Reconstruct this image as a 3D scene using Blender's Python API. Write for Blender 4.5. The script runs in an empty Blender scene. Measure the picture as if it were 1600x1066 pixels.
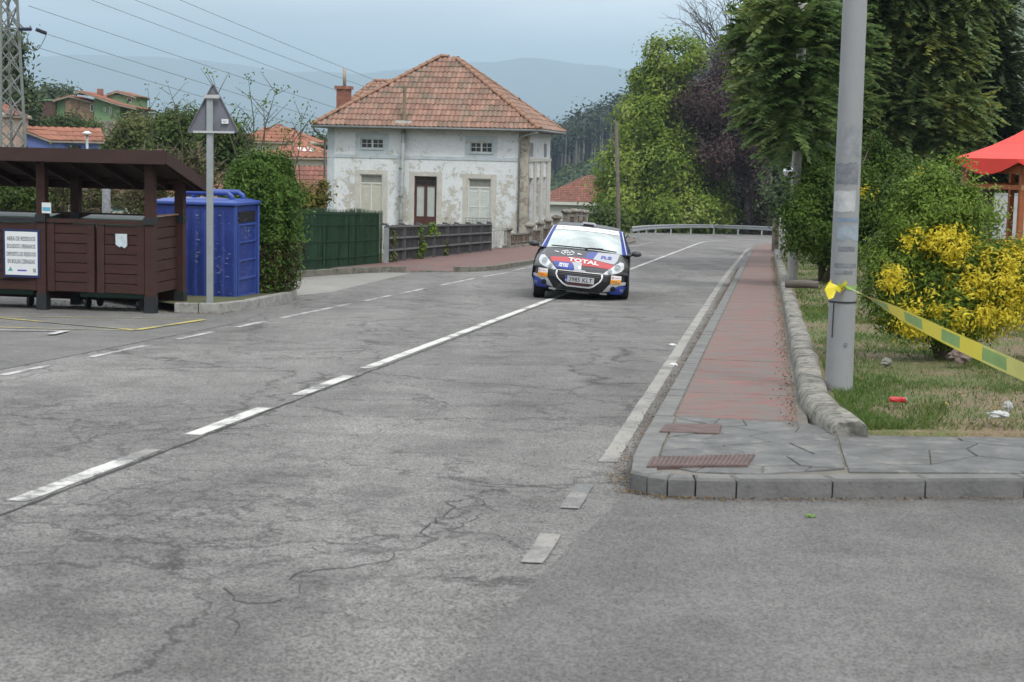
import bpy, math, random
import numpy as np
from mathutils import Vector, Matrix, noise as mnoise
random.seed(7); rng = np.random.default_rng(7)
S = bpy.context.scene
# ------------------------------------------------------------------ camera
F = 2500.0; CZ = 1.55; ROLL = .0227; PITCH = math.atan((533 - 239) / F)
_U = Vector((0, math.sin(PITCH), math.cos(PITCH))); _X = Vector((1, 0, 0))
FW = Vector((0, math.cos(PITCH), -math.sin(PITCH)))
CR = math.cos(ROLL) * _X + math.sin(ROLL) * _U
CU = -math.sin(ROLL) * _X + math.cos(ROLL) * _U
cd = bpy.data.cameras.new('camera'); cam = bpy.data.objects.new('camera', cd); S.collection.objects.link(cam)
cam.matrix_world = Matrix(((CR.x, CU.x, -FW.x, 0), (CR.y, CU.y, -FW.y, 0), (CR.z, CU.z, -FW.z, CZ), (0, 0, 0, 1)))
cd.sensor_width = 36; cd.lens = 36 * F / 1600; cd.clip_start = .1; cd.clip_end = 30000
cd.dof.use_dof = True; cd.dof.focus_distance = 38; cd.dof.aperture_fstop = 7.0
S.camera = cam
# ------------------------------------------------------------------ world: overcast daylight
SUN_EL, SUN_AZ = math.radians(52), math.radians(150)     # sun behind thin cloud, behind the camera to the right
w = bpy.data.worlds.new('World'); S.world = w; w.use_nodes = True
nt = w.node_tree; nt.nodes.clear()
def nd(t, typ, **kw):
    n = t.nodes.new(typ)
    for k, v in kw.items():
        if hasattr(n, k): setattr(n, k, v)
    return n
L = nt.links.new
out = nd(nt, 'ShaderNodeOutputWorld'); bg = nd(nt, 'ShaderNodeBackground'); bg.inputs[1].default_value = .1
sky = nd(nt, 'ShaderNodeTexSky'); sky.sky_type = 'NISHITA'; sky.sun_disc = False
sky.sun_elevation = SUN_EL; sky.sun_rotation = SUN_AZ; sky.air_density = 1.2; sky.dust_density = 2.5
tc = nd(nt, 'ShaderNodeTexCoord'); sp = nd(nt, 'ShaderNodeSeparateXYZ'); L(tc.outputs['Generated'], sp.inputs[0])
rp = nd(nt, 'ShaderNodeValToRGB'); L(sp.outputs[2], rp.inputs[0])      # overcast: brighter towards the zenith
cr = rp.color_ramp; cr.elements[0].position = 0.0; cr.elements[0].color = (.42, .55, .69, 1)
cr.elements[1].position = 1.0; cr.elements[1].color = (1, 1, 1, 1)
for p_, c_ in ((.055, (.54, .66, .78, 1)), (.112, (1.0, 1.0, 1.0, 1)), (.25, (.92, .94, .96, 1)), (.6, (.94, .94, .94, 1))):
    e_ = cr.elements.new(p_); e_.color = c_
mp = nd(nt, 'ShaderNodeMapping'); mp.inputs['Scale'].default_value = (2.0, 2.0, 13.0); L(tc.outputs['Generated'], mp.inputs[0])
ns = nd(nt, 'ShaderNodeTexNoise'); ns.inputs['Scale'].default_value = 2.2; ns.inputs['Detail'].default_value = 5; ns.inputs['Distortion'].default_value = .4; L(mp.outputs[0], ns.inputs[0])
mr = nd(nt, 'ShaderNodeMapRange'); mr.inputs[1].default_value = .3; mr.inputs[2].default_value = .7; mr.inputs[3].default_value = 10.0; mr.inputs[4].default_value = 19.0; L(ns.outputs[0], mr.inputs[0])
vm = nd(nt, 'ShaderNodeVectorMath', operation='SCALE'); L(rp.outputs[0], vm.inputs[0]); L(mr.outputs[0], vm.inputs['Scale'])
mx = nd(nt, 'ShaderNodeMix', data_type='RGBA'); mx.inputs[0].default_value = .88; L(sky.outputs[0], mx.inputs[6]); L(vm.outputs[0], mx.inputs[7])
L(mx.outputs[2], bg.inputs[0]); L(bg.outputs[0], out.inputs[0])
sl = bpy.data.lights.new('sun', 'SUN'); sl.energy = 1.7; sl.angle = math.radians(16); sl.color = (1, .96, .9)
so = bpy.data.objects.new('sun', sl); S.collection.objects.link(so)
sd = Vector((math.sin(SUN_AZ) * math.cos(SUN_EL), math.cos(SUN_AZ) * math.cos(SUN_EL), math.sin(SUN_EL)))
so.rotation_euler = sd.to_track_quat('Z', 'Y').to_euler()
S.view_settings.view_transform = 'Standard'; S.view_settings.look = 'None'; S.view_settings.exposure = 0.40; S.view_settings.gamma = 1
S.render.engine = 'CYCLES'; S.cycles.use_denoising = True; S.cycles.max_bounces = 6; S.cycles.diffuse_bounces = 3
S.cycles.transparent_max_bounces = 12; S.cycles.volume_bounces = 0; S.cycles.caustics_reflective = False; S.cycles.caustics_refractive = False

# ------------------------------------------------------------------ measuring helpers
def ray(px, py): return CR * ((px - 800) / F) + CU * ((533 - py) / F) + FW
_d = ray(1200, 341); G = -_d.z / _d.y; A = math.atan2(_d.x, _d.y)
SA, CA = math.sin(A), math.cos(A)
def W(s, t, h=0.0):                      # s along the road, t across it (right +), h above the falling road plane
    y = s * CA - t * SA
    return Vector((s * SA + t * CA, y, -G * y + h))
def ground(px, py, h=0.0):
    d = ray(px, py); k = (h - CZ) / (d.z + G * d.y); return Vector((0, 0, CZ)) + d * k
def gst(px, py, h=0.0):
    p = ground(px, py, h); return (p.x * SA + p.y * CA, p.x * CA - p.y * SA)
def at(px, py, Y):
    d = ray(px, py); return Vector((0, 0, CZ)) + d * (Y / d.y)
RZ = -A                                  # things set out square to the road: local x across, local y along
# ------------------------------------------------------------------ materials
MATS = {}
def nodes_mat(name):
    m = bpy.data.materials.new(name); m.use_nodes = True; t = m.node_tree; b = t.nodes['Principled BSDF']; MATS[name] = m; return m, t, b
def tex(t, kind, scale, coord='Object', detail=4, vec=None, **kw):
    n = nd(t, kind)
    if 'Scale' in n.inputs: n.inputs['Scale'].default_value = scale
    if 'Detail' in n.inputs: n.inputs['Detail'].default_value = detail
    for k, v in kw.items():
        if k in n.inputs: n.inputs[k].default_value = v
        else: setattr(n, k, v)
    if vec is None:
        c = t.nodes.get('CO') or nd(t, 'ShaderNodeTexCoord', name='CO'); vec = c.outputs[coord]
    t.links.new(vec, n.inputs['Vector']); return n
def ramp(t, fac, stops, interp='LINEAR'):
    r = nd(t, 'ShaderNodeValToRGB'); t.links.new(fac, r.inputs[0]); r.color_ramp.interpolation = interp
    el = r.color_ramp.elements
    for i, (p, c) in enumerate(stops):
        e = el[i] if i < 2 else el.new(p)
        e.position = p; e.color = (*c, 1) if len(c) == 3 else (c[0], c[0], c[0], 1)
    return r
def mixc(t, fac, a, b, mode='MIX'):
    m = nd(t, 'ShaderNodeMix', data_type='RGBA', blend_type=mode)
    for i, v in ((0, fac), (6, a), (7, b)):
        if hasattr(v, 'links'): t.links.new(v, m.inputs[i])
        elif i == 0: m.inputs[0].default_value = v
        else: m.inputs[i].default_value = (*v, 1)
    return m.outputs[2]
def bumpit(t, b, h, strength, dist=.02):
    n = nd(t, 'ShaderNodeBump'); n.inputs['Strength'].default_value = strength; n.inputs['Distance'].default_value = dist
    t.links.new(h, n.inputs['Height']); t.links.new(n.outputs[0], b.inputs['Normal'])
def V3(c, k): return tuple(max(0, min(1, x * k)) for x in c)
def pm(name, col, rough=.8, var=.25, scale=3, bump=.15, bscale=30, metal=0, isl=0, col2=None, thr=(.55, .65), c2scale=4, spec=.4, stretch=None):
    """one surface colour with noise variation, optional worn patches of a second colour and per-piece variation"""
    m, t, b = nodes_mat(name)
    vec = None
    if stretch:
        c = nd(t, 'ShaderNodeTexCoord', name='CO'); mpn = nd(t, 'ShaderNodeMapping'); mpn.inputs['Scale'].default_value = stretch
        t.links.new(c.outputs['Object'], mpn.inputs[0]); vec = mpn.outputs[0]
    n1 = tex(t, 'ShaderNodeTexNoise', scale, detail=6, vec=vec, Roughness=.65)
    c = ramp(t, n1.outputs[0], [(.3, V3(col, 1 - var)), (.7, V3(col, 1 + var))]).outputs[0]
    if col2:
        n2 = tex(t, 'ShaderNodeTexNoise', c2scale, detail=8, vec=vec, Roughness=.7)
        f = ramp(t, n2.outputs[0], [(thr[0], (0.,)), (thr[1], (1.,))]).outputs[0]
        c = mixc(t, f, c, col2)
    if isl:
        g = nd(t, 'ShaderNodeNewGeometry'); r = ramp(t, g.outputs['Random Per Island'], [(0, (1 - isl,)), (1, (1 + isl,))]).outputs[0]
        mm = nd(t, 'ShaderNodeMapRange'); t.links.new(g.outputs['Random Per Island'], mm.inputs[0]); mm.inputs[3].default_value = 1 - isl; mm.inputs[4].default_value = 1 + isl
        vv = nd(t, 'ShaderNodeVectorMath', operation='SCALE'); t.links.new(c, vv.inputs[0]); t.links.new(mm.outputs[0], vv.inputs['Scale']); c = vv.outputs[0]
    t.links.new(c, b.inputs['Base Color']); b.inputs['Roughness'].default_value = rough; b.inputs['Metallic'].default_value = metal
    b.inputs['Specular IOR Level'].default_value = spec
    if bump:
        n3 = tex(t, 'ShaderNodeTexNoise', bscale, detail=5, vec=vec); bumpit(t, b, n3.outputs[0], bump, .02)
    return m
def leafmat(name, cols, trans=.25, nscale=.6, rough=.6):
    """leaf colours vary leaf by leaf and in drifts through the crown"""
    m, t, b = nodes_mat(name)
    g = nd(t, 'ShaderNodeNewGeometry'); n = tex(t, 'ShaderNodeTexNoise', nscale, detail=3)
    ma = nd(t, 'ShaderNodeMath', operation='MULTIPLY_ADD'); t.links.new(g.outputs['Random Per Island'], ma.inputs[0]); ma.inputs[1].default_value = .5
    mb = nd(t, 'ShaderNodeMath', operation='MULTIPLY_ADD'); t.links.new(n.outputs[0], mb.inputs[0]); mb.inputs[1].default_value = 1.5; mb.inputs[2].default_value = -.5
    t.links.new(mb.outputs[0], ma.inputs[2])
    k = len(cols); c = ramp(t, ma.outputs[0], [(i / (k - 1), cc) for i, cc in sorted(enumerate(cols), key=lambda q: (q[0] not in (0, k - 1), q[0]))] if False else [(0, cols[0]), (1, cols[-1])] + [(i / (k - 1), cols[i]) for i in range(1, k - 1)]).outputs[0]
    t.links.new(c, b.inputs['Base Color']); b.inputs['Roughness'].default_value = rough; b.inputs['Specular IOR Level'].default_value = .25
    tr = nd(t, 'ShaderNodeBsdfTranslucent'); t.links.new(c, tr.inputs[0]); ms = nd(t, 'ShaderNodeMixShader'); ms.inputs[0].default_value = trans
    o = t.nodes['Material Output']; t.links.new(b.outputs[0], ms.inputs[1]); t.links.new(tr.outputs[0], ms.inputs[2]); t.links.new(ms.outputs[0], o.inputs[0])
    return m
# asphalt
def asphalt(name, base, crack, seed, grain=1.0, lumps=1.0):
    m, t, b = nodes_mat(name)
    co = nd(t, 'ShaderNodeTexCoord', name='CO'); mpn = nd(t, 'ShaderNodeMapping'); mpn.inputs['Location'].default_value = (seed, seed * 1.7, 0); t.links.new(co.outputs['Object'], mpn.inputs[0]); v = mpn.outputs[0]
    big = tex(t, 'ShaderNodeTexNoise', .35, detail=5, vec=v, Roughness=.6)
    mid = tex(t, 'ShaderNodeTexNoise', 2.6, detail=6, vec=v, Roughness=.7)
    gr = tex(t, 'ShaderNodeTexVoronoi', 105, vec=v); gn = tex(t, 'ShaderNodeTexNoise', 130, detail=3, vec=v)
    c = ramp(t, big.outputs[0], [(.3, V3(base, .80)), (.7, V3(base, 1.16))]).outputs[0]
    c = mixc(t, .55, c, ramp(t, mid.outputs[0], [(.3, (.62,)), (.68, (1.22,))]).outputs[0], 'MULTIPLY')
    sepc = nd(t, 'ShaderNodeSeparateColor'); t.links.new(gr.outputs['Color'], sepc.inputs[0])
    c = mixc(t, .8 * grain, c, ramp(t, sepc.outputs[0], [(0, (.48,)), (.5, (.88,)), (.84, (1.04,)), (.94, (1.45,)), (1, (2.6,))]).outputs[0], 'MULTIPLY')
    st = tex(t, 'ShaderNodeTexNoise', .9, detail=4, vec=v, Roughness=.6, Distortion=.6)
    c = mixc(t, ramp(t, st.outputs[0], [(.56, (0.,)), (.76, (.58 * lumps,))]).outputs[0], c, V3(base, .42))
    mt = nd(t, 'ShaderNodeMapping'); mt.inputs['Rotation'].default_value = (0, 0, A); mt.inputs['Scale'].default_value = (1.1, .05, 1); t.links.new(co.outputs['Object'], mt.inputs[0]); tn = tex(t, 'ShaderNodeTexNoise', 1.0, detail=4, vec=mt.outputs[0])
    c = mixc(t, .8, c, ramp(t, tn.outputs[0], [(.35, (.84,)), (.65, (1.12,))]).outputs[0], 'MULTIPLY')
    if crack == 1.0:
        for (px, py, rad_) in ((60, 868, .42), (200, 860, .22), (345, 985, .34), (300, 1040, .3), (490, 905, .20), (400, 935, .22), (270, 775, .45), (420, 745, .40), (740, 602, .45), (600, 640, .40), (700, 700, .5), (20, 960, .4)):
            a_, b__ = gst(px, py); w_ = W(a_, b__); sb_ = nd(t, 'ShaderNodeVectorMath', operation='DISTANCE'); dn0 = nd(t, 'ShaderNodeVectorMath', operation='MULTIPLY_ADD'); t.links.new(mid.outputs['Color'], dn0.inputs[0]); dn0.inputs[1].default_value = (.5, .5, 0); t.links.new(co.outputs['Object'], dn0.inputs[2])
            t.links.new(dn0.outputs[0], sb_.inputs[0]); sb_.inputs[1].default_value = (w_.x + .25, w_.y + .25, w_.z)
            c = mixc(t, ramp(t, sb_.outputs['Value'], [(rad_ * .15, (.36,)), (rad_ * 1.25, (0.,))]).outputs[0], c, V3(base, .38))
    if crack:
        dn = tex(t, 'ShaderNodeTexNoise', 1.8, detail=6, vec=v, Roughness=.7)
        va = nd(t, 'ShaderNodeVectorMath', operation='MULTIPLY_ADD'); t.links.new(dn.outputs['Color'], va.inputs[0]); va.inputs[1].default_value = (.9, .9, 0); t.links.new(v, va.inputs[2])
        for sc, th, msk in ((.40, .010, (.38, .45)), (1.1, .017, (.46, .54)), (3.0, .035, (.50, .60))):
            vo = tex(t, 'ShaderNodeTexVoronoi', sc, vec=va.outputs[0], feature='DISTANCE_TO_EDGE')
            e = ramp(t, vo.outputs['Distance'], [(0, (1.,)), (th, (0.,))]).outputs[0]
            mk = tex(t, 'ShaderNodeTexNoise', .33 / sc, detail=3, vec=v)
            e = mixc(t, 1.0, e, ramp(t, mk.outputs[0], [(msk[0], (0.,)), (msk[1], (.78 * crack,))]).outputs[0], 'MULTIPLY')
            c = mixc(t, e, c, V3(base, .25))
    t.links.new(c, b.inputs['Base Color']); b.inputs['Roughness'].default_value = .85; b.inputs['Specular IOR Level'].default_value = .3
    hh = mixc(t, .5, gr.outputs['Distance'], gn.outputs[0]); bumpit(t, b, hh, .5 * grain, .008)
    return m
ROAD = asphalt('worn_asphalt', (.118, .115, .111), 1.0, 3.0, .85)
SIDE = asphalt('side_asphalt', (.102, .100, .097), .0, 9.0, .6, .2)
BAY = asphalt('bay_asphalt', (.128, .126, .122), .25, 15.0, .45, .5)
CONC = pm('pale_concrete', (.235, .23, .215), .9, .12, 1.2, .2, 60, col2=(.2, .2, .19), thr=(.55, .7), c2scale=2)
def paint(name, col, thr):
    m, t, b = nodes_mat(name)
    n1 = tex(t, 'ShaderNodeTexNoise', 14, detail=8, Roughness=.8); n2 = tex(t, 'ShaderNodeTexNoise', 2.0, detail=3)
    f = nd(t, 'ShaderNodeMath', operation='ADD'); t.links.new(n1.outputs[0], f.inputs[0]); t.links.new(n2.outputs[0], f.inputs[1])
    c = ramp(t, f.outputs[0], [(thr[0] / 2, (.15, .15, .15)), (thr[1] / 2, col)]); mh = nd(t, 'ShaderNodeMath', operation='MULTIPLY'); mh.inputs[1].default_value = .5
    t.links.new(f.outputs[0], mh.inputs[0]); t.links.new(mh.outputs[0], c.inputs[0])
    v = tex(t, 'ShaderNodeTexVoronoi', 80); s2 = nd(t, 'ShaderNodeSeparateColor'); t.links.new(v.outputs['Color'], s2.inputs[0])
    cc = mixc(t, .6, c.outputs[0], ramp(t, s2.outputs[0], [(0, (.6,)), (.6, (1.05,))]).outputs[0], 'MULTIPLY')
    t.links.new(cc, b.inputs['Base Color']); b.inputs['Roughness'].default_value = .8; return m
WPAINT = paint('worn_white_paint', (.56, .56, .53), (.82, 1.02))
WPAINT2 = paint('faded_white_paint', (.29, .28, .255), (.78, 1.05))
WPAINT3 = paint('thin_white_paint', (.46, .46, .45), (.85, 1.1))
FADED = paint('nearly_gone_white_paint', (.27, .26, .24), (.88, 1.12))
YPAINT = paint('worn_yellow_paint', (.50, .42, .10), (.85, 1.15))
TAR = pm('dark_crack', (.045, .044, .043), .95, .3, 8, .1)
CRACK = pm('asphalt_crack', (.048, .047, .046), .95, .4, 5, .0)  # dark tone of the hand-laid cracks in the asphalt
# ------------------------------------------------------------------ mesh helpers
class MB:
    def __init__(s): s.v = []; s.f = []; s.m = []
    def add(s, vs, fs, mi=0):
        o = len(s.v); s.v += [tuple(v) for v in vs]; s.f += [tuple(i + o for i in f) for f in fs]; s.m += [mi] * len(fs); return s
    def box(s, x0, x1, y0, y1, z0, z1, mi=0, M=None):
        vs = [Vector((x, y, z)) for z in (z0, z1) for y in (y0, y1) for x in (x0, x1)]
        if M is not None: vs = [M @ v for v in vs]
        return s.add(vs, [(0, 2, 3, 1), (4, 5, 7, 6), (0, 1, 5, 4), (1, 3, 7, 5), (3, 2, 6, 7), (2, 0, 4, 6)], mi)
    def bar(s, a, b, w, h=None, mi=0, up=(0, 0, 1)):
        a, b = Vector(a), Vector(b); h = h or w; d = (b - a).normalized(); u = Vector(up)
        if abs(d.dot(u)) > .98: u = Vector((0, 1, 0))
        r = d.cross(u).normalized(); u = r.cross(d).normalized()
        vs = [p + r * (i * w / 2) + u * (j * h / 2) for p in (a, b) for j in (-1, 1) for i in (-1, 1)]
        return s.add(vs, [(0, 1, 3, 2), (4, 6, 7, 5), (0, 4, 5, 1), (1, 5, 7, 3), (3, 7, 6, 2), (2, 6, 4, 0)], mi)
    def tube(s, pts, rad, n=8, mi=0, caps=True):
        pts = [Vector(p) for p in pts]
        if not hasattr(rad, '__len__'): rad = [rad] * len(pts)
        o = []; ref = None
        for i, p in enumerate(pts):
            d = (pts[min(i + 1, len(pts) - 1)] - pts[max(i - 1, 0)]).normalized()
            if ref is None: ref = Vector((1, 0, 0)) if abs(d.x) < .9 else Vector((0, 1, 0))
            r = (ref - d * ref.dot(d)).normalized(); ref = r; u = d.cross(r)
            o += [p + (r * math.cos(2 * math.pi * k / n) + u * math.sin(2 * math.pi * k / n)) * rad[i] for k in range(n)]
        fs = [(i * n + k, i * n + (k + 1) % n, (i + 1) * n + (k + 1) % n, (i + 1) * n + k) for i in range(len(pts) - 1) for k in range(n)]
        if caps: fs += [tuple(range(n))[::-1], tuple((len(pts) - 1) * n + k for k in range(n))]
        return s.add(o, fs, mi)
    def prism(s, poly, z0, z1, mi=0, zf=None):
        n = len(poly); a = sum(poly[i][0] * poly[(i + 1) % n][1] - poly[(i + 1) % n][0] * poly[i][1] for i in range(n))
        if a < 0: poly = poly[::-1]
        zf = zf or (lambda x, y: 0)
        vs = [(x, y, z0 + zf(x, y)) for x, y in poly] + [(x, y, z1 + zf(x, y)) for x, y in poly]
        return s.add(vs, [tuple(range(n))[::-1], tuple(range(n, 2 * n))] + [(i, (i + 1) % n, n + (i + 1) % n, n + i) for i in range(n)], mi)
    def mesh(s, name, mats, smooth=False):
        me = bpy.data.meshes.new(name); me.from_pydata(s.v, [], s.f)
        for m in (mats if isinstance(mats, (list, tuple)) else [mats]): me.materials.append(m)
        if any(s.m): me.polygons.foreach_set('material_index', s.m)
        if smooth: me.polygons.foreach_set('use_smooth', [True] * len(me.polygons))
        me.update(); return me
    def build(s, name, mats, parent=None, smooth=False, loc=None, rz=None):
        return link(name, s.mesh(name, mats, smooth), parent, loc, rz)
def link(name, me, parent=None, loc=None, rz=None):
    o = bpy.data.objects.new(name, me); S.collection.objects.link(o)
    if parent is not None: o.parent = parent
    if loc is not None: o.location = loc
    if rz is not None: o.rotation_euler = (0, 0, rz)
    return o
def tag(o, label=None, cat=None, group=None, kind=None):
    for k, v in (('label', label), ('category', cat), ('group', group), ('kind', kind)):
        if v: o[k] = v
    return o
def thing(name, loc, label, cat, rz=0, group=None):
    return tag(link(name, None, None, loc, rz), label, cat, group)
def struct(o): o['kind'] = 'structure'; return o
def bevel(o, wd=.01, seg=2):
    m = o.modifiers.new('bevel', 'BEVEL'); m.width = wd; m.segments = seg; m.limit_method = 'ANGLE'; return o
def copy_tree(o, loc=None, label=None, rz=None):
    c = o.copy(); S.collection.objects.link(c)
    if loc is not None: c.location = loc
    if rz is not None: c.rotation_euler = (0, 0, rz)
    if label: c['label'] = label
    for ch in [x for x in S.objects if x.parent == o]:
        k = ch.copy(); S.collection.objects.link(k); k.parent = c
        for g in [x for x in S.objects if x.parent == ch]:
            q = g.copy(); S.collection.objects.link(q); q.parent = k
    return c
def npmesh(name, V, Fq, mats, smooth=False):
    me = bpy.data.meshes.new(name); V = np.asarray(V, np.float32); Fq = np.asarray(Fq, np.int32); k = Fq.shape[1]
    me.vertices.add(len(V)); me.vertices.foreach_set('co', V.ravel())
    me.loops.add(Fq.size); me.loops.foreach_set('vertex_index', Fq.ravel())
    me.polygons.add(len(Fq)); me.polygons.foreach_set('loop_start', np.arange(0, Fq.size, k, dtype=np.int32)); me.polygons.foreach_set('loop_total', np.full(len(Fq), k, np.int32))
    me.update(calc_edges=True); me.validate()
    for m in (mats if isinstance(mats, (list, tuple)) else [mats]): me.materials.append(m)
    if smooth: me.polygons.foreach_set('use_smooth', [True] * len(me.polygons))
    return me
def text_mesh(s, font_w=None):
    c = bpy.data.curves.new('t', 'FONT'); c.body = s; c.align_x = 'CENTER'; c.align_y = 'CENTER'; c.resolution_u = 2
    if font_w: c.offset = font_w
    o = bpy.data.objects.new('t', c); S.collection.objects.link(o); dg = bpy.context.evaluated_depsgraph_get()
    me = bpy.data.meshes.new_from_object(o.evaluated_get(dg)); bpy.data.objects.remove(o); bpy.data.curves.remove(c); return me
def lettering(name, s, w, h, fn, mat, parent, bold=.0):
    """flat print: the words fitted to w x h and laid on the surface fn(u, v) -> point"""
    me = text_mesh(s, bold); co = np.zeros(len(me.vertices) * 3, np.float32); me.vertices.foreach_get('co', co); co = co.reshape(-1, 3)
    lo, hi = co.min(0), co.max(0); c = (lo + hi) / 2; sx = w / max(1e-6, hi[0] - lo[0]); sy = h / max(1e-6, hi[1] - lo[1])
    new = np.array([tuple(fn((p[0] - c[0]) * sx, (p[1] - c[1]) * sy)) for p in co], np.float32)
    me.vertices.foreach_set('co', new.ravel()); me.materials.clear(); me.materials.append(mat); me.update()
    return link(name, me, parent)
# ------------------------------------------------------------------ leaves
def leaf_cloud(C, N, size, asp=.5, fold=0.0, jit=.5, hang=0.0):
    """one kite-shaped leaf per row of C, facing roughly along N"""
    n = len(C); N = N + rng.normal(0, jit, (n, 3)); N /= np.linalg.norm(N, axis=1)[:, None] + 1e-9
    a = rng.normal(0, 1, (n, 3)); a[:, 2] -= hang; a -= N * (a * N).sum(1)[:, None]; a /= np.linalg.norm(a, axis=1)[:, None] + 1e-9
    b = np.cross(N, a); s = size * rng.uniform(.6, 1.35, (n, 1))
    V = np.stack([C - a * s * .5, C + b * s * asp * .5 - a * s * .05, C + a * s * .5, C - b * s * asp * .5 - a * s * .05], 1).reshape(-1, 3)
    return V, np.arange(4 * n).reshape(-1, 4)
def clumps(lobes, nc, npc, cr_, flat=.6, shell=.62, up=.35):
    """leaf centres and normals gathered in clumps near the surface of the crown's lobes"""
    vol = np.array([l[3] * l[4] * l[5] for l in lobes]) ** .67; pick = rng.choice(len(lobes), nc, p=vol / vol.sum())
    Lb = np.array(lobes)[pick]; d = rng.normal(0, 1, (nc, 3)); d /= np.linalg.norm(d, axis=1)[:, None]
    r = rng.uniform(shell, 1.0, (nc, 1)) ; cc = Lb[:, :3] + d * r * Lb[:, 3:6]
    cs = rng.uniform(.6, 1.4, (nc, 1)) * cr_
    P = np.repeat(cc, npc, 0); D = np.repeat(d, npc, 0); o = rng.normal(0, 1, (nc * npc, 3)) * .5
    o -= D * (o * D).sum(1)[:, None] * (1 - flat)
    P = P + o * np.repeat(cs, npc, 0); N = D + o * .4; N[:, 2] += up
    return P, N, cc
def tree(name, base, lobes, leaf, bark, label, cat='tree', nc=200, npc=60, cr_=.8, size=.2, asp=.5, trunk=.25, limbs=14, top=None, group=None, up=.35, shell=.6, jit=.5, hang=0, twigs=0, flat=.6, stems=1):
    base = Vector(base); t = thing(name, base, label, cat, 0, group)
    P, N, cc = clumps(lobes, nc, npc, cr_, flat, shell, up)
    V, Fq = leaf_cloud(P, N, size, asp, jit=jit, hang=hang); link('crown', npmesh('crown', V, Fq, leaf), t)
    mb = MB(); zc = max(l[2] for l in lobes); ztop = top or zc
    for k in range(stems):
        ox, oy = (random.uniform(-.3, .3), random.uniform(-.2, .2)) if stems > 1 else (0, 0)
        pts = [Vector((ox * .3, oy * .3, -.3)), Vector((ox, oy, ztop * .25)), Vector((ox * 1.6 + ztop * .01, oy, ztop * .55)), Vector((ox * 2, oy * 1.5, ztop))]
        mb.tube(pts, [trunk * 1.15, trunk * .85, trunk * .6, trunk * .15], 9)
    for i in range(limbs):
        q = Vector(cc[rng.integers(len(cc))]); z0 = min(q.z * .75, ztop * random.uniform(.2, .75)); a = Vector((0, 0, z0)); m = a.lerp(q, .5) + Vector((0, 0, .08 * q.z))
        mb.tube([a, m, q], [trunk * .35, trunk * .2, trunk * .05], 5)
    mb.build('trunk', bark, t, True)
    if twigs:
        tb = MB()
        for i in range(twigs):
            q = Vector(cc[rng.integers(len(cc))]); d = Vector(rng.normal(0, 1, 3)); d.z = abs(d.z) * .6 + .3; d.normalize(); ln = random.uniform(.8, 2.0) * cr_
            m = q + d * ln * .5 + Vector(rng.normal(0, .12, 3)); tb.tube([q, m, q + d * ln], [.018 * (1 + cr_), .012 * (1 + cr_), .004], 3, caps=False)
        tb.build('twig', bark, t)['kind'] = 'stuff'
    return t
# ------------------------------------------------------------------ materials of the setting
GRASSM = None
m, t, b = nodes_mat('park_soil'); GRASSM = m
n1 = tex(t, 'ShaderNodeTexNoise', .8, detail=8, Roughness=.7); n2 = tex(t, 'ShaderNodeTexNoise', 6, detail=8, Roughness=.75); n3 = tex(t, 'ShaderNodeTexNoise', 45, detail=4)
c = ramp(t, n2.outputs[0], [(.3, (.13, .095, .055)), (.7, (.25, .19, .12))]).outputs[0]
c = mixc(t, ramp(t, n1.outputs[0], [(.44, (0.,)), (.58, (.85,))]).outputs[0], c, ramp(t, n2.outputs[0], [(.35, (.06, .105, .022)), (.65, (.13, .16, .045))]).outputs[0])
c = mixc(t, .7, c, ramp(t, n3.outputs[0], [(.3, (.55,)), (.7, (1.25,))]).outputs[0], 'MULTIPLY')
t.links.new(c, b.inputs['Base Color']); b.inputs['Roughness'].default_value = .95; bumpit(t, b, n3.outputs[0], .7, .04)
LANDM = pm('far_land', (.050, .070, .026), .95, .45, .05, 0, col2=(.10, .10, .045), thr=(.5, .6), c2scale=.02)
FORESTM = pm('mountain_land', (.055, .075, .050), .95, .4, .004, 0, col2=(.09, .10, .06), thr=(.55, .6), c2scale=.002)
STONE = pm('weathered_kerb', (.25, .24, .21), .9, .35, 6, .7, 26, isl=.15, col2=(.09, .09, .08), thr=(.47, .60), c2scale=9)
KERBM = pm('grey_kerb', (.155, .155, .15), .85, .25, 4, .3, 40, isl=.12, col2=(.08, .08, .075), thr=(.6, .7), c2scale=9)
FLAG = pm('slate_flagstone', (.115, .117, .116), .75, .35, 5, .5, 14, isl=.25, col2=(.20, .195, .18), thr=(.53, .68), c2scale=6)
MORTAR = pm('mortar', (.15, .14, .12), .95, .3, 6, .3)
REDP = pm('red_painted_concrete', (.205, .100, .090), .85, .25, 2.5, .35, 40, isl=.12, col2=(.15, .135, .122), thr=(.41, .56), c2scale=3.4, stretch=(1, 2.2, 1))
HP = .12
REDA = pm('red_asphalt', (.17, .09, .078), .9, .2, 1.5, .2, 60, col2=(.12, .105, .10), thr=(.45, .65), c2scale=1.2)
GRATE = pm('rusty_clay_grate', (.115, .080, .073), .8, .3, 8, .2)
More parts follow.
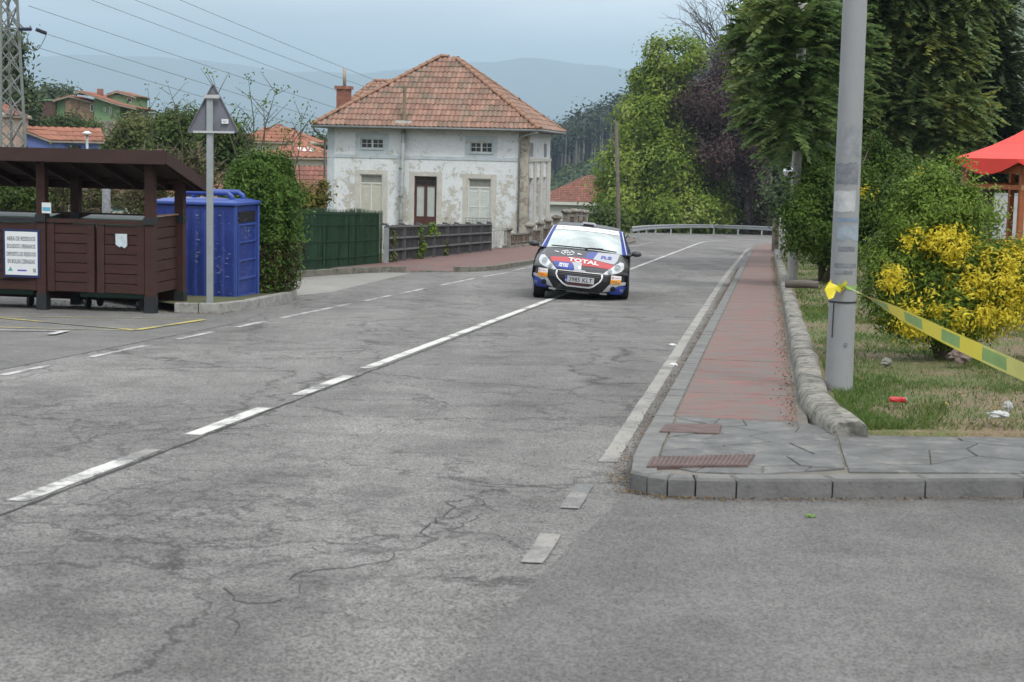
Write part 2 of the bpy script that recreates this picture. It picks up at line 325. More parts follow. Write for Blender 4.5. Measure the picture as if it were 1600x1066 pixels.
# ------------------------------------------------------------------ terrain
def sst(a, b_, x):
    k = min(1, max(0, (x - a) / (b_ - a))); return k * k * (3 - 2 * k)
def bank_h(s, t): return .13 + .02 * max(0, t - .5) + .05 * mnoise.noise(Vector((s * .35, t * .5, 3))) * min(1, max(0, t - .6)) + .09 * max(0, t - 16)
def H(x, y):
    s = x * SA + y * CA; t = x * CA - y * SA
    z = -G * min(max(y, -60), 150)
    if y > 150: z -= (min(y, 520) - 150) * .05
    if t > .5:
        up = bank_h(s, t) * sst(9, 12, s) * (1 - sst(92, 96, s)) ; z += up - .10
        if s > 140: z += .06 * max(0, t - 12) * sst(140, 200, s)
    else: z -= .10
    z += (4.3 + .031 * 160) * 1.0 * math.exp(-(((x + 44) / 26) ** 2 + ((y - 168) / 26) ** 2)) if y > 60 else 0
    if t < -13: z -= .8 * sst(-13, -22, t) * sst(24, 34, s)
    return z
rr = [0.01] + [2.0 * 1.13 ** k for k in range(70)]; rr = [r for r in rr if r < 9400]
an = [math.radians(a) for a in ([x * .75 for x in range(-46, 47)] + list(range(40, 321, 8)))]
mb = MB(); na = len(an)
for r in rr:
    for a in an: x, y = r * math.sin(a), r * math.cos(a); mb.v.append((x, y, H(x, y)))
for i in range(len(rr) - 1):
    for j in range(na):
        k = (j + 1) % na; mb.f.append((i * na + j, i * na + k, (i + 1) * na + k, (i + 1) * na + j)); mb.m.append(1 if rr[i] > 160 else 0)
struct(mb.build('ground', [GRASSM, LANDM], smooth=True))
# ---- grass bank of the park, finer than the ground beneath it
mb = MB(); ss = [10.9 + .35 * k for k in range(60)] + [31.9 + 1.2 * k for k in range(52)]; tt = [.52 + .3 * k for k in range(28)] + [8.92 + 1.0 * k for k in range(14)]
fr = lambda t: 10.78 + .20 * (t - .5)        # front edge of the bank follows the flagstones
for s in ss:
    for t_ in tt: mb.v.append(tuple(W(s + (fr(t_) - 10.9) * (1 - sst(10.9, 20, s)), t_, bank_h(s, t_))))
n_ = len(tt); mb.v = [tuple(W(fr(t_) - .03, t_, HP - .03)) for t_ in tt] + mb.v
for i in range(len(ss)):
    for j in range(n_ - 1): mb.f.append((i * n_ + j, i * n_ + j + 1, (i + 1) * n_ + j + 1, (i + 1) * n_ + j)); mb.m.append(0)
bank = struct(mb.build('grass_bank', GRASSM, smooth=True))
# ---- road sheets
def sheet(name, poly, h, mat, parent=None, step=None):
    vs = [W(s, t, h) for s, t in poly]; me = bpy.data.meshes.new(name); me.from_pydata([tuple(v) for v in vs], [], [tuple(range(len(vs)))[::-1]]); me.materials.append(mat)
    me.update()
    if me.polygons[0].normal.z < 0: me.flip_normals()
    return link(name, me, parent)
road = struct(sheet('road', [(-15, -20), (27.5, -20), (31, -11.2), (150, -11), (150, 34), (94.5, 34), (94.5, 4), (93, .3), (88, -.72), (9.0, -.72), (8.2, .2), (9.2, 1.6), (14, 22), (-15, 22)], 0, ROAD))
side = struct(sheet('side_road', [(-15, -1.25), (3.5, -1.12), (7.1, -.86), (8.66, -.72), (8.70, -.35), (8.98, .5), (9.32, 1.6), (13.2, 22), (-15, 22)], .004, SIDE))
bay = struct(sheet('parking_bay', [(12, -20), (12, -6.9), (20.5, -6.9), (23.3, -7.4), (24.2, -8.4), (24.5, -20)], .004, BAY))
apron = struct(sheet('driveway', [(26.6, -8.2), (28.5, -7.9), (38.4, -8.6), (37.8, -9.5), (33.5, -10.2), (30.0, -11.0), (27.5, -10.6)], .004, CONC))
# ---- painted markings, each a piece of the road
def strip(name, s0, t0, s1, t1, wd, mat, parent, h=.004, wob=.0):
    n = max(1, int((s1 - s0) / (.12 if wob else .5))); L_, R_ = [], []
    d = Vector((s1 - s0, t1 - t0)).normalized(); nx = Vector((-d.y, d.x))
    for i in range(n + 1):
        k = i / n; s, t = s0 + (s1 - s0) * k, t0 + (t1 - t0) * k; w1 = wd / 2 + random.uniform(-wob, wob); w2 = wd / 2 + random.uniform(-wob, wob)
        L_.append((s + nx.x * w1, t + nx.y * w1)); R_.append((s - nx.x * w2, t - nx.y * w2))
    mb = MB()
    for i in range(n): mb.add([W(*L_[i], h), W(*L_[i + 1], h), W(*R_[i + 1], h), W(*R_[i], h)], [(0, 1, 2, 3)])
    o = mb.build(name, mat, parent)
    if o.data.polygons[0].normal.z < 0: o.data.flip_normals()
    return o
for s0, s1 in ((7.62, 9.15), (10.2, 11.75), (12.65, 14.3)): strip('centre_dash', s0, -3.78, s1, -3.78, .12, WPAINT, road, wob=.004)
strip('centre_dash', 9.15, -3.78, 9.5, -3.78, .11, WPAINT2, road, wob=.004)
strip('centre_line', 15.05, -3.81, 30, -3.81, .115, WPAINT, road, wob=.004); strip('centre_line', 30, -3.81, 93, -3.92, .12, WPAINT, road)
for (a0, b0), (a1, b1) in zip([(93, -3.92), (100, -3.85), (106, -3.3), (111, -2.3), (115, -.8)][:-1], [(100, -3.85), (106, -3.3), (111, -2.3), (115, -.8)]): strip('centre_line', a0, b0, a1, b1, .12, WPAINT, road)
for a, b_ in ((6.0, 7.0), (9.4, 10.6), (13.2, 14.2), (15.1, 16.6), (17.5, 18.7), (19.6, 20.8), (21.5, 25.3), (26.2, 28.1), (28.8, 31), (32.6, 36.5), (37.6, 41), (42, 56), (58, 94)):
    if a > 11: strip('edge_dash', a, -6.67, b_, -6.68 if b_ < 40 else -6.55, .085, WPAINT3, road, wob=.003)
strip('edge_line', 9.85, -.93, 40, -1.04, .115, WPAINT2, road, wob=.006)
pp = [(40, -1.04), (62, -1.0), (78, -.95), (86, -.72), (91, -.35), (95, .5), (98, 2.0)]
for (a0, b0), (a1, b1) in zip(pp[:-1], pp[1:]): strip('edge_line', a0, b0, a1, b1, .12, WPAINT2, road)
for a, b_ in ((8.2, 8.95), (6.85, 7.5)): strip('edge_dash', a, -.97, b_, -.97, .10, FADED, road, h=.0075, wob=.004)
strip('stop_line', 62.2, -6.5, 62.6, -3.98, .22, WPAINT, road); strip('stop_line', 52.6, -6.5, 52.9, -5.1, .3, WPAINT, road)
# yellow parking marks and white bay line
def pline(name, pts, wd, mat, parent, h):
    q = [gst(*p) for p in pts]
    for a, b_ in zip(q[:-1], q[1:]):
        mb = MB(); a, b_ = Vector(a), Vector(b_); d = (b_ - a).normalized(); nx = Vector((-d.y, d.x)) * wd / 2
        mb.add([W(*(a + nx), h), W(*(b_ + nx), h), W(*(b_ - nx), h), W(*(a - nx), h)], [(0, 1, 2, 3)]); o = mb.build(name, mat, parent)
        if o.data.polygons[0].normal.z < 0: o.data.flip_normals()
pline('yellow_line', [(-140, 486), (0, 498), (212, 517)], .085, YPAINT, bay, .012); pline('yellow_line', [(214, 517), (318, 501)], .10, YPAINT, bay, .014)
pline('yellow_line', [(318, 499.5), (150, 497), (-100, 495)], .05, YPAINT, bay, .010); pline('yellow_line', [(-140, 512), (0, 513), (210, 518)], .05, YPAINT, bay, .016)
pline('white_line', [(-140, 516), (100, 519)], .07, WPAINT3, bay, .018); pline('white_line', [(104, 519), (78, 525)], .10, WPAINT3, bay, .020)
# dark seam beside the centre line, and hand-laid cracks
def crackline(pts, wd, parent=road, h=.002, jag=.05, mat=CRACK, name='crack'):
    q = []
    for (a, b_) in zip(pts[:-1], pts[1:]):
        a, b_ = Vector(gst(*a)), Vector(gst(*b_)); n = max(2, int((b_ - a).length / .045))
        for i in range(n): q.append(a.lerp(b_, i / n))
    q = [p + Vector((mnoise.noise(Vector((p.x * 2.3, p.y * 2.3, 1))) * jag * 1.6 + mnoise.noise(Vector((p.x * 11, p.y * 11, 4))) * jag * .9, mnoise.noise(Vector((p.x * 2.3, p.y * 2.3, 9))) * jag * 1.6 + mnoise.noise(Vector((p.x * 11, p.y * 11, 14))) * jag * .9)) for p in q]
    mb = MB(); prev = None
    for i, p in enumerate(q):
        d = (q[min(i + 1, len(q) - 1)] - q[max(i - 1, 0)]).normalized(); k = wd * (.35 + 1.1 * abs(mnoise.noise(Vector((p.x * 3, p.y * 3, 5))))) * (1 if 0 < i < len(q) - 1 else .1); nx = Vector((-d.y, d.x)) * k / 2
        cur = (W(*(p + nx), h), W(*(p - nx), h))
        if prev: mb.add([prev[0], cur[0], cur[1], prev[1]], [(0, 1, 2, 3)])
        prev = cur
    o = mb.build(name, mat, parent)
    if o.data.polygons[len(o.data.polygons) // 2].normal.z < 0: o.data.flip_normals()
strip('seam', -2, -3.67, 16, -3.695, .026, TAR, road, h=.003, wob=.011); strip('seam', 16, -3.69, 30, -3.72, .022, TAR, road, h=.003, wob=.006)
for pts, wd in (([(480, 912), (482, 893), (520, 888), (560, 882), (610, 868), (650, 845), (680, 820), (720, 790), (765, 770)], .035), ([(350, 920), (385, 934), (420, 936), (445, 925)], .035),
                ([(200, 925), (290, 922), (350, 920)], .010), ([(440, 955), (500, 962), (560, 974), (640, 975)], .012), ([(170, 815), (270, 828), (330, 832), (420, 845)], .012),
                ([(150, 815), (215, 795), (290, 775), (420, 780), (490, 805)], .014), ([(490, 805), (540, 808), (650, 812), (750, 808)], .012), ([(380, 752), (470, 745), (540, 715), (555, 690)], .012),
                ([(520, 755), (600, 762), (700, 768), (770, 765)], .010), ([(500, 845), (510, 858), (530, 872)], .02), ([(480, 912), (470, 925), (480, 940)], .02),
                ([(560, 600), (640, 590), (700, 592), (760, 600)], .012), ([(600, 640), (680, 625), (760, 612), (860, 575), (930, 540)], .012),
                ([(0, 648), (60, 638), (90, 624)], .012), ([(90, 624), (160, 610), (215, 596)], .010), ([(260, 575), (350, 560), (440, 540), (560, 520)], .010), ([(560, 520), (680, 498), (800, 466)], .012),
                ([(970, 480), (1020, 462), (1064, 430)], .02), ([(300, 560), (330, 545), (420, 537)], .008), ([(690, 845), (720, 830), (755, 800), (780, 770)], .02), ([(350, 905), (300, 880), (200, 862), (120, 866)], .016), ([(345, 990), (370, 960), (400, 935)], .018), ([(620, 700), (700, 702), (800, 716), (900, 722)], .010), ([(640, 740), (740, 745), (840, 755)], .009), ([(540, 690), (600, 670), (680, 640)], .012), ([(0, 870), (60, 858), (120, 850)], .02), ([(640, 975), (700, 985), (800, 1000)], .010), ([(850, 640), (930, 600), (1000, 560)], .010)):
    crackline(pts, wd * .38, jag=.085)
# ---- the near pavement: kerbstones, flagstones, red slabs, clay grates
HP = .12
pave = link('pavement', None); struct(pave)
def prism_piece(name, poly, h0, h1, mat, parent, bev=.008):
    a = sum(poly[i][0] * poly[(i + 1) % len(poly)][1] - poly[(i + 1) % len(poly)][0] * poly[i][1] for i in range(len(poly)))
    if a > 0: poly = poly[::-1]                                     # (s,t) is left-handed against (x,y)
    n = len(poly); c = Vector((sum(p[0] for p in poly) / n, sum(p[1] for p in poly) / n))
    top = [(c + (Vector(p) - c) * (1 - bev / max(.05, (Vector(p) - c).length))) for p in poly]
    mb = MB(); vs = [W(*p, h0) for p in poly] + [W(*p, h1 - bev) for p in poly] + [W(*p, h1) for p in top]
    mb.add(vs, [tuple(range(2 * n, 3 * n))] + [(i, (i + 1) % n, n + (i + 1) % n, n + i) for i in range(n)] + [(n + i, n + (i + 1) % n, 2 * n + (i + 1) % n, 2 * n + i) for i in range(n)])
    return mb.build(name, mat, parent)
K = [gst(*p) for p in [(985, 768), (1010, 774), (1042, 778), (1086, 780), (1150, 781), (1300, 781), (1445, 780), (1600, 779), (1760, 778), (1930, 776)]]
K = [(11.4, -.745), (10.1, -.745), (9.35, -.735)] + [tuple(k) for k in K]
_dk = (Vector(K[-1]) - Vector(K[-3])).normalized()
for _ in range(12): K.append(tuple(Vector(K[-1]) + _dk * .75))
def offset(pl, d):
    o = []
    for i, p in enumerate(pl):
        a = Vector(pl[max(0, i - 1)]); b_ = Vector(pl[min(len(pl) - 1, i + 1)]); n = (b_ - a).normalized(); o.append(tuple(Vector(p) + Vector((-n.y, n.x)) * d))
    return o
K2 = offset(K, .15)
if K2[8][0] < K[8][0]: K2 = offset(K, -.15)
for i in range(len(K) - 1):
    e = .005 / max(.05, (Vector(K[i + 1]) - Vector(K[i])).length)
    l = lambda a, b_, k: tuple(Vector(a).lerp(Vector(b_), k))
    prism_piece('kerbstone', [l(K[i], K[i + 1], e), l(K[i], K[i + 1], 1 - e), l(K2[i], K2[i + 1], 1 - e), l(K2[i], K2[i + 1], e)], -.05, HP - random.uniform(0, .005), KERBM, pave, .016)
reg = K2[:] + [(14.2, 9.5), (10.95, .52), (11.42, .28), (11.42, -.6)]
sheetpoly = [p for p in reg]
mb = MB(); cx = Vector((10.4, 0.2))
o = sheet('mortar_bed', [K2[0], *K2[1:], (13.4, 12.6), (11.0, .7), (10.9, .5), (11.5, .3), (11.5, -.6)], HP - .012, MORTAR, pave)
def clip(poly, p, n):
    r = []
    for i in range(len(poly)):
        a, b_ = poly[i], poly[(i + 1) % len(poly)]; da, db = (a - p).dot(n), (b_ - p).dot(n)
        if da <= 0: r.append(a)
        if (da < 0 < db) or (db < 0 < da): r.append(a.lerp(b_, da / (da - db)))
    return r
def crazy(region, nseed, parent):
    reg = [Vector(p) for p in region]; xs = [p.x for p in reg]; ys = [p.y for p in reg]
    seeds = []
    while len(seeds) < nseed:
        p = Vector((random.uniform(min(xs), max(xs)), random.uniform(min(ys), max(ys))))
        if all((p - q).length > .11 for q in seeds): seeds.append(p)
    for p in seeds:
        poly = reg[:]
        for q in sorted(seeds, key=lambda q: (q - p).length)[1:16]:
            poly = clip(poly, (p + q) / 2, (q - p).normalized())
            if len(poly) < 3: break
        if len(poly) < 3: continue
        c = sum(poly, Vector((0, 0))) / len(poly); rad = sum((v - c).length for v in poly) / len(poly)
        if rad < .04: continue
        poly = [c + (v - c) * (1 - .007 / max(.03, (v - c).length)) for v in poly]
        prism_piece('flagstone', [tuple(v) for v in poly], HP - .03, HP - random.uniform(0, .005), FLAG, parent, .004)
crazy([(11.38, -.58), (11.40, .27), (11.0, .5), (9.3, .5), (8.95, 0.0), (8.93, -.35), (9.1, -.52), (9.5, -.585)], 22, pave)
k2 = [p for p in K2 if p[1] > .55]
_e0, _e1 = (10.32, 5.0), (11.8, 5.0); crazy([_e1, (13.2, 11.0), (12.05, 11.0), _e0], 70, pave)
crazy([(11.0, .51), (12.0, 5.5), (k2[-1][0] - .0, 5.5), (10.35, 5.1) , (9.27, .51)] if False else [(10.93, .51), (11.8, 5.0), (10.32, 5.0), (9.18, .51)], 62, pave)
# red slabs between the setts and the stone border
sj = [11.42, 13.05, 14.2, 16.1, 18.3, 20.4, 22.6, 25.0, 27.4, 29.8, 33.0, 36.5, 40, 44, 48, 52, 56, 60, 64, 68, 72, 76, 80, 84, 88, 91]
for a, b_ in zip(sj[:-1], sj[1:]):
    g = .012 if a < 30 else .03
    tl = lambda s: -.60 + (0 if s < 80 else (s - 80) * .045)
    prism_piece('red_slab', [(a + g, tl(a)), (b_ - g, tl(b_)), (b_ - g, .26), (a + g, .26)], .02, HP - random.uniform(.0, .006), REDP, pave, .006)
sheet('slab_bed', [(11.40, -.74), (88, -.72), (92.5, -.2), (93, .34), (11.40, .34)], HP - .014, MORTAR, pave)
s = 11.42; i = 0
while s < 86:
    ln = .22 if s < 40 else .9
    prism_piece('kerbstone', [(s + .006, -.745), (s + ln - .006, -.745), (s + ln - .006, -.615), (s + .006, -.615)], -.05, HP - random.uniform(0, .008), KERBM, pave, .006); s += ln; i += 1
prism_piece('clay_grate', [gst(1018, 716, HP), gst(1180, 712, HP), gst(1168, 729, HP), gst(1010, 731, HP)], HP - .01, HP + .008, GRATE, pave, .004)
gq = [Vector(gst(1018, 716, HP)), Vector(gst(1180, 712, HP)), Vector(gst(1168, 729, HP)), Vector(gst(1010, 731, HP))]
for i in range(22):
    k = (i + .5) / 22; a, b_ = gq[0].lerp(gq[1], k), gq[3].lerp(gq[2], k); d = (gq[1] - gq[0]) / 22 * .28
    prism_piece('grate_rib', [tuple(a - d), tuple(a + d), tuple(b_ + d), tuple(b_ - d)], HP, HP + .012, GRATE, pave, .002)
prism_piece('clay_grate', [gst(1040, 663, HP), gst(1128, 664, HP), gst(1124, 678, HP), gst(1030, 675, HP)], HP - .01, HP + .007, GRATE, pave, .004)
# grit and leaves along the kerb line and in the gutter
GRIT = pm('grit_and_leaf_litter', (.15, .105, .06), .95, .4, 9, 0, isl=.5)
def litter(name, n, fn, size, mat, parent=None, label=None):
    Cc = np.array([tuple(fn()) for _ in range(n)]); V, Fq = leaf_cloud(Cc, np.tile([0, 0, 1.], (n, 1)), size, .7, jit=.35); o = link(name, npmesh(name, V, Fq, mat), parent); o['kind'] = 'stuff'; return o
def gut():
    k = random.random(); i = random.randrange(len(K) - 1); p = Vector(K[i]).lerp(Vector(K[i + 1]), k); q = abs(random.gauss(0, .05)); return W(p.x - (q if i > 3 else q * .3), p.y - (0 if i > 3 else q), .012)
litter('gutter_litter', 2600, gut, .014, GRIT)
litter('path_litter', 5000, lambda: W(random.uniform(11, 60), .27 - abs(random.gauss(0, .06)), HP + .004), .018, GRIT)
litter('verge_grit', 6000, lambda: W(random.uniform(9, 50), random.choice([-.80, -.80, -.84]) + random.gauss(0, .03), .012), .016, GRIT)
litter('grit', 3500, lambda: W(random.triangular(2, 16, 4), -1.2 + random.gauss(0, .35), .009), .008, pm('dark_grit', (.05, .048, .045), .9, .3, 5, 0, isl=.5))
litter('pale_grit', 2500, lambda: W(random.uniform(3, 20), random.uniform(-6, 3), .008 if True else 0), .008, pm('pale_grit', (.35, .33, .28), .9, .3, 5, 0, isl=.4))
# ---- rough stone border between path and bank
border = struct(link('stone_border', None))
s = 10.72; first = True
while s < 88:
    ln = random.uniform(.75, 1.1) if s < 45 else 2.2
    tc_ = .42 + (.12 * max(0, (12.2 - s)) ** 1.0 if s < 12.2 else 0); tc2 = .42 + (.12 * max(0, (12.2 - s - ln)) if s + ln < 12.2 else 0)
    h = .225 + random.uniform(-.007, .007); mb = MB(); nseg = 4; prof = [(-.12, 0), (-.118, .12), (-.105, .215), (-.075, .262), (.06, .268), (.105, .24), (.125, .1), (.13, 0)]
    rows = []
    for i in range(nseg + 1):
        k = i / nseg; ss_ = s + .004 + (ln - .008) * k; tcc = tc_ + (tc2 - tc_) * k; e = .985 if i in (0, nseg) else 1
        for (a, z) in prof:
            nz = mnoise.noise(Vector((ss_ * 1.1, a * 6 + z * 5, 2))) * .02 + mnoise.noise(Vector((ss_ * 5, a * 9 + z * 9, 7))) * .006
            mb.v.append(tuple(W(ss_, tcc + a * (e * .5 + .5) + nz, -.03 + (z + (.03 if z > 0 else 0)) * h / .27 * (e * .3 + .7) + nz)))
    n = len(prof)
    for i in range(nseg):
        for j in range(n - 1): mb.f.append((i * n + j, i * n + j + 1, (i + 1) * n + j + 1, (i + 1) * n + j)); mb.m.append(0)
    mb.f += [tuple(range(n))[::-1], tuple(range(nseg * n, nseg * n + n))]; mb.m += [0, 0]
    o = mb.build('kerbstone', STONE, border, True); s += ln
    for p in list(o.data.polygons)[-2:]: p.use_smooth = False
# log stub on the border
WOODW = pm('weathered_wood', (.12, .105, .09), .9, .35, 3, .5, 30, stretch=(1, 1, 6))
a = gst(1222, 448, .25)
lg = MB().tube([W(a[0], .38, .30), W(a[0] + .05, .75, .31), W(a[0] + .02, 1.0, .30)], [.075, .08, .07], 9).build('log', WOODW, None, True); tag(lg, 'short dark log lying across the stone border of the red path', 'log')
# ---- grass on the bank
GB = leafmat('grass_blades', [(.17, .15, .06), (.10, .14, .03), (.06, .13, .02), (.12, .19, .04)], .2, .9)
def blades(n, s0, s1, t0, t1, hgt, wid, near):
    P = []
    while len(P) < n:
        s = s0 + (s1 - s0) * random.random() ** (1.9 if near else 1.2); t_ = random.uniform(t0, t1)
        q = mnoise.fractal(Vector((s * .45, t_ * .9, 0)), 1, 2, 4)
        if random.random() > sst(-.25, .35, q + .1 * mnoise.noise(Vector((s * 4, t_ * 4, 0)))): 
            if random.random() > .12: continue
        if s < fr(t_) + .12: continue
        P.append(tuple(W(s, t_, bank_h(s, t_) - .004)))
    P = np.array(P); a = rng.uniform(0, 2 * math.pi, n); h = hgt * rng.uniform(.4, 1.4, n); dx = np.stack([np.cos(a), np.sin(a), 0 * a], 1) * (wid * rng.uniform(.6, 1.3, n))[:, None]
    lean = np.stack([rng.normal(0, .6, n) * h, rng.normal(0, .6, n) * h, h], 1)
    V = np.stack([P - dx, P + dx, P + lean], 1).reshape(-1, 3); return V, np.arange(3 * n).reshape(-1, 3)
for args in ((95000, 10.9, 26, .58, 7.5, .045, .004, True), (40000, 22, 60, .58, 11, .06, .010, False)):
    V, Fq = blades(*args); o = link('grass', npmesh('grass', V, Fq, GB)); o['kind'] = 'stuff'
litter('fallen_leaves', 900, lambda: (lambda s, t_: W(s, t_, bank_h(s, t_) + .012))(random.uniform(11, 24), random.uniform(.7, 6)), .035, pm('dry_leaf', (.24, .15, .06), .9, .4, 3, 0, isl=.6))
# ---- left pavement, its kerb and the island
lp = struct(link('far_pavement', None))
KL = [(31.0, -11.0), (33.5, -10.32), (36.2, -9.95), (38.4, -9.35), (39.1, -8.9)]; KM = [(39.1, -8.9), (39.6, -8.3), (40.0, -7.75)]; KR = [(40.0, -7.75), (40.7, -7.3), (43, -7.05), (48, -6.98), (60, -7.0), (75, -7.05), (90, -7.3), (97, -7.9)]
def kerb_run(pl, wd, h0, h1, name='kerbstone', ln=1.0, parent=lp, mat=STONE, side_=1):
    for (a, b_) in zip(pl[:-1], pl[1:]):
        a, b_ = Vector(a), Vector(b_); n = max(1, round((b_ - a).length / ln)); d = (b_ - a).normalized(); nx = Vector((-d.y, d.x)) * wd * side_
        for i in range(n):
            p, q = a.lerp(b_, i / n) + d * .006, a.lerp(b_, (i + 1) / n) - d * .006; prism_piece(name, [tuple(p), tuple(q), tuple(q + nx), tuple(p + nx)], -.06, random.uniform(h0, h1), mat, parent, .012)
KSM = pm('mossy_kerb', (.17, .16, .135), .9, .3, 4, .4, 25, isl=.12, col2=(.08, .085, .06), thr=(.5, .62), c2scale=5)
kerb_run(KL, .16, .13, .15, mat=KSM, side_=-1); kerb_run(KM, .16, .02, .03, mat=KSM, side_=-1); kerb_run(KR, .16, .12, .14, ln=1.3, mat=KSM, side_=-1)
sheet('pavement_surface', [(38.6, -9.5), (40.2, -9.9), (41.5, -8.3), (40.8, -7.45), (43, -7.2), (48, -7.13), (60, -7.15), (75, -7.2), (90, -7.45), (97, -8.05), (98, -10.6), (37.0, -10.6)], .118, REDA, lp)
MB().add([W(39.2, -9.05, .03), W(40.05, -7.85, .03), W(41.5, -8.3, .118), W(40.2, -9.9, .118), W(38.6, -9.5, .118), W(40.8, -7.45, .118)], [(0, 3, 2, 1), (0, 4, 3), (1, 2, 5)]).build('pavement_ramp', REDA, lp)
isl = struct(link('kerb_island', None))
IS = [gst(272, 489), gst(310, 489.5), gst(345, 490), gst(398, 484), gst(455, 471), gst(464, 461), gst(440, 450)]
GRAN = pm('granite_kerb', (.27, .265, .25), .85, .3, 9, .4, 40, isl=.1, col2=(.14, .14, .125), thr=(.55, .68), c2scale=6)
kerb_run(IS, .16, .14, .17, ln=.85, parent=isl, mat=GRAN, side_=-1 if (Vector(gst(300, 470)) - Vector(IS[2])).dot(Vector((-(IS[3][1] - IS[2][1]), IS[3][0] - IS[2][0]))) < 0 else 1)
ISM = pm('island_soil', (.115, .105, .06), .95, .4, 3, .5, 30, col2=(.07, .10, .03), thr=(.45, .6), c2scale=3)
sheet('island_soil', [IS[0], IS[1], IS[2], IS[3], IS[4], IS[5], IS[6], (31.5, -9.6), (31.5, -11.5), (24.5, -11.0)], .13, ISM, isl)
litter('island_litter', 2500, lambda: W(random.uniform(21.6, 23.6), random.uniform(-11, -7.6), .015), .02, GRIT)
# ---- far mountains and the wooded hill
def ridge_mesh(name, prof, Y, mat, back, seed, foot=-60, amp=.05, nstep=220):
    """a mountain range: ridge heights given at picture columns, falling to its foot towards us and away"""
    px0, px1 = prof[0][0], prof[-1][0]; mb = MB(); cols = []
    rows = [(-1, 0), (-.8, .12), (-.6, .3), (-.42, .5), (-.26, .7), (-.12, .88), (0, 1), (.3, .8), (1, 0)]
    for i in range(nstep + 1):
        px = px0 + (px1 - px0) * i / nstep
        py = np.interp(px, [p[0] for p in prof], [p[1] for p in prof]); q = at(px, py, Y)
        for (r, k) in rows:
            yy = Y + r * back; nz = mnoise.fractal(Vector((q.x / Y * 22 + seed, r * 3, seed)), 1, 2, 5) * amp * (q.z - foot) * (1 if r == 0 else 2.2)
            mb.v.append((q.x, yy, foot + (q.z - foot) * k + nz * (k > 0)))
    n = len(rows)
    for i in range(nstep):
        for j in range(n - 1): mb.f.append((i * n + j, (i + 1) * n + j, (i + 1) * n + j + 1, i * n + j + 1)); mb.m.append(0)
    return struct(mb.build(name, mat, smooth=True))
ridge_mesh('mountain', [(-900, 120), (-300, 105), (0, 92), (150, 84), (300, 92), (450, 112), (560, 116), (650, 106), (740, 98), (815, 91), (870, 97), (1000, 108), (1100, 104), (1300, 80), (1700, 60), (2600, 90)], 11500, FORESTM, 2400, 3, amp=.035)
ridge_mesh('mountain', [(-900, 165), (-200, 170), (60, 160), (200, 172), (420, 186), (700, 176), (900, 186), (1100, 180), (1600, 170), (2600, 160)], 7500, FORESTM, 1200, 11, amp=.04)
ridge_mesh('mountain', [(900, 262), (960, 205), (1010, 150), (1060, 100), (1110, 72), (1135, 62), (1180, 40), (1300, -30), (1450, -70), (1560, -40), (1620, -60), (2100, -160), (2900, -100)], 2800, FORESTM, 900, 23, foot=-30, amp=.02)
hill_prof = [(700, 355), (820, 285), (865, 262), (930, 232), (1000, 200), (1100, 150), (1300, 60), (1700, -40), (2400, -100)]
ridge_mesh('hill', hill_prof, 700, LANDM, 260, 31, foot=-32, amp=.02, nstep=120)
# ------------------------------------------------------------------ the big house
PLASTER = None
m, t, b = nodes_mat('peeling_plaster'); PLASTER = m
n1 = tex(t, 'ShaderNodeTexNoise', 1.5, detail=10, Roughness=.78); n2 = tex(t, 'ShaderNodeTexNoise', 5.5, detail=9, Roughness=.75); n3 = tex(t, 'ShaderNodeTexNoise', .45, detail=3)
sx = nd(t, 'ShaderNodeSeparateXYZ'); t.links.new(t.nodes['CO'].outputs['Object'], sx.inputs[0])
ad = nd(t, 'ShaderNodeMath', operation='ADD'); t.links.new(n1.outputs[0], ad.inputs[0]); a2 = nd(t, 'ShaderNodeMath', operation='MULTIPLY'); a2.inputs[1].default_value = .55; t.links.new(n2.outputs[0], a2.inputs[0]); t.links.new(a2.outputs[0], ad.inputs[1])
hz = nd(t, 'ShaderNodeMapRange'); t.links.new(sx.outputs[2], hz.inputs[0]); hz.inputs[1].default_value = .5; hz.inputs[2].default_value = 5; hz.inputs[3].default_value = .045; hz.inputs[4].default_value = -.07
a3 = nd(t, 'ShaderNodeMath', operation='ADD'); t.links.new(ad.outputs[0], a3.inputs[0]); t.links.new(hz.outputs[0], a3.inputs[1])
wht = ramp(t, n2.outputs[0], [(.3, (.58, .62, .66)), (.7, (.76, .78, .78))]).outputs[0]
tan = ramp(t, n2.outputs[0], [(.35, (.39, .375, .33)), (.65, (.54, .525, .47))]).outputs[0]
f = ramp(t, a3.outputs[0], [(.785, (0.,)), (.815, (1.,))]).outputs[0]
c = mixc(t, f, wht, tan)
f2 = ramp(t, a3.outputs[0], [(.905, (0.,)), (.95, (.8,))]).outputs[0]; c = mixc(t, f2, c, (.20, .18, .15))
t.links.new(c, b.inputs['Base Color']); b.inputs['Roughness'].default_value = .9; bumpit(t, b, f, .5, -.02)
TRIM = pm('blue_grey_trim', (.47, .53, .57), .85, .12, 2, .2, 30, col2=(.42, .39, .32), thr=(.56, .64), c2scale=3)
TRIM2 = pm('stained_surround', (.50, .49, .45), .85, .15, 2, .2, 30, col2=(.36, .32, .25), thr=(.58, .66), c2scale=3)
STAIN = pm('stained_pilaster', (.40, .37, .31), .9, .3, 1.2, .3, 20, col2=(.15, .13, .11), thr=(.5, .62), c2scale=1.8)
TILE = pm('clay_roof_tile', (.275, .160, .120), .85, .22, 1.2, .2, 30, isl=.20, col2=(.19, .145, .11), thr=(.46, .62), c2scale=1.4)
RTILE = pm('ridge_tile', (.27, .15, .10), .85, .3, 3, .2, 30, isl=.2, col2=(.14, .12, .09), thr=(.55, .65), c2scale=3)
BRICK = pm('red_brick', (.30, .13, .09), .9, .3, 6, .3, 20, col2=(.15, .10, .08), thr=(.5, .6), c2scale=8)
SHUT = pm('cream_shutter', (.50, .50, .43), .6, .08, 3, .05)
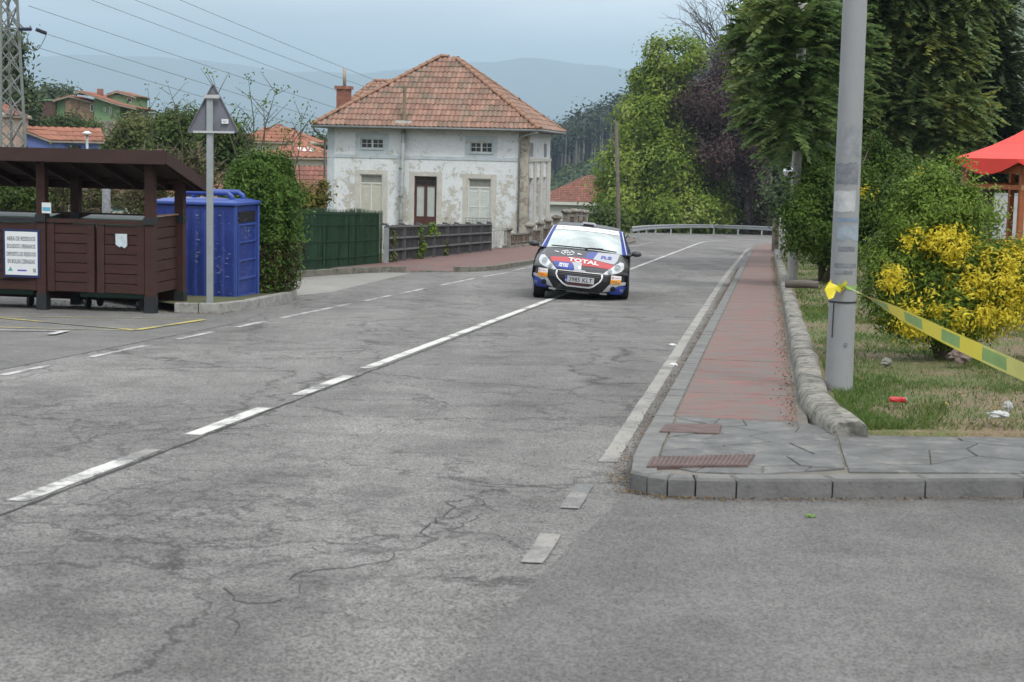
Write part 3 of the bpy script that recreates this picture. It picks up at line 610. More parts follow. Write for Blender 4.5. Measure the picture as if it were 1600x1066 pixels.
SHUT2 = pm('grey_shutter', (.55, .58, .56), .6, .08, 3, .05)
DOORB = pm('brown_door', (.075, .028, .022), .5, .2, 5, .1)
WINW = pm('white_window_frame', (.62, .62, .58), .5, .1, 5, .05)
DARKG = pm('dark_glass', (.02, .024, .03), .12, .3, 2, 0, spec=.7)
PALEG = pm('pale_door_glass', (.42, .46, .44), .35, .1, 2, 0, spec=.6)
PIPE = pm('grey_pipe', (.30, .33, .33), .6, .2, 3, .1, col2=(.18, .17, .15), thr=(.55, .65))
GUT = pm('gutter_metal', (.16, .17, .17), .6, .2, 3, .1)
SOFF = pm('dark_soffit', (.09, .10, .095), .9, .2, 3, .1)
YH = 74.0
_p = at(821, 388, YH); HO = Vector((_p.x, YH, -G * YH)); X_ = Vector((CA, -SA, 0)); Y_ = Vector((SA, CA, 0))
def fac(px, py, back=0.0):
    """picture point -> (across, height) in the house's own frame on its front wall"""
    d = ray(px, py); C = Vector((0, 0, CZ)); k = (HO + Y_ * back - C).dot(Y_) / d.dot(Y_); p = C + d * k - HO; return p.dot(X_), p.z
def sid(px, py, off=0.0):
    d = ray(px, py); C = Vector((0, 0, CZ)); k = (HO + X_ * off - C).dot(X_) / d.dot(X_); p = C + d * k - HO; return p.dot(Y_), p.z
house = thing('house', HO, 'large two storey white house with peeling plaster and red tiled hipped roof beside the road', 'house', RZ)
WL = fac(511.6, 300)[0]; DP = sid(858, 300)[0]; ZE = fac(666, 199.5, -.55)[1]; ZT = ZE + .02
def open_wall(x0, x1, z0, z1, ops, dep=.2, axis='x', mi=0):
    """a wall face with real openings and reveals; ops are (x0,x1,z0,z1)"""
    mb = MB(); xs = sorted({x0, x1, *[o[0] for o in ops], *[o[1] for o in ops]}); zs = sorted({z0, z1, *[o[2] for o in ops], *[o[3] for o in ops]})
    P = (lambda x, y, z: (x, y, z)) if axis == 'x' else (lambda x, y, z: (-y, x, z))
    for i in range(len(xs) - 1):
        for j in range(len(zs) - 1):
            cx, cz = (xs[i] + xs[i + 1]) / 2, (zs[j] + zs[j + 1]) / 2
            if any(o[0] < cx < o[1] and o[2] < cz < o[3] for o in ops): continue
            mb.add([P(xs[i], 0, zs[j]), P(xs[i + 1], 0, zs[j]), P(xs[i + 1], 0, zs[j + 1]), P(xs[i], 0, zs[j + 1])], [(0, 1, 2, 3)])
    for a, b_, c_, d_ in ops:
        q = [(a, c_), (b_, c_), (b_, d_), (a, d_)]
        for i in range(4):
            (u, v), (u2, v2) = q[i], q[(i + 1) % 4]; mb.add([P(u, 0, v), P(u2, 0, v2), P(u2, dep, v2), P(u, dep, v)], [(0, 3, 2, 1)])
    return mb
def rect(px0, px1, py0, py1):
    a = fac(px0, py0); b_ = fac(px1, py1); return (a[0], b_[0], b_[1], a[1])
DB = fac(664, 353)[1]; wl = fac(580, 272)[1]; 
ops = [rect(563.5, 598.7, 216.5, 232.5), rect(734.6, 769, 222, 239)]
a = rect(562.6, 597, 272, 330); d_ = rect(647.6, 681.5, 275, 353); e = rect(731.6, 766.7, 278.7, 340)
a = (a[0], a[1], DB + .02, a[3]); e = (e[0], e[1], DB + .02, e[3]); ops += [a, d_, e]
wall = open_wall(WL, 0, -.6, ZE - .02, ops)
wall.add([(WL, 0, -.6), (WL, DP, -.6), (WL, DP, ZE - .02), (WL, 0, ZE - .02)], [(0, 3, 2, 1)])
wall.add([(WL, DP, -.6), (0, DP, -.6), (0, DP, ZE - .02), (WL, DP, ZE - .02)], [(0, 3, 2, 1)])
wall.build('wall', PLASTER, house)
sops = []
for x0, x1, y0, y1 in ((1222, 1237, 662, 892), (1256, 1271, 658, 880), (1291, 1304, 655, 870), (1228, 1243, 478, 553), (1300, 1313, 480, 550)):
    f = lambda x, y: sid(460 + x / 3.332, 80 + y / 3.332); p, q = f(x0, y0), f(x1, y1); sops.append((p[0], q[0], (q[1] if y0 > 600 else f(x0, y1)[1]), p[1]))
zb = min(o[2] for o in sops[:3]); sops = [(o[0], o[1], zb if i < 3 else sops[3][2], sops[0][3] if i < 3 else sops[3][3]) for i, o in enumerate(sops)]
sw = open_wall(0, DP, -.6, ZE - .02, sops, .25, 'y'); sw.build('wall', PLASTER, house)
for o in sops:
    MB().box(-.2, -.16, o[0], o[1], o[2], o[3]).build('window', pm('violet_grey_shutter', (.17, .17, .20), .6, .1) if 'violet_grey_shutter' not in MATS else MATS['violet_grey_shutter'], house)
def frame(x0, x1, z0, z1, wd, y0, y1, mb, mi=0):
    mb.box(x0, x1, y0, y1, z1 - wd, z1, mi); mb.box(x0, x1, y0, y1, z0, z0 + wd, mi); mb.box(x0, x0 + wd, y0, y1, z0 + wd, z1 - wd, mi); mb.box(x1 - wd, x1, y0, y1, z0 + wd, z1 - wd, mi)
for i, o in enumerate(ops):
    x0, x1, z0, z1 = o
    sw_, st_ = (.24, .26) if i < 2 else (.24, .20)
    mb = MB(); yy = -.02
    mb.box(x0 - sw_, x1 + sw_, yy, -.001, z1, z1 + st_); mb.box(x0 - sw_, x0, yy, -.001, z0 - (.3 if i < 2 else 0), z1); mb.box(x1, x1 + sw_, yy, -.001, z0 - (.3 if i < 2 else 0), z1)
    if i < 2: mb.box(x0, x1, yy, -.001, z0 - .3, z0 - .06); mb.box(x0 - .04, x1 + .04, -.07, 0.0, z0 - .06, z0)
    mb.build('surround', TRIM if i < 2 else TRIM2, house)
    if i < 2:
        wn = MB(); frame(x0, x1, z0, z1, .045, .10, .15, wn); xm = (x0 + x1) / 2; wn.box(xm - .04, xm + .04, .10, .15, z0 + .045, z1 - .045)
        for c0, c1 in ((x0 + .045, xm - .04), (xm + .04, x1 - .045)):
            wn.box((c0 + c1) / 2 - .012, (c0 + c1) / 2 + .012, .11, .14, z0 + .045, z1 - .045); wn.box(c0, (c0 + c1) / 2 - .012, .11, .14, (z0 + z1) / 2 - .012, (z0 + z1) / 2 + .012); wn.box((c0 + c1) / 2 + .012, c1, .11, .14, (z0 + z1) / 2 - .012, (z0 + z1) / 2 + .012)
        wo = wn.build('window', WINW, house)
        for c0, c1 in ((x0 + .045, xm - .04), (xm + .04, x1 - .045)): MB().box(c0, c1, .145, .16, z0 + .045, z1 - .045).build('pane', DARKG, wo)
    elif i == 3:
        dm = MB(); frame(x0, x1, z0, z1, .06, .06, .14, dm); xm = (x0 + x1) / 2; zt = z1 - .42; dm.box(x0 + .06, x1 - .06, .06, .14, zt - .05, zt); dm.box(xm - .07, xm + .07, .06, .13, z0 + .06, zt - .05)
        dm.box(x0 + .06, x0 + .11, .07, .13, z0 + .06, zt - .05); dm.box(x1 - .11, x1 - .06, .07, .13, z0 + .06, zt - .05); dm.box(x0 + .11, xm - .07, .07, .13, z0 + .06, z0 + .42); dm.box(xm + .07, x1 - .11, .07, .13, z0 + .06, z0 + .42)
        for k in range(1, 4): xx = x0 + .06 + (x1 - x0 - .12) * k / 4; dm.box(xx - .012, xx + .012, .08, .12, zt, z1 - .06)
        dm.box(x0 + .06, x1 - .06, .085, .115, (zt + z1) / 2 - .02, (zt + z1) / 2 + .0)
        do = dm.build('door', DOORB, house)
        for c0, c1 in ((x0 + .11, xm - .07), (xm + .07, x1 - .11)): MB().box(c0, c1, .10, .12, z0 + .42, zt - .05).build('pane', PALEG, do)
        MB().box(x0 + .06, x1 - .06, .125, .14, zt, z1 - .06).build('fanlight', PALEG if False else DARKG, do)
    else:
        M_ = SHUT if i == 2 else SHUT2; xm = (x0 + x1) / 2; zt = z1 - .38
        wn = MB(); frame(x0, x1, z0, z1, .05, .05, .12, wn); wn.box(x0 + .05, x1 - .05, .05, .12, zt - .06, zt); wn.box(xm - .025, xm + .025, .045, .12, z0 + .05, zt - .06); wo = wn.build('window', WINW, house)
        for c0, c1 in ((x0 + .05, xm - .025), (xm + .025, x1 - .05)):
            sm = MB(); frame(c0, c1, z0 + .05, zt - .06, .05, .07, .10, sm); sm.box(c0 + .05, c1 - .05, .085, .10, z0 + .1, zt - .11); sm.box(c0 + .05, c1 - .05, .065, .085, (z0 + zt) / 2 - .03, (z0 + zt) / 2 + .03)
            for k in range(14): zz = z0 + .14 + (zt - z0 - .3) * k / 14; sm.box(c0 + .055, c1 - .055, .074, .085, zz, zz + .03)
            sm.build('shutter', M_, wo)
        bl = MB()
        for k in range(12): xx = x0 + .06 + (x1 - x0 - .12) * k / 12; bl.box(xx, xx + .03, .09, .11, zt, z1 - .05)
        bl.box(x0 + .05, x1 - .05, .11, .12, zt, z1 - .05); bl.build('louvre', pm('faded_louvre_%s' % ('left' if i == 2 else 'right'), (.24, .25, .22), .7, .15), wo)
# string course, base, corner pilaster, cornice
zc0 = fac(660, 246)[1]; TR = MB(); TR.box(WL - .02, 0.02, -.03, -.001, zc0 - .09, zc0 + .06); TR.box(WL - .015, WL + .32, -.018, -.001, -.6, zc0 - .09); TR.box(WL - .015, WL + .32, -.018, -.001, zc0 + .06, ZE - .03); TR.build('string_course', TRIM, house)
MB().box(-.42, .03, -.035, -.0315, -.6, ZE - .03).box(.001, .03, -.0315, .45, -.6, ZE - .03).build('pilaster', STAIN, house)
sp_ = MB()
for k in range(4):
    y0 = sops[k][1] if k < 3 else 0; 
for (ya, yb) in ((.9, sops[0][0] - .06), (sops[0][1] + .06, sops[1][0] - .06), (sops[1][1] + .06, sops[2][0] - .06), (sops[2][1] + .06, DP)):
    if yb > ya: sp_.box(.001, .06, ya, yb, -.6, zc0 - .1)
sp_.box(.001, .08, .46, DP + .02, zc0 - .09, zc0 + .06); sp_.build('pilaster', TRIM2, house)
OV = .62
# roof
ax, az = fac(699, 90, DP / 2); rl = .35
e = [(WL - OV, -OV, ZE), (OV, -OV, ZE), (OV, DP + OV, ZE), (WL - OV, DP + OV, ZE)]; r1, r2 = (ax - rl, DP / 2, az), (ax + rl, DP / 2, az)
def tile_face(mb, e0, e1, r0, r1, pitch=.22, row=.42, lift=.05, coarse=False):
    e0, e1, r0, r1 = map(Vector, (e0, e1, r0, r1)); n = (e1 - e0).cross(r0 - e0).normalized(); n = n if n.z > 0 else -n; ud = (e1 - e0).normalized()
    dn = n.cross(ud).normalized(); dn = dn if dn.z < 0 else -dn; L_ = (r0 - e0).dot(-dn); k = 0; nr = max(1, int(L_ / row))
    for k in range(nr):
        f0, f1 = k / nr, (k + 1) / nr; a0, b0 = e0.lerp(r0, f0), e1.lerp(r1, f0); a1 = e0.lerp(r0, (f0 + f1) / 2); b1 = e1.lerp(r1, (f0 + f1) / 2)
        x0, x1 = (a1 - e0).dot(ud), (b1 - e0).dot(ud); m_ = math.floor(x0 / pitch); base = e0 - dn * (L_ * f0)
        while m_ * pitch < x1:
            xa = m_ * pitch; m_ += 1
            if xa + pitch * .4 < x0 or xa + pitch * .6 > x1: continue
            j = random.uniform(-.012, .012); p = base + ud * (xa + pitch * .02) + dn * j; up = -dn * (L_ / nr * 1.08); w_ = pitch * .96; h = random.uniform(.9, 1.15)
            cols = [(0, .012), (.22, .045), (.5, .06), (.72, .03), (1, .008)] if not coarse else [(0, .01), (.45, .06), (1, .01)]
            lo = [p + ud * (w_ * c_) + n * (z_ * h + lift) for c_, z_ in cols]; hi = [v + up - n * lift * .8 for v in lo]; lip = [v - n * (lift * .9) for v in lo]; q = len(cols)
            mb.add(lip + lo + hi, [(i, i + 1, q + i + 1, q + i) for i in range(q - 1)] + [(q + i, q + i + 1, 2 * q + i + 1, 2 * q + i) for i in range(q - 1)])
rf = MB(); up_ = lambda p, d: (p[0], p[1], p[2] + d)
rf.add([e[0], e[1], r2, r1, e[2], e[3]], [(0, 1, 2, 3), (1, 4, 2), (4, 5, 3, 2), (5, 0, 3)]); rf.add([(p[0], p[1], p[2] - .10) for p in e], [(0, 3, 2, 1)])
for i in range(4): a_, b_ = e[i], e[(i + 1) % 4]; rf.add([a_, b_, up_(b_, -.10), up_(a_, -.10)], [(0, 3, 2, 1)])
roof = rf.build('roof', SOFF, house)
tm = MB(); tile_face(tm, e[0], e[1], r1, r2); tile_face(tm, e[1], e[2], r2, r2); tile_face(tm, e[2], e[3], r2, r1); tile_face(tm, e[3], e[0], r1, r1)
to = tm.build('roof_tiles', TILE, roof); to['kind'] = 'stuff'
capm = MB(); 
for i in range(7):
    a_ = math.pi * i / 6
cv = []
for (yy, rr_) in ((0, .15), (.44, .115)):
    for i in range(6): a_ = math.pi * i / 5; cv.append((math.cos(a_) * rr_, yy, math.sin(a_) * rr_ * .8))
capm.add(cv, [(i, i + 1, 7 + i, 6 + i) for i in range(5)] + [(0, 5, 4, 3, 2, 1)])
cap_me = capm.mesh('ridge_tile', RTILE)
def ridge_run(a_, b_, parent, me=None, ln=.4, lift=.05):
    a_, b_ = Vector(a_), Vector(b_); d = b_ - a_; n = int(d.length / ln); d.normalize(); r = d.cross(Vector((0, 0, 1))).normalized(); u = r.cross(d)
    M = Matrix((r, d, u)).transposed().to_4x4()
    for i in range(n):
        o = link('ridge_tile', me or cap_me, parent); o.matrix_local = Matrix.Translation(a_ + d * (i * ln) + u * lift + r * random.uniform(-.015, .015)) @ M
for a_, b_ in ((e[0], r1), (e[1], r2), (e[2], r2), (e[3], r1), (r1, r2)): ridge_run(a_, b_, roof)
# gutter and pipes
gm = MB(); gm.tube([(WL - OV, -OV - .05, ZE - .04), (OV + .05, -OV - .05, ZE - .04), (OV + .05, DP + OV, ZE - .04)], .065, 8); gm.build('gutter', GUT, house, True)
dx = fac(811, 300)[0]; MB().tube([(OV * .9, -OV - .05, ZE - .1), (dx + .1, -.35, ZE - .32), (dx, -.10, ZE - .55), (dx, -.10, -.3)], .04, 8).build('drainpipe', PIPE, house, True)
lx = fac(508, 300)[0]; MB().tube([(WL - OV + .1, -OV - .05, ZE - .1), (WL - OV + .12, -.5, ZE - .25), (lx, -.12, ZE - .6), (lx, -.10, -.3)], .05, 8).build('drainpipe', GUT, house, True)
vx = fac(632, 250)[0]; vb = fac(627, 350)[0]; zt = fac(634, 133, -.2)[1]
vp = MB().tube([(vb, -.24, -.3), (vb + .03, -.24, 1.6), (vx, -.24, ZE - .2)], .10, 10); vp.build('vent_pipe', PIPE, house, True)
yv = .0
MB().tube([(vx, -.24, ZE - .2), (vx, -.24, ZE + .05), (vx + .02, -.24, zt - .1), (vx + .02, -.24, zt)], [.10, .085, .08, .08], 10).build('vent_pipe', pm('mossy_pipe', (.20, .17, .11), .8, .3, 3), house, True)
MB().box(vx - .35, vx + .4, -.5, -.2, ZE + .12, ZE + .3).build('flashing', pm('pale_mortar', (.5, .5, .47), .9, .3), house)
bx = MB()
for zz in (1.0, 2.1, 3.4): bx.tube([(vb + .02, -.24, zz), (vb + .02, -.24, zz + .08)], .12, 10)
bx.build('pipe_collar', GUT, house)
# balcony rail at the right window
bm_ = MB(); x0, x1 = ops[4][0] - .05, ops[4][1] + .05; zb_ = fac(750, 341)[1]
bm_.bar((x0, -.22, zb_), (x1, -.22, zb_), .03); bm_.bar((x0, -.22, zb_ - .12), (x1, -.22, zb_ - .12), .02)
for k in range(8): xx = x0 + (x1 - x0) * k / 7; bm_.bar((xx, -.22, zb_), (xx, -.22, .4), .016)
bm_.build('window_rail', GUT, house)
# chimney standing on the rear wing
cxm, czt = fac(537.5, 140, DP * .35); w2 = .27; zbm = fac(537, 175, DP * .35)[1]
ch = MB(); yc = DP * .35; ch.box(cxm - .30, cxm + .30, yc - .28, yc + .28, ZE - .3, czt).box(cxm - .38, cxm + .38, yc - .36, yc + .36, czt + .001, czt + .16); cho = ch.build('chimney', BRICK, house)
hz_ = fac(538, 106, DP * .35)[1]; MB().tube([(cxm + .02, yc, czt + .16), (cxm + .02, yc, hz_)], .085, 10).build('flue', pm('grey_flue', (.33, .29, .25), .8, .2), cho, True)
bk = MB()
zz = zbm - .5
while zz < czt - .05:
    for i in range(3):
        for f_ in (-1,):
            o_ = .1 if int(zz / .09) % 2 else 0; xx = cxm - .30 + i * .2 + o_ * .5
            bk.box(xx + .008, min(xx + .19, cxm + .30), yc - .292, yc - .281, zz, zz + .075)
    zz += .09
bk.build('bricks', BRICK, cho)['kind'] = 'stuff'
# rear wing roof behind the left hip
wx0, wz0 = fac(545, 178, DP + 1.5); wx1, wz1 = fac(585, 128, DP + 2.2); wx2, _z = fac(612, 129, DP + 2.2)
wf = MB(); q = [(wx0 - .2, DP * .55, ZE + .02), (ax + 1, DP * .55, ZE + .02), (ax + 1, DP + 4.5, ZE + .02), (wx0 - .2, DP + 4.5, ZE + .02)]; ra, rb = (wx1, DP + 2.2, wz1), (ax + 1, DP + 2.2, wz1)
wf.add([*q, ra, rb], [(0, 1, 5, 4), (3, 0, 4), (2, 3, 4, 5)]); wo = wf.build('roof', SOFF, house); tm = MB(); tile_face(tm, q[0], q[1], ra, rb); tile_face(tm, q[3], q[0], ra, ra); to = tm.build('roof_tiles', TILE, wo); to['kind'] = 'stuff'
ridge_run(q[0], ra, wo); ridge_run(ra, rb, wo)
MB().box(wx0 + .3, ax + 1, DP + .01, DP + 4.2, -.5, ZE).build('wall', PLASTER, house)
# ------------------------------------------------------------------ houses further off
OT = pm('orange_roof_tile', (.28, .115, .072), .85, .15, .6, .1, isl=.14); OT2 = pm('dull_red_roof_tile', (.22, .095, .07), .85, .22, .6, .1, isl=.2, col2=(.13, .09, .06), thr=(.55, .65))
CREAM = pm('cream_render', (.50, .47, .40), .9, .08, .8); WHITE = pm('white_render', (.62, .63, .62), .9, .06, .8, col2=(.45, .44, .4), thr=(.6, .7), c2scale=.8)
GREEN = pm('green_render', (.17, .28, .15), .9, .08, .8); BLUE = pm('blue_render', (.13, .19, .46), .9, .08, .8); DKW = pm('dark_window', (.035, .035, .04), .3, .2, 3, 0)
STW = pm('rubble_facing', (.27, .18, .12), .9, .4, 3, .4, 6, col2=(.14, .11, .09), thr=(.5, .6), c2scale=5)
def simple_house(name, label, px, Y, yaw, wd, dp, z0, ze, zr, wall, tile, roof='hip', ov=.5, wins=(), rlen=None, pitch=.5, row=.8, gx=None):
    """walls, tiled roof and windows; the origin is the middle of the front wall"""
    q = at(px, 250, Y); h = thing(name, (q.x, Y, z0), label, 'house', yaw); ze -= z0; zr -= z0
    mw = open_wall(-wd / 2, wd / 2, -2.5, ze, [w_[:4] for w_ in wins if w_[4] == 'f'], .15); sd_ = [w_[:4] for w_ in wins if w_[4] == 's']
    o = open_wall(0, dp, -2.5, ze, sd_, .15, 'y'); o.v = [(v[0] + wd / 2, v[1], v[2]) for v in o.v]; mw.add(o.v, o.f)
    mw.add([(-wd / 2, 0, -2.5), (-wd / 2, dp, -2.5), (-wd / 2, dp, ze), (-wd / 2, 0, ze)], [(0, 3, 2, 1)]); mw.add([(-wd / 2, dp, -2.5), (wd / 2, dp, -2.5), (wd / 2, dp, ze), (-wd / 2, dp, ze)], [(0, 3, 2, 1)])
    x0, x1, y0, y1 = -wd / 2 - ov, wd / 2 + ov, -ov, dp + ov; e = [(x0, y0, ze), (x1, y0, ze), (x1, y1, ze), (x0, y1, ze)]
    rm = MB(); tm = MB()
    if roof == 'hip':
        k = min(wd, dp) / 2 + ov; 
        if wd >= dp: a, b_ = (x0 + k, (y0 + y1) / 2, zr), (x1 - k, (y0 + y1) / 2, zr)
        else: a = b_ = None
        if a is None: a, b_ = (0, y0 + k, zr), (0, y1 - k, zr); F_ = [(e[0], e[1], a, a), (e[1], e[2], a, b_), (e[2], e[3], b_, b_), (e[3], e[0], b_, a)]
        else: F_ = [(e[0], e[1], a, b_), (e[1], e[2], b_, b_), (e[2], e[3], b_, a), (e[3], e[0], a, a)]
    elif roof == 'gx':                                             # ridge along x, gables at the ends
        a, b_ = (x0, (y0 + y1) / 2, zr), (x1, (y0 + y1) / 2, zr); F_ = [(e[0], e[1], a, b_), (e[2], e[3], b_, a)]
        for sx_ in (-1, 1): mw.add([(sx_ * wd / 2, 0, ze), (sx_ * wd / 2, dp, ze), (sx_ * wd / 2, dp / 2, zr - .1)], [(0, 1, 2)])
    else:                                                          # ridge along y, gable towards us
        gxx = gx if gx is not None else 0
        a, b_ = (gxx, y0, zr), (gxx, y1, zr); F_ = [(e[1], e[2], a, b_), (e[3], e[0], b_, a)]
        for yy in (0, dp): mw.add([(-wd / 2, yy, ze), (wd / 2, yy, ze), (gxx, yy, zr - .1)], [(0, 1, 2)])
    mw.build('wall', wall, h)
    for (p0, p1, p2, p3) in F_:
        rm.add([p0, p1, p3, p2], [(0, 1, 2, 3)]); rm.add([(p[0], p[1], p[2] - .12) for p in (p0, p1, p3, p2)], [(3, 2, 1, 0)])
        rm.add([p0, p1, up_(p1, -.12), up_(p0, -.12)], [(0, 3, 2, 1)]); tile_face(tm, p0, p1, p2, p3, pitch, row, coarse=True)
        if roof not in ('hip', 'gx'): rm.add([p1, p3, up_(p3, -.12), up_(p1, -.12)], [(0, 1, 2, 3)]); rm.add([p0, p2, up_(p2, -.12), up_(p0, -.12)], [(0, 1, 2, 3)])
    ro = rm.build('roof', pm('eaves_board', (.30, .25, .2), .9) if 'eaves_board' not in MATS else MATS['eaves_board'], h); tt_ = tm.build('roof_tiles', tile, ro); tt_['kind'] = 'stuff'
    for w_ in wins:
        x0, x1, z0_, z1_ = w_[:4]; fm = MB(); P = (lambda m_: m_) 
        if w_[4] == 'f':
            frame(x0, x1, z0_, z1_, .06, .06, .11, fm); wo = fm.build('window', w_[5] if len(w_) > 5 else WINW, h); MB().box(x0 + .06, x1 - .06, .10, .13, z0_ + .06, z1_ - .06).build('pane', DKW, wo)
        else:
            frame(x0, x1, z0_, z1_, .06, .06, .11, fm); fm.v = [(wd / 2 - v[1], v[0], v[2]) for v in fm.v]; wo = fm.build('window', WINW, h)
            pn = MB().box(x0 + .06, x1 - .06, .10, .13, z0_ + .06, z1_ - .06); pn.v = [(wd / 2 - v[1], v[0], v[2]) for v in pn.v]; pn.build('pane', DKW, wo)
    h['hw'] = wd; del h['hw']
    return h, ro
zpx = lambda px, py, Y: at(px, py, Y).z
# orange roofed houses between the hedge and the big house
hA, rA = simple_house('house', 'cream house with an orange hipped roof above the hedge, the further of two', 426, 135, 0, 6.6, 7, zpx(420, 300, 135), zpx(420, 222, 135), zpx(412, 194, 135), CREAM, OT, wins=((1.2, 2.2, 1.9, 3.1, 'f'), (-1.6, -.6, 1.9, 3.1, 'f')))
hB, rB = simple_house('house', 'cream house with orange hipped roof and two white skylights, left of the big house', 462, 112, 0, 5.2, 6, zpx(460, 300, 112), zpx(455, 246, 112), zpx(445, 222, 112), CREAM, OT, ov=.35, wins=())
ze_ = zpx(455, 246, 112) - zpx(460, 300, 112); zr_ = zpx(445, 222, 112) - zpx(460, 300, 112)
for sxp in (469, 484):
    q = at(sxp, 238, 112); x = (sxp - 462) / F * 112; f_ = .42; yy = -.35 + 3.35 * f_; zz = ze_ + (zr_ - ze_) * f_ + .14; sl_ = (zr_ - ze_) / 3.35
    mbk = MB(); mbk.add([(x - .25 - .15, yy - .5 + .9, zz + sl_ * .4), (x + .25 - .15, yy + .4, zz + sl_ * .4), (x + .35, yy - .35, zz - sl_ * .35), (x - .15, yy - .35, zz - sl_ * .35)], [(0, 3, 2, 1)])
    mbk.v += [(v[0], v[1], v[2] - .1) for v in mbk.v[:4]]; mbk.f += [(0, 1, 5, 4), (1, 2, 6, 5), (2, 3, 7, 6), (3, 0, 4, 7)]; mbk.m += [0] * 4
    mbk.build('skylight', pm('skylight_glass', (.75, .78, .8), .2, .05, 3, 0) if 'skylight_glass' not in MATS else MATS['skylight_glass'], rB)
zb0 = zpx(460, 300, 112); x0 = (462 - 462) / F * 112; 
wn = MB(); za, zb2 = zpx(480, 262, 112) - zb0, zpx(480, 268.5, 112) - zb0; xa, xb = (460 - 462) / F * 112, (504 - 462) / F * 112 
wn.box(xa, xb, -.03, -.001, za - .33, za + .03); ww = wn.build('window', DKW, hB)
bar_ = MB(); 
for k in range(12): xx = xa + (xb - xa) * k / 11; bar_.box(xx - .02, xx + .02, -.05, -.0305, za - .33, za + .03)
bar_.build('window_bar', pm('brown_frame', (.12, .07, .05), .7), ww)
hC, rC = simple_house('house', 'low building whose dull red tiled roof slopes down beside the big house', 470, 92, 0, 6.0, 6.5, zpx(480, 360, 92), zpx(480, 326, 92), zpx(480, 262, 92), CREAM, OT2, 'gx', pitch=.3, row=.45, wins=())
# white house behind the shelter
hD, rD = simple_house('house', 'white cottage with weathered red roof seen through the waste shelter', 190, 62, .25, 6.8, 5, zpx(190, 370, 62), zpx(190, 304, 62), zpx(190, 270, 62), WHITE, OT2, 'gx', pitch=.3, row=.45, wins=((-.35, .1, 1.0, 1.6, 'f', pm('teal_frame', (.05, .2, .22), .6)), (1.9, 2.3, 1.1, 1.6, 'f')))
# house across the bend to the right of the big house
hE, rE = simple_house('house', 'low white house with brown red tiled roof behind the pillar fence', 922, 168, -.05, 10.5, 10, zpx(900, 366, 168), zpx(900, 316, 168), zpx(940, 276, 168), WHITE, OT2, pitch=.3, row=.4, wins=((1.6, 2.5, .2, 1.35, 'f', DOORB), (.4, 1.2, .6, 1.35, 'f')))
MB().box(-5.8, 5.8, -.56, -.51, zpx(900, 316, 168) - zpx(900, 366, 168) - .3, zpx(900, 316, 168) - zpx(900, 366, 168) + .02).build('eaves_board', WINW, hE)
# blue house on the left
zb0 = zpx(60, 262, 108)
hF, rF = simple_house('house', 'bright blue house with orange gabled roof behind the waste shelter', 92, 108, .38, 5.2, 4.4, zb0, zpx(90, 220, 108), zpx(90, 199, 108), BLUE, OT, 'gx', ov=.35, wins=((-.9, -.1, .5, 1.5, 'f', BLUE), (.6, 1.5, .1, 1.6, 'f', BLUE)))
q = MB(); 
gb_, rG_ = simple_house('house', 'gabled blue wing with porch beside the pylon', 44, 104, .0, 2.5, 5, zpx(44, 262, 104), zpx(44, 219, 104), zpx(34, 203, 104), BLUE, OT, 'gy', ov=.25, wins=((-.7, .0, .6, 1.4, 'f', BLUE),), gx=-.3)
# green house on its mound
zg = zpx(140, 192, 165); P165 = 165 / F
hG = thing('house', (at(135, 190, 165).x, 165, zg), 'green house with stepped red roofs and a stone faced wing on the hill top', 'house', 0)
def gx_(px): return (px - 135) * P165
def gz_(px, py): return zpx(px, py, 165) - zg
def gblock(px0, px1, pyt, dp, mat, y0=0, pyt2=None, nm='wall'):
    a, b_ = gx_(px0), gx_(px1); z0, z1 = gz_(px0, pyt), gz_(px1, pyt2 or pyt); mb = MB()
    mb.add([(a, y0, -2), (b_, y0, -2), (b_, y0, z1), (a, y0, z0), (a, y0 + dp, -2), (b_, y0 + dp, -2), (b_, y0 + dp, z1), (a, y0 + dp, z0)], [(0, 1, 2, 3), (1, 5, 6, 2), (5, 4, 7, 6), (4, 0, 3, 7), (3, 2, 6, 7)]); return mb.build(nm, mat, hG)
def groof(pts, y0, y1):
    """a mono or double pitched roof following the points given in the picture"""
    mb = MB(); tm = MB(); q = [(gx_(px), gz_(px, py)) for px, py in pts]
    for (a, za), (b_, zb_) in zip(q[:-1], q[1:]):
        mb.add([(a, y0, za), (b_, y0, zb_), (b_, y1, zb_), (a, y1, za), (a, y0, za - .16), (b_, y0, zb_ - .16), (b_, y1, zb_ - .16), (a, y1, za - .16)], [(0, 1, 2, 3), (0, 4, 5, 1), (4, 7, 6, 5), (3, 2, 6, 7)])
        lo, hi = ((a, za), (b_, zb_)) if za < zb_ else ((b_, zb_), (a, za)); tile_face(tm, (lo[0], y0, lo[1]), (lo[0], y1, lo[1]), (hi[0], y0, hi[1]), (hi[0], y1, hi[1]), .5, .6, coarse=True)
    r_ = mb.build('roof', MATS['eaves_board'], hG); tt_ = tm.build('roof_tiles', OT, r_); tt_['kind'] = 'stuff'; return r_
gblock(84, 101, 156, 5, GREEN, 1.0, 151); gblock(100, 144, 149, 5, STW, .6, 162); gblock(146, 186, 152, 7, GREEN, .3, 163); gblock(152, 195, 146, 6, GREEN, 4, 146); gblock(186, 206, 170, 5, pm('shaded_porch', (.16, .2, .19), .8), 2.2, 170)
gblock(56, 85, 157, 5, pm('maroon_shed', (.09, .045, .04), .8), .4, 157)
MB().box(gx_(54), gx_(85), .3, 5, gz_(56, 157) + .0, gz_(56, 157) + .18).build('roof', GREEN, hG)
groof([(82, 157), (107, 149.5), (148, 161)], .2, 6); groof([(119, 145), (128, 143), (182, 162), (215, 170)], -.6, 8); groof([(152, 146), (168, 140.5), (199, 149.5)], 3.6, 10)
MB().box(gx_(140), gx_(147), 3, 3.8, 2, gz_(143, 137)).build('chimney', BRICK, hG)
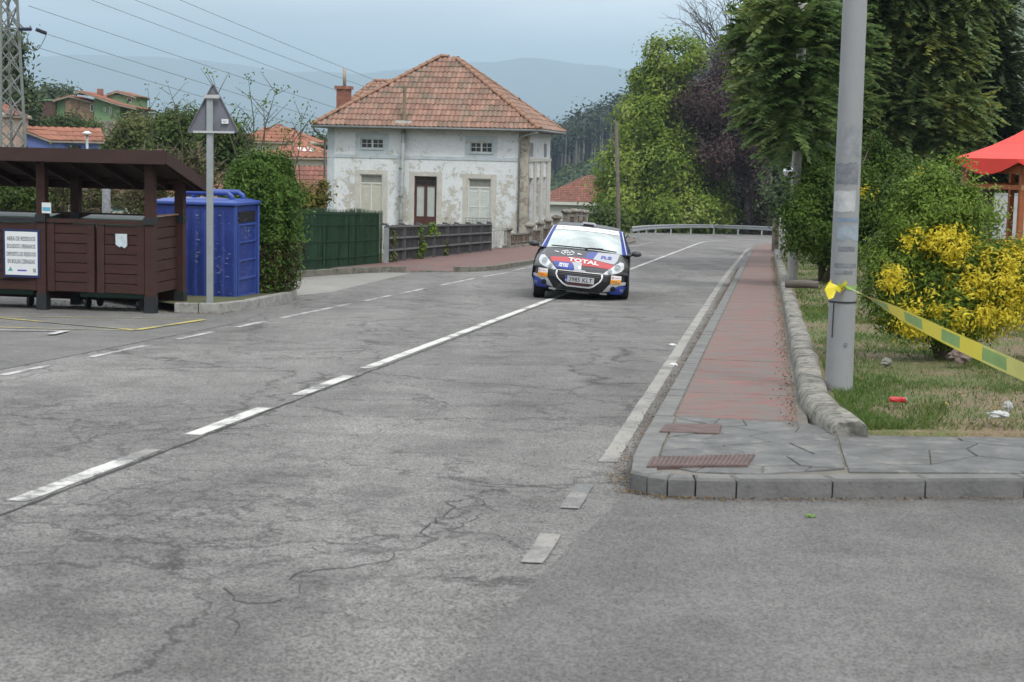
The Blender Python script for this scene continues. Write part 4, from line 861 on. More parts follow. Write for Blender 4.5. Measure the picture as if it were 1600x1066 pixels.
for px0, px1, py0, py1 in ((139, 144, 163, 174), (161, 164, 168, 174), (170, 173, 167, 178), (188, 193, 169, 185), (196, 203, 172, 186), (184, 191, 151, 158)):
    y = {139: .59, 161: .29, 170: .29, 188: 2.19, 196: 2.19, 184: 3.99}[px0]; f_ = MB(); a, b_ = gx_(px0), gx_(px1); frame(a, b_, gz_(px0, py1), gz_(px0, py0), .06, y - .05, y, f_); wo = f_.build('window', WINW, hG); MB().box(a + .06, b_ - .06, y - .03, y - .01, gz_(px0, py1) + .06, gz_(px0, py0) - .06).build('pane', DKW, wo)
# rubble terrace wall under it
def stone_wall(name, label, px0, px1, pyt, Y, ht, sz=.45):
    a, b_ = at(px0, pyt, Y), at(px1, pyt, Y); t_ = thing(name, (a.x, Y, a.z - ht), label, 'wall'); n = int((b_.x - a.x) / sz); rws = int(ht / (sz * .7)); mb = MB()
    mb.box(0, b_.x - a.x, .1, .5, -1, ht); mb.build('core', MORTAR, t_); me = []
    for k in range(3):
        m_ = MB().box(-.5, .5, 0, .3, -.5, .5); m_.v = [(x + random.uniform(-.09, .09), y + random.uniform(-.1, .05), z + random.uniform(-.09, .09)) for x, y, z in m_.v]; me.append(m_.mesh('stone', pm('rubble_stone_' + 'abc'[k], (.20 + .05 * k, .18 + .04 * k, .15 + .03 * k), .95, .3, 3) if 'rubble_stone_' + 'abc'[k] not in MATS else MATS['rubble_stone_' + 'abc'[k]]))
    for r in range(rws):
        x = random.uniform(-.2, 0)
        while x < b_.x - a.x:
            l_ = sz * random.uniform(.7, 1.5); o = link('stone', random.choice(me), t_, (x + l_ / 2, .0, (r + .5) * ht / rws)); o.scale = (l_ * .95, 1, ht / rws * .95); x += l_
    return t_
stone_wall('stone_wall', 'rough grey stone terrace wall below the green house', 150, 202, 189, 160, 1.7)
stone_wall('stone_wall', 'pale stone wall corner between the blue house and the trees', 164, 183, 204, 140, 2.6, .7)
hH, rH = simple_house('house', 'pinkish house cut off by the left edge behind the pylon', -22, 100, 0, 2.3, 5, zpx(0, 250, 100), zpx(0, 180, 100), zpx(0, 160, 100), pm('pink_render', (.42, .30, .24), .9), OT2, ov=.2, wins=())
# ------------------------------------------------------------------ fences along the left pavement
def lat(px, py, t):
    """where the sight line meets the upright plane at offset t from the road's own axis -> (s, h)"""
    d = ray(px, py); k = t / (d.x * CA - d.y * SA); p = Vector((0, 0, CZ)) + d * k; return p.x * SA + p.y * CA, p.z + G * p.y
STEEL = pm('galvanised_steel', (.33, .36, .37), .5, .15, 3, .1, metal=.3, col2=(.24, .24, .23), thr=(.6, .7)); BLKM = pm('dark_grey_paint', (.085, .085, .09), .6, .2, 3, .1)
GBR = pm('green_brushwood', (.016, .058, .024), .8, .3, 2, 0, isl=.45); BLKW = pm('dark_woven_screen', (.035, .032, .032), .85, .35, 4, .2, isl=.5)
s0, s1, tA, tB = 32.6, 41.75, -10.62, -10.16
gf = thing('brushwood_fence', W(s0, tA, .1), 'dark green brushwood screen fence between the clipped hedge and the black railing', 'fence')
def rel(o, p): return Vector(p) - Vector(o.location)
BRm = MB(); n = 1500
for i in range(n):
    k = random.random(); s_ = s0 + (s1 - s0) * k; t_ = tA + (tB - tA) * k; h = 1.52 + .03 * math.sin(s_ * 2.1) + random.uniform(-.05, .035); y = random.choice([0, .03, .06]); a = rel(gf, W(s_, t_ - y, .1)); b_ = rel(gf, W(s_ + random.uniform(-.03, .03), t_ - y, h)); wd = .009
    d = Vector((SA, CA, 0)) * wd; BRm.add([a - d, a + d, b_ + d * .6, b_ - d * .6], [(0, 1, 2, 3)])
BRm.build('brushwood', GBR, gf)['kind'] = 'stuff'
BRm = MB()
for hh in (.35, .75, 1.15, 1.42):
    BRm.bar(rel(gf, W(s0, tA + .02, hh)), rel(gf, W(s1, tB + .02, hh)), .012)
BRm.build('wire', pm('green_wire', (.01, .035, .02), .6), gf)
MB().add([rel(gf, W(s0, tA - .09, .1)), rel(gf, W(s1, tB - .09, .1)), rel(gf, W(s1, tB - .09, 1.46)), rel(gf, W(s0, tA - .09, 1.46))], [(0, 1, 2, 3)]).build('backing', GBR, gf)
for k in (.0, .27, .55, .82): MB().tube([rel(gf, W(s0 + (s1 - s0) * k, tA + (tB - tA) * k - .14, 0)), rel(gf, W(s0 + (s1 - s0) * k, tA + (tB - tA) * k - .14, 1.45))], .03, 6).build('post', BLKM, gf)
tF = -10.1
bf = thing('railing_fence', W(42.0, tF, .1), 'dark grey metal railing fence backed with black woven screen, right of the green fence', 'fence')
MB().bar(rel(bf, W(41.85, tF + .02, .0)), rel(bf, W(41.85, tF + .02, 1.06)), .13, .10, up=(0, 1, 0)).build('end_post', STEEL, bf)
ps = [lat(px, 400, tF)[0] for px in (604.8, 631, 657, 677.5, 698, 716, 734, 751, 766)]
HT = 1.14
for s_ in ps:
    pm_ = MB().bar(rel(bf, W(s_, tF, .0)), rel(bf, W(s_, tF, HT)), .09, .10, up=(0, 1, 0)); pm_.bar(rel(bf, W(s_, tF, HT)), rel(bf, W(s_, tF - .16, HT + .02)), .06, .06); pm_.build('post', BLKM, bf)
for h in (.45, .78, 1.09):
    for a, b_ in zip(ps[:-1], ps[1:]): MB().bar(rel(bf, W(a + .05, tF + .02, h)), rel(bf, W(b_ - .05, tF + .02, h)), .045).build('rail', pm('grey_rail', (.15, .15, .155), .6) if 'grey_rail' not in MATS else MATS['grey_rail'], bf)
for a, b_ in zip(ps[:-1], ps[1:]):
    pn = MB(); x = a + .06
    while x < b_ - .06:
        for r in range(3):
            h0 = .16 + r * .32; 
            if random.random() < .9: pn.bar(rel(bf, W(x, tF - .07 - random.uniform(0, .02), h0 + random.uniform(-.02, .02))), rel(bf, W(x, tF - .07, h0 + .30 + random.uniform(-.02, .03))), .085 if random.random() < .75 else .05, .01, up=(0, 1, 0))
        x += .105
    pn.build('woven_screen', BLKW, bf)['kind'] = 'stuff'
    bl = MB(); k = 0
    while a + .08 + k * .16 < b_ - .05: xx = a + .08 + k * .16; bl.bar(rel(bf, W(xx, tF, .12)), rel(bf, W(xx, tF, 1.08)), .016); k += 1
    bl.build('baluster', BLKM, bf)
# pillar fence before the house
tP = -10.3
PIL = pm('weathered_cement', (.25, .235, .205), .95, .35, 2.5, .5, 16, col2=(.10, .095, .08), thr=(.5, .62), c2scale=3)
pf = thing('pillar_fence', W(62, tP, .1), 'old cement fence with capped pillars and rusty rails running along the big house', 'fence')
pdat = [(793, 353), (828, 348), (844.5, 345), (857, 341), (870, 336), (885, 327), (897.5, 326), (905, 327), (914, 328)]
pos = []
for px, py in pdat:
    s_, h = lat(px, py, tP); pos.append((s_, h)); base_ = rel(pf, W(s_, tP, 0)); big = .26 if h < 1.45 else .34
    M = Matrix.Translation(base_) @ Matrix.Rotation(RZ, 4, 'Z')
    mb = MB().box(-big / 2 - .04, big / 2 + .04, -big / 2 - .04, big / 2 + .04, 0, .22, M=M).box(-big / 2, big / 2, -big / 2, big / 2, .22, h - .20, M=M); pl_ = mb.build('pillar', PIL, pf)
    cp = MB(); q = big / 2 + .07; prof = [(q * .9, h - .20), (q * 1.12, h - .17), (q * 1.15, h - .10), (q * .95, h - .05), (q * .4, h)]
    for i, (r, z) in enumerate(prof):
        for j in range(12): a_ = j * math.pi / 6; e_ = max(abs(math.cos(a_)), abs(math.sin(a_))) ** .6; cp.v.append(tuple(M @ Vector((r * math.cos(a_) / e_, r * math.sin(a_) / e_, z))))
    for i in range(4):
        for j in range(12): cp.f.append((i * 12 + j, i * 12 + (j + 1) % 12, i * 12 + 12 + (j + 1) % 12, i * 12 + 12 + j)); cp.m.append(0)
    cp.f += [tuple(range(12))[::-1], tuple(range(48, 60))]; cp.m += [0, 0]; cp.build('cap', PIL, pl_, True)
RUST = pm('rusty_iron', (.11, .075, .06), .9, .4, 6, .2, col2=(.2, .19, .17), thr=(.5, .6))
for (a, ha), (b_, hb) in zip(pos[:-1], pos[1:]):
    h = min(ha, hb) - .35; lo = MB(); lo.add([rel(pf, W(a + .15, tP - .1, 0)), rel(pf, W(b_ - .15, tP - .1, 0)), rel(pf, W(b_ - .15, tP + .1, 0)), rel(pf, W(a + .15, tP + .1, 0)), rel(pf, W(a + .15, tP - .1, .2)), rel(pf, W(b_ - .15, tP - .1, .2)), rel(pf, W(b_ - .15, tP + .1, .2)), rel(pf, W(a + .15, tP + .1, .2))], [(0, 1, 2, 3), (4, 7, 6, 5), (0, 4, 5, 1), (1, 5, 6, 2), (2, 6, 7, 3), (3, 7, 4, 0)]); lo.build('plinth', PIL, pf)
    rm_ = MB(); rm_.bar(rel(pf, W(a, tP, h)), rel(pf, W(b_, tP, h)), .07); rm_.bar(rel(pf, W(a, tP, .32)), rel(pf, W(b_, tP, .32)), .04); rm_.build('rail', PIL, pf)
    n = int((b_ - a) / .26); rm_ = MB()
    for k in range(1, n): s_ = a + (b_ - a) * k / n; rm_.bar(rel(pf, W(s_, tP, .2)), rel(pf, W(s_, tP, h)), .06 if random.random() < .6 else .035)
    rm_.build('baluster', RUST, pf)
# small white iron gate between the railing and the first pillar
gt = thing('garden_gate', W(60.2, tP, .1), 'low pale wrought iron gate between the black railing and the first pillar', 'gate'); g_ = MB(); WI = pm('pale_iron', (.42, .44, .43), .7, .2)
for h in (.25, .85, .92): g_.bar(rel(gt, W(ps[-1] + .1, tP, h)), rel(gt, W(pos[0][0] - .17, tP, h)), .035)
g_.build('gate_frame', WI, gt); g_ = MB()
for k in range(16): s_ = ps[-1] + .2 + (pos[0][0] - .4 - ps[-1]) * k / 15; g_.bar(rel(gt, W(s_, tP, .25)), rel(gt, W(s_, tP, .88)), .02)
g_.build('bar', WI, gt)
gw = tag(MB().add([W(ps[-1] + .1, tP - .4, 0), W(pos[0][0] - .1, tP - .4, 0), W(pos[0][0] - .1, tP - .4, .75), W(ps[-1] + .1, tP - .4, .75), W(ps[-1] + .1, tP - .6, 0), W(pos[0][0] - .1, tP - .6, 0), W(pos[0][0] - .1, tP - .6, .75), W(ps[-1] + .1, tP - .6, .75)], [(0, 1, 2, 3), (3, 2, 6, 7), (1, 5, 6, 2), (4, 0, 3, 7), (5, 4, 7, 6)]).build('garden_wall', PLASTER), 'low whitewashed wall behind the pale iron gate', 'wall')
# ------------------------------------------------------------------ guard rail round the bend
gr = thing('guard_rail', W(100, -8.4, 0), 'galvanised steel guard rail curving round the outside of the bend', 'guard rail')
rp_ = [(986, 377), (1000, 373.5), (1014, 371), (1030, 369), (1048, 367.5), (1080, 366), (1115, 366), (1150, 367.5), (1185, 369.5), (1215, 372), (1260, 376), (1330, 384)]
gp = [Vector(gst(*p)) for p in rp_]; dense = []
for i in range(len(gp) - 1):
    for k in range(4): dense.append(gp[i].lerp(gp[i + 1], k / 4))
dense.append(gp[-1]); hr = .86
prof = [(.0, -.16), (.05, -.13), (.05, -.05), (0, -.02), (0, .02), (.05, .05), (.05, .13), (0, .16)]
mb = MB(); n = len(prof)
for i, p in enumerate(dense):
    d = (dense[min(i + 1, len(dense) - 1)] - dense[max(0, i - 1)]).normalized(); nx = Vector((-d.y, d.x))
    if nx.dot(Vector((100, -4)) - p) < 0: nx = -nx
    for a, z in prof: q = p + nx * a; mb.v.append(tuple(rel(gr, W(q.x, q.y, hr - .16 + z))))
for i in range(len(dense) - 1):
    for j in range(n - 1): mb.f.append((i * n + j, i * n + j + 1, (i + 1) * n + j + 1, (i + 1) * n + j)); mb.m.append(0)
bm_o = mb.build('beam', STEEL, gr, True); m_ = bm_o.modifiers.new('t', 'SOLIDIFY'); m_.thickness = .01
ppx = [986, 997, 1009.5, 1024, 1048, 1079, 1115, 1153, 1190, 1222, 1262]; dpx = []
for q in dense:
    v = W(q.x, q.y) - Vector((0, 0, CZ)); dpx.append(800 + F * v.dot(CR) / v.dot(FW))
pme = MB().box(-.06, .06, -.05, .05, -.2, hr - .12).mesh('post', STEEL)
for px in ppx:
    sx_, tx_ = np.interp(px, dpx, [q.x for q in dense]), np.interp(px, dpx, [q.y for q in dense]); link('post', pme, gr, rel(gr, W(sx_ + .1, tx_, 0)))
# ------------------------------------------------------------------ waste shelter
DW = pm('dark_stained_timber', (.044, .017, .013), .7, .25, 2, .3, 30, isl=.12, stretch=(1, 1, 4)); DW2 = pm('roof_board', (.046, .023, .020), .75, .2, 2, .2, 20); BRK = pm('black_bracket', (.02, .022, .024), .5, .2)
WEDGE = pm('pale_wood_edge', (.26, .17, .11), .8, .2)
sh = thing('waste_shelter', ground(236, 490, .0), 'open dark brown timber shelter for waste bins with a low lean-to roof', 'shelter', RZ)
PW = 1.62; HFt = 2.22; HB = 1.93; DPT = 1.02
post_me = {}
def post(x, y, h, front):
    o = MB().box(x - .065, x + .065, y - .065, y + .065, .02, h).build('post', DW, sh); MB().box(x - .075, x + .075, y - .075, y + .075, -.02, .24).build('post_shoe', BRK, o); MB().box(x - .075, x + .075, y - .09 if front else y - .075, y + .075, 1.26, 1.36).build('bracket', BRK, o)
gz = lambda x, y: -G * (y * CA - x * SA) * 0
for k in range(4): post(-k * PW, 0, HFt - .05, True); post(-k * PW + .05, DPT, HB - .03, False)
rb_ = MB(); xL, xR = -5.2, .34; y0, y1 = -.35, 1.27; hf, hb = HFt + .03, HB - .12
rb_.add([(xL, y0, hf), (xR, y0, hf), (xR, y1, hb), (xL, y1, hb), (xL, y0, hf + .05), (xR, y0, hf + .05), (xR, y1, hb + .05), (xL, y1, hb + .05)], [(0, 3, 2, 1), (4, 5, 6, 7), (0, 1, 5, 4), (1, 2, 6, 5), (2, 3, 7, 6), (3, 0, 4, 7)]); ro = rb_.build('roof', DW2, sh)
MB().bar((xL, y0 - .015, hf - .04), (xR + .02, y0 - .015, hf - .04), .03, .19).build('fascia', DW2, ro); MB().bar((xR + .016, y0, hf - .04), (xR + .016, y1, hb - .02), .03, .17).build('fascia', DW2, ro); MB().bar((xL, y1 + .016, hb - .02), (xR, y1 + .016, hb - .02), .03, .16).build('fascia', DW2, ro)
for k in range(12): x = xL + .25 + k * .47; MB().bar((x, y0 + .02, hf - .05), (x, y1 - .02, hb - .04), .05, .09).build('rafter', DW, ro)
MB().bar((xL, 0, HFt - .06), (xR - .05, 0, HFt - .06), .07, .12).bar((xL, DPT, HB - .03), (xR - .05, DPT, HB - .03), .07, .12).build('beam', DW, sh)
def board_panel(x0, x1, y, z0, z1, n, nm, wide=.0, axis='x', posts=True):
    g = link(nm, MB().box(x0, x0 + .11, y - .03, y + .03, z0, z1).box(x1 - .11, x1, y - .03, y + .03, z0, z1).mesh(nm, DW) if axis == 'x' else MB().box(x0 - .03, x0 + .03, y, y + .06, z0, z1).mesh(nm, DW), sh)
    hh = (z1 - z0) / n
    for i in range(n):
        a, b_ = (z0 + i * hh + .006, z0 + (i + 1) * hh - .006)
        mb = MB().box(x0 + .115, x1 - .115, y - .015, y + .015, a, b_) if axis == 'x' else MB().box(x0 - .015, x0 + .015, y + .065, x1, a, b_)
        o = mb.build('plank', DW, g); 
    return g
z0, z1 = .27, 1.24
for k in range(3):
    xa, xb = -(k + 1) * PW + .08, -k * PW - .08; xm = (xa + xb) / 2
    board_panel(xa, xm - .02, -.01, z0, z1, 7, 'gate'); board_panel(xm + .02, xb, -.01, z0, z1, 7, 'gate')
    MB().bar((xa, -.01, z1 + .04), (xb, -.01, z1 + .04), .09, .055).build('top_rail', BRK if k else DW, sh)
    MB().box(xa - .079, xb + .079, DPT - .02, DPT + .02, .06, 1.36).build('back_panel', DW, sh)
board_panel(0.0, DPT - .07, .07, .27, 1.36, 7, 'side_panel', axis='y'); MB().bar((0, .07, 1.375), (0.02, DPT - .07, 1.375), .07, .02).build('top_rail', WEDGE, sh)
# notices
WHT = pm('white_sheet', (.72, .74, .74), .5, .05, 2, 0); BLKT = pm('dark_lettering', (.10, .13, .17), .7, .1, 3, 0); BLF = pm('dark_blue_border', (.02, .03, .10), .5, .1, 3, 0)
a, b_ = at(8, 362, sh.location.y + .25), at(57.5, 429, sh.location.y + .25)
def shl(p): d_ = p - sh.location; return (d_.dot(X_), d_.dot(Y_), d_.z)
def on_front(px, py, y=-.09):
    d = ray(px, py); C = Vector((0, 0, CZ)); P0 = sh.location + Y_ * y; k = (P0 - C).dot(Y_) / d.dot(Y_); return shl(C + d * k)
p0, p1 = on_front(8, 429), on_front(57.5, 363)
x0, x1, za, zb_ = p0[0], p1[0], p0[2], p1[2]; sg = thing('notice_board', sh.location, 'white Spanish notice about solid urban waste with blue edge on the shelter front', 'sign', RZ)
MB().box(x0 - .035, x1 + .035, -.075, -.05, za - .035, zb_ + .035).build('board', BLF, sg); MB().box(x0, x1, -.08, -.0755, za, zb_).build('sheet', WHT, sg)
xc, Ws, Hs = (x0 + x1) / 2, x1 - x0, zb_ - za
for i, (tx, k, wd) in enumerate((('AREA DE RESIDUOS', .84, .88), ('SOLIDOS URBANOS', .665, .88), ('DEPOSITE LOS RESIDUOS', .485, .90), ('EN BOLSAS CERRADAS', .315, .84))):
    lettering('lettering', tx, Ws * wd, Hs * .10, lambda u, v, z=za + Hs * k: (xc + u, -.083, z + v), BLKT, sg, .012)
TEAL = pm('teal_print', (.05, .35, .38), .6, 0, 1, 0); INDG = pm('indigo_print', (.10, .10, .42), .6, 0, 1, 0)
MB().add([(xc - Ws * .42, -.082, za + Hs * .09), (xc - Ws * .26, -.082, za + Hs * .09), (xc - Ws * .30, -.082, za + Hs * .13), (xc - Ws * .34, -.082, za + Hs * .19), (xc - Ws * .38, -.082, za + Hs * .13)], [(0, 1, 2, 3, 4)]).build('emblem', TEAL, sg)
MB().box(xc - Ws * .12, xc + Ws * .16, -.083, -.0805, za + Hs * .09, za + Hs * .125).build('emblem', INDG, sg); MB().box(xc + Ws * .36, xc + Ws * .45, -.083, -.0805, za + Hs * .07, za + Hs * .16).build('emblem', MATS['grey_pipe'], sg)
p0, p1 = on_front(179, 388), on_front(197, 366); n2_ = tag(MB().add([(p0[0], -.05, p0[2] + .05), (p0[0] + .06, -.05, p0[2] + .01), (p0[0] + .08, -.05, p0[2] + .03), (p1[0] - .04, -.05, p0[2]), (p1[0], -.05, p0[2] + .04), (p1[0], -.06, p1[2]), (p0[0], -.06, p1[2])], [(0, 1, 2, 3, 4, 5, 6)]).build('torn_notice', pm('faded_paper', (.55, .62, .66), .7, .25, 12), None, False, sh.location, RZ), 'small torn pale paper notice pinned on the right gate of the shelter', 'notice')
p0, p1 = on_front(65, 333), on_front(79, 317); n3_ = thing('post_notice', sh.location, 'little blue and white notice wrapped on the shelter post above the big sign', 'notice', RZ)
MB().box(p0[0], p1[0], -.082, -.07, p0[2], p1[2]).build('sheet', WHT, n3_); MB().box(p0[0] + .01, p1[0] - .01, -.0845, -.0825, p0[2] + .03, (p0[2] + p1[2]) / 2 + .01).build('print', pm('light_blue_print', (.12, .38, .55), .6, 0), n3_)
# wheeled bins inside
BING = pm('green_bin_plastic', (.025, .065, .045), .45, .15, 3)
def wbin(xc_, label, lidtilt=0):
    o = thing('wheeled_bin', sh.location + X_ * xc_ + Y_ * .50, label, 'waste bin', RZ, 'green wheeled bins in the timber shelter'); hw, hd = .56, .36
    mb = MB(); mb.add([(-hw * .85, -hd * .8, .18), (hw * .85, -hd * .8, .18), (hw * .85, hd * .8, .18), (-hw * .85, hd * .8, .18), (-hw, -hd, 1.16), (hw, -hd, 1.16), (hw, hd, 1.16), (-hw, hd, 1.16)], [(0, 3, 2, 1), (0, 1, 5, 4), (1, 2, 6, 5), (2, 3, 7, 6), (3, 0, 4, 7)]); mb.box(-hw - .03, hw + .03, -hd - .03, -hd + .02, 1.12, 1.17); mb.build('body', BING, o)
    mb = MB(); mb.add([(-hw - .03, -hd - .04, 1.19), (hw + .03, -hd - .04, 1.19), (hw + .03, 0, 1.30), (-hw - .03, 0, 1.30), (-hw - .03, hd + .03, 1.34), (hw + .03, hd + .03, 1.34), (-hw - .03, -hd - .04, 1.165), (hw + .03, -hd - .04, 1.165), (hw + .03, hd + .03, 1.17), (-hw - .03, hd + .03, 1.17)], [(0, 1, 2, 3), (3, 2, 5, 4), (6, 7, 1, 0), (7, 8, 5, 2, 1), (9, 6, 0, 3, 4), (8, 9, 4, 5)]); mb.build('lid', pm('green_bin_lid', (.035, .10, .07), .4, .1) if 'green_bin_lid' not in MATS else MATS['green_bin_lid'], o)
    for sx_ in (-1, 1):
        for sy_ in (-1, 1): MB().tube([(sx_ * hw * .7 - .02, sy_ * hd * .6, .09), (sx_ * hw * .7 + .02, sy_ * hd * .6, .09)], .09, 12).build('wheel', BRK, o)
    return o
wbin(-.68, 'green wheeled bin behind the two right gates of the shelter'); wbin(-2.35, 'green wheeled bin behind the shelter gate carrying the white sign')
# ------------------------------------------------------------------ blue paper container
CB = pm('blue_painted_steel', (.022, .042, .21), .42, .15, 2, .05, col2=(.035, .06, .25), thr=(.5, .6), c2scale=3, spec=.5); CBL = pm('light_blue_steel', (.045, .085, .31), .4, .1, 2); SCR = pm('scraped_paint', (.17, .21, .36), .7, .3, 8, 0)
bp = ground(366, 477, .0); bc = thing('paper_container', bp, 'tall blue steel paper recycling container on the kerb island beside the shelter', 'recycling container', RZ)
d = ray(366, 470); BCY = bp.y; Wd = 1.30; Dp = 1.15; HH = 1.55; zb = .05
mb = MB(); mb.box(-Wd, 0, 0, Dp, zb, HH)
o = mb.build('body', CB, bc); bevel(o, .03, 3)
cr_ = MB()
for k in range(7): x = -Wd + .14 + k * .15; cr_.add([(x, -.004, zb + .03), (x + .03, -.016, zb + .03), (x + .07, -.016, zb + .03), (x + .10, -.004, zb + .03), (x, -.004, HH - .08), (x + .03, -.016, HH - .08), (x + .07, -.016, HH - .08), (x + .10, -.004, HH - .08)], [(0, 1, 5, 4), (1, 2, 6, 5), (2, 3, 7, 6), (0, 3, 2, 1), (4, 5, 6, 7)])
cr_.build('corrugation', CB, bc)
ld = MB(); ld.add([(-Wd - .03, -.04, HH), (.05, -.04, HH), (.05, Dp + .04, HH), (-Wd - .03, Dp + .04, HH), (-Wd - .03, -.04, HH + .05), (.05, -.04, HH + .05), (.05, Dp + .04, HH + .05), (-Wd - .03, Dp + .04, HH + .05), (-Wd + .1, .12, HH + .09), (-.1, .12, HH + .09), (-.1, Dp - .12, HH + .09), (-Wd + .1, Dp - .12, HH + .09)], [(0, 3, 2, 1), (0, 1, 5, 4), (1, 2, 6, 5), (2, 3, 7, 6), (3, 0, 4, 7), (4, 5, 9, 8), (5, 6, 10, 9), (6, 7, 11, 10), (7, 4, 8, 11), (8, 9, 10, 11)]); bevel(ld.build('lid', CBL, bc), .012)
for y in (.30, .85): MB().tube([(-.98, y, HH + .05), (-.97, y, HH + .14), (-.9, y, HH + .19), (-.22, y, HH + .19), (-.15, y, HH + .14), (-.14, y, HH + .05)], .042, 8).build('handle', CBL, bc, True)
MB().box(.002, .012, .18, Dp - .16, HH - .27, HH - .10).build('slot', pm('black_opening', (.006, .006, .008), .9, 0, 1, 0), bc)
dm = MB(); frame(.14, Dp - .12, zb + .05, HH - .29, .03, 0, .02, dm)
for k in (1, 2, 3): z = zb + .05 + (HH - .34 - zb) * k / 4; dm.box(.17, Dp - .15, 0, .022, z - .012, z + .012)
dm.v = [(v[1] + .001, v[0], v[2]) for v in dm.v]; dm.build('hatch_frame', CBL, bc)
MB().box(-.01, .035, -.01, .03, zb, HH - .002).build('corner_post', CBL, bc)
MB().tube([(.018, Dp - .03, zb), (.018, Dp - .03, HH - .02)], .025, 8).build('corner_post', CBL, bc)
sc = MB()
def scr(cx_, cz_, rx_, rz_, n, side):
    for i in range(n):
        a, z = random.gauss(cx_, rx_), random.gauss(cz_, rz_); l_, h_ = random.uniform(.01, .06), random.uniform(.004, .014)
        q = [(a, z), (a + l_, z + random.uniform(-.01, .01)), (a + l_, z + h_), (a, z + h_ + .004)]
        sc.add([(p[0], -.0185, p[1]) if side == 'f' else (.0165, p[0], p[1]) for p in q], [(0, 1, 2, 3)] if side == 'f' else [(0, 1, 2, 3)])
scr(-.62, .95, .015, .25, 26, 'f'); scr(-.25, .65, .08, .3, 34, 'f'); scr(.55, 1.1, .10, .06, 40, 's'); scr(.5, .42, .1, .03, 18, 's'); scr(.5, .7, .2, .12, 14, 's'); scr(.45, 1.3, .12, .05, 10, 's')
sc.build('scrapes', SCR, bc)['kind'] = 'stuff'
# ------------------------------------------------------------------ warning sign seen from behind
sb = ground(328, 487, .0); sgn = thing('warning_sign', sb, 'grey back of a triangular warning sign on a tall steel pole beside the blue container', 'road sign')
sy = sb.y; pt = at(329, 152, sy) - sb; MB().box(-.045, .045, -.03, .03, -.2, pt.z).build('pole', STEEL, sgn)
A_, B_, C_ = [at(*p, sy - .05) - sb for p in ((332, 130), (372, 207), (291, 207))]
SB = pm('grey_sign_back', (.15, .155, .18), .5, .15, 3)
def rounded(P, r=.05, n=4):
    o = []
    for i in range(len(P)):
        p, a, b_ = P[i], P[i - 1], P[(i + 1) % len(P)]; u, v = (a - p).normalized() * r, (b_ - p).normalized() * r
        for k in range(n + 1): t_ = k / n; o.append(p + u * (1 - t_) ** 2 + v * t_ ** 2)
    return o
R3 = rounded([A_, B_, C_]); n = len(R3); mb = MB(); y_ = Vector((0, .02, 0)); mb.add([p for p in R3] + [p - y_ for p in R3], [tuple(range(n)), tuple(range(n, 2 * n))[::-1]] + [(i, (i + 1) % n, n + (i + 1) % n, n + i) for i in range(n)]); mb.v = [(v[0], v[1] + .09, v[2]) for v in mb.v]; pl_ = mb.build('plate', SB, sgn)
cc_ = (A_ + B_ + C_) / 3; R4 = [cc_ + (p - cc_) * .985 for p in R3]; rm_ = MB()
for i in range(n): a, b_ = R3[i], R3[(i + 1) % n]; rm_.bar(a + Vector((0, .055, 0)), b_ + Vector((0, .055, 0)), .014, .02, up=(0, 1, 0))
rm_.build('rim', MATS['grey_sign_back'], pl_)
bq = [at(318, 151, sy - .05) - sb, at(343, 151, sy - .05) - sb]; MB().bar(bq[0] + Vector((0, .0, 0)), bq[1], .03, .05).build('bracket', pm('pale_bracket', (.45, .46, .46), .5, .1), sgn); MB().bar(at(302, 206, sy - .05) - sb, at(366, 207, sy - .05) - sb, .02, .03).build('bracket', MATS['pale_bracket'], sgn)
q = at(350, 190, sy - .08) - sb; MB().box(q.x - .045, q.x + .05, q.y + .06, q.y + .0825, q.z - .03, q.z + .035).build('sticker', WHT, sgn); lettering('lettering', '437', .06, .03, lambda u, v: (q.x + u, q.y + .058, q.z + v), BLKT, sgn)
# ------------------------------------------------------------------ poles on the right
CONP = pm('concrete_pole', (.36, .355, .335), .85, .15, 2, .3, 25, col2=(.22, .22, .21), thr=(.56, .7), c2scale=2.5, stretch=(1, 1, .4))
LP = pm('grey_painted_pole', (.265, .272, .278), .6, .10, 1.5, .15, 20, col2=(.19, .20, .21), thr=(.60, .70), c2scale=5, stretch=(1, 1, .5), spec=.4)
pb = ground(1310.5, 604, .16); lpo = thing('street_lamp', pb, 'tall grey painted lamp post with yellow and green tape tied round it', 'lamp post')
tp = at(1336.5, -10, pb.y); ax_ = (tp - pb); ax_ /= ax_.z
pts = [ax_ * z for z in (-.3, 0, .35, 1, 2.5, 5, 8.2)]; rad = [.118, .116, .112, .108, .10, .092, .075]; MB().tube(pts, rad, 24).build('pole', LP, lpo, True)
PAT = pm('dark_poster_residue', (.17, .18, .20), .8, .35, 14, .2, 30); PAT2 = pm('pale_poster_residue', (.40, .41, .42), .8, .2, 12, .2)
def patch(z0, z1, a0, a1, mat, nm='poster_residue', off=.002, jag=.0):
    mb = MB(); n = 10
    for i in range(n + 1):
        a = math.radians(a0 + (a1 - a0) * i / n); 
        for z in (z0 + random.uniform(-jag, jag), z1 + random.uniform(-jag, jag)):
            r = np.interp(z, [-.3, 0, .35, 1, 2.5, 5, 8.2], rad) + off; mb.v.append(tuple(ax_ * z + Vector((math.sin(a) * r, -math.cos(a) * r, 0))))
    for i in range(n): mb.f.append((2 * i, 2 * i + 2, 2 * i + 3, 2 * i + 1)); mb.m.append(0)
    return mb.build(nm, mat, lpo, True)
zof = lambda py: (604 - py) / F * pb.y * 1.012
patch(zof(290), zof(258), -75, 40, PAT, jag=.01); patch(zof(246), zof(198), -50, 60, pm('smudged_residue', (.24, .25, .265), .8, .3, 10), jag=.02); patch(zof(332), zof(300), -80, 30, PAT2, jag=.01)
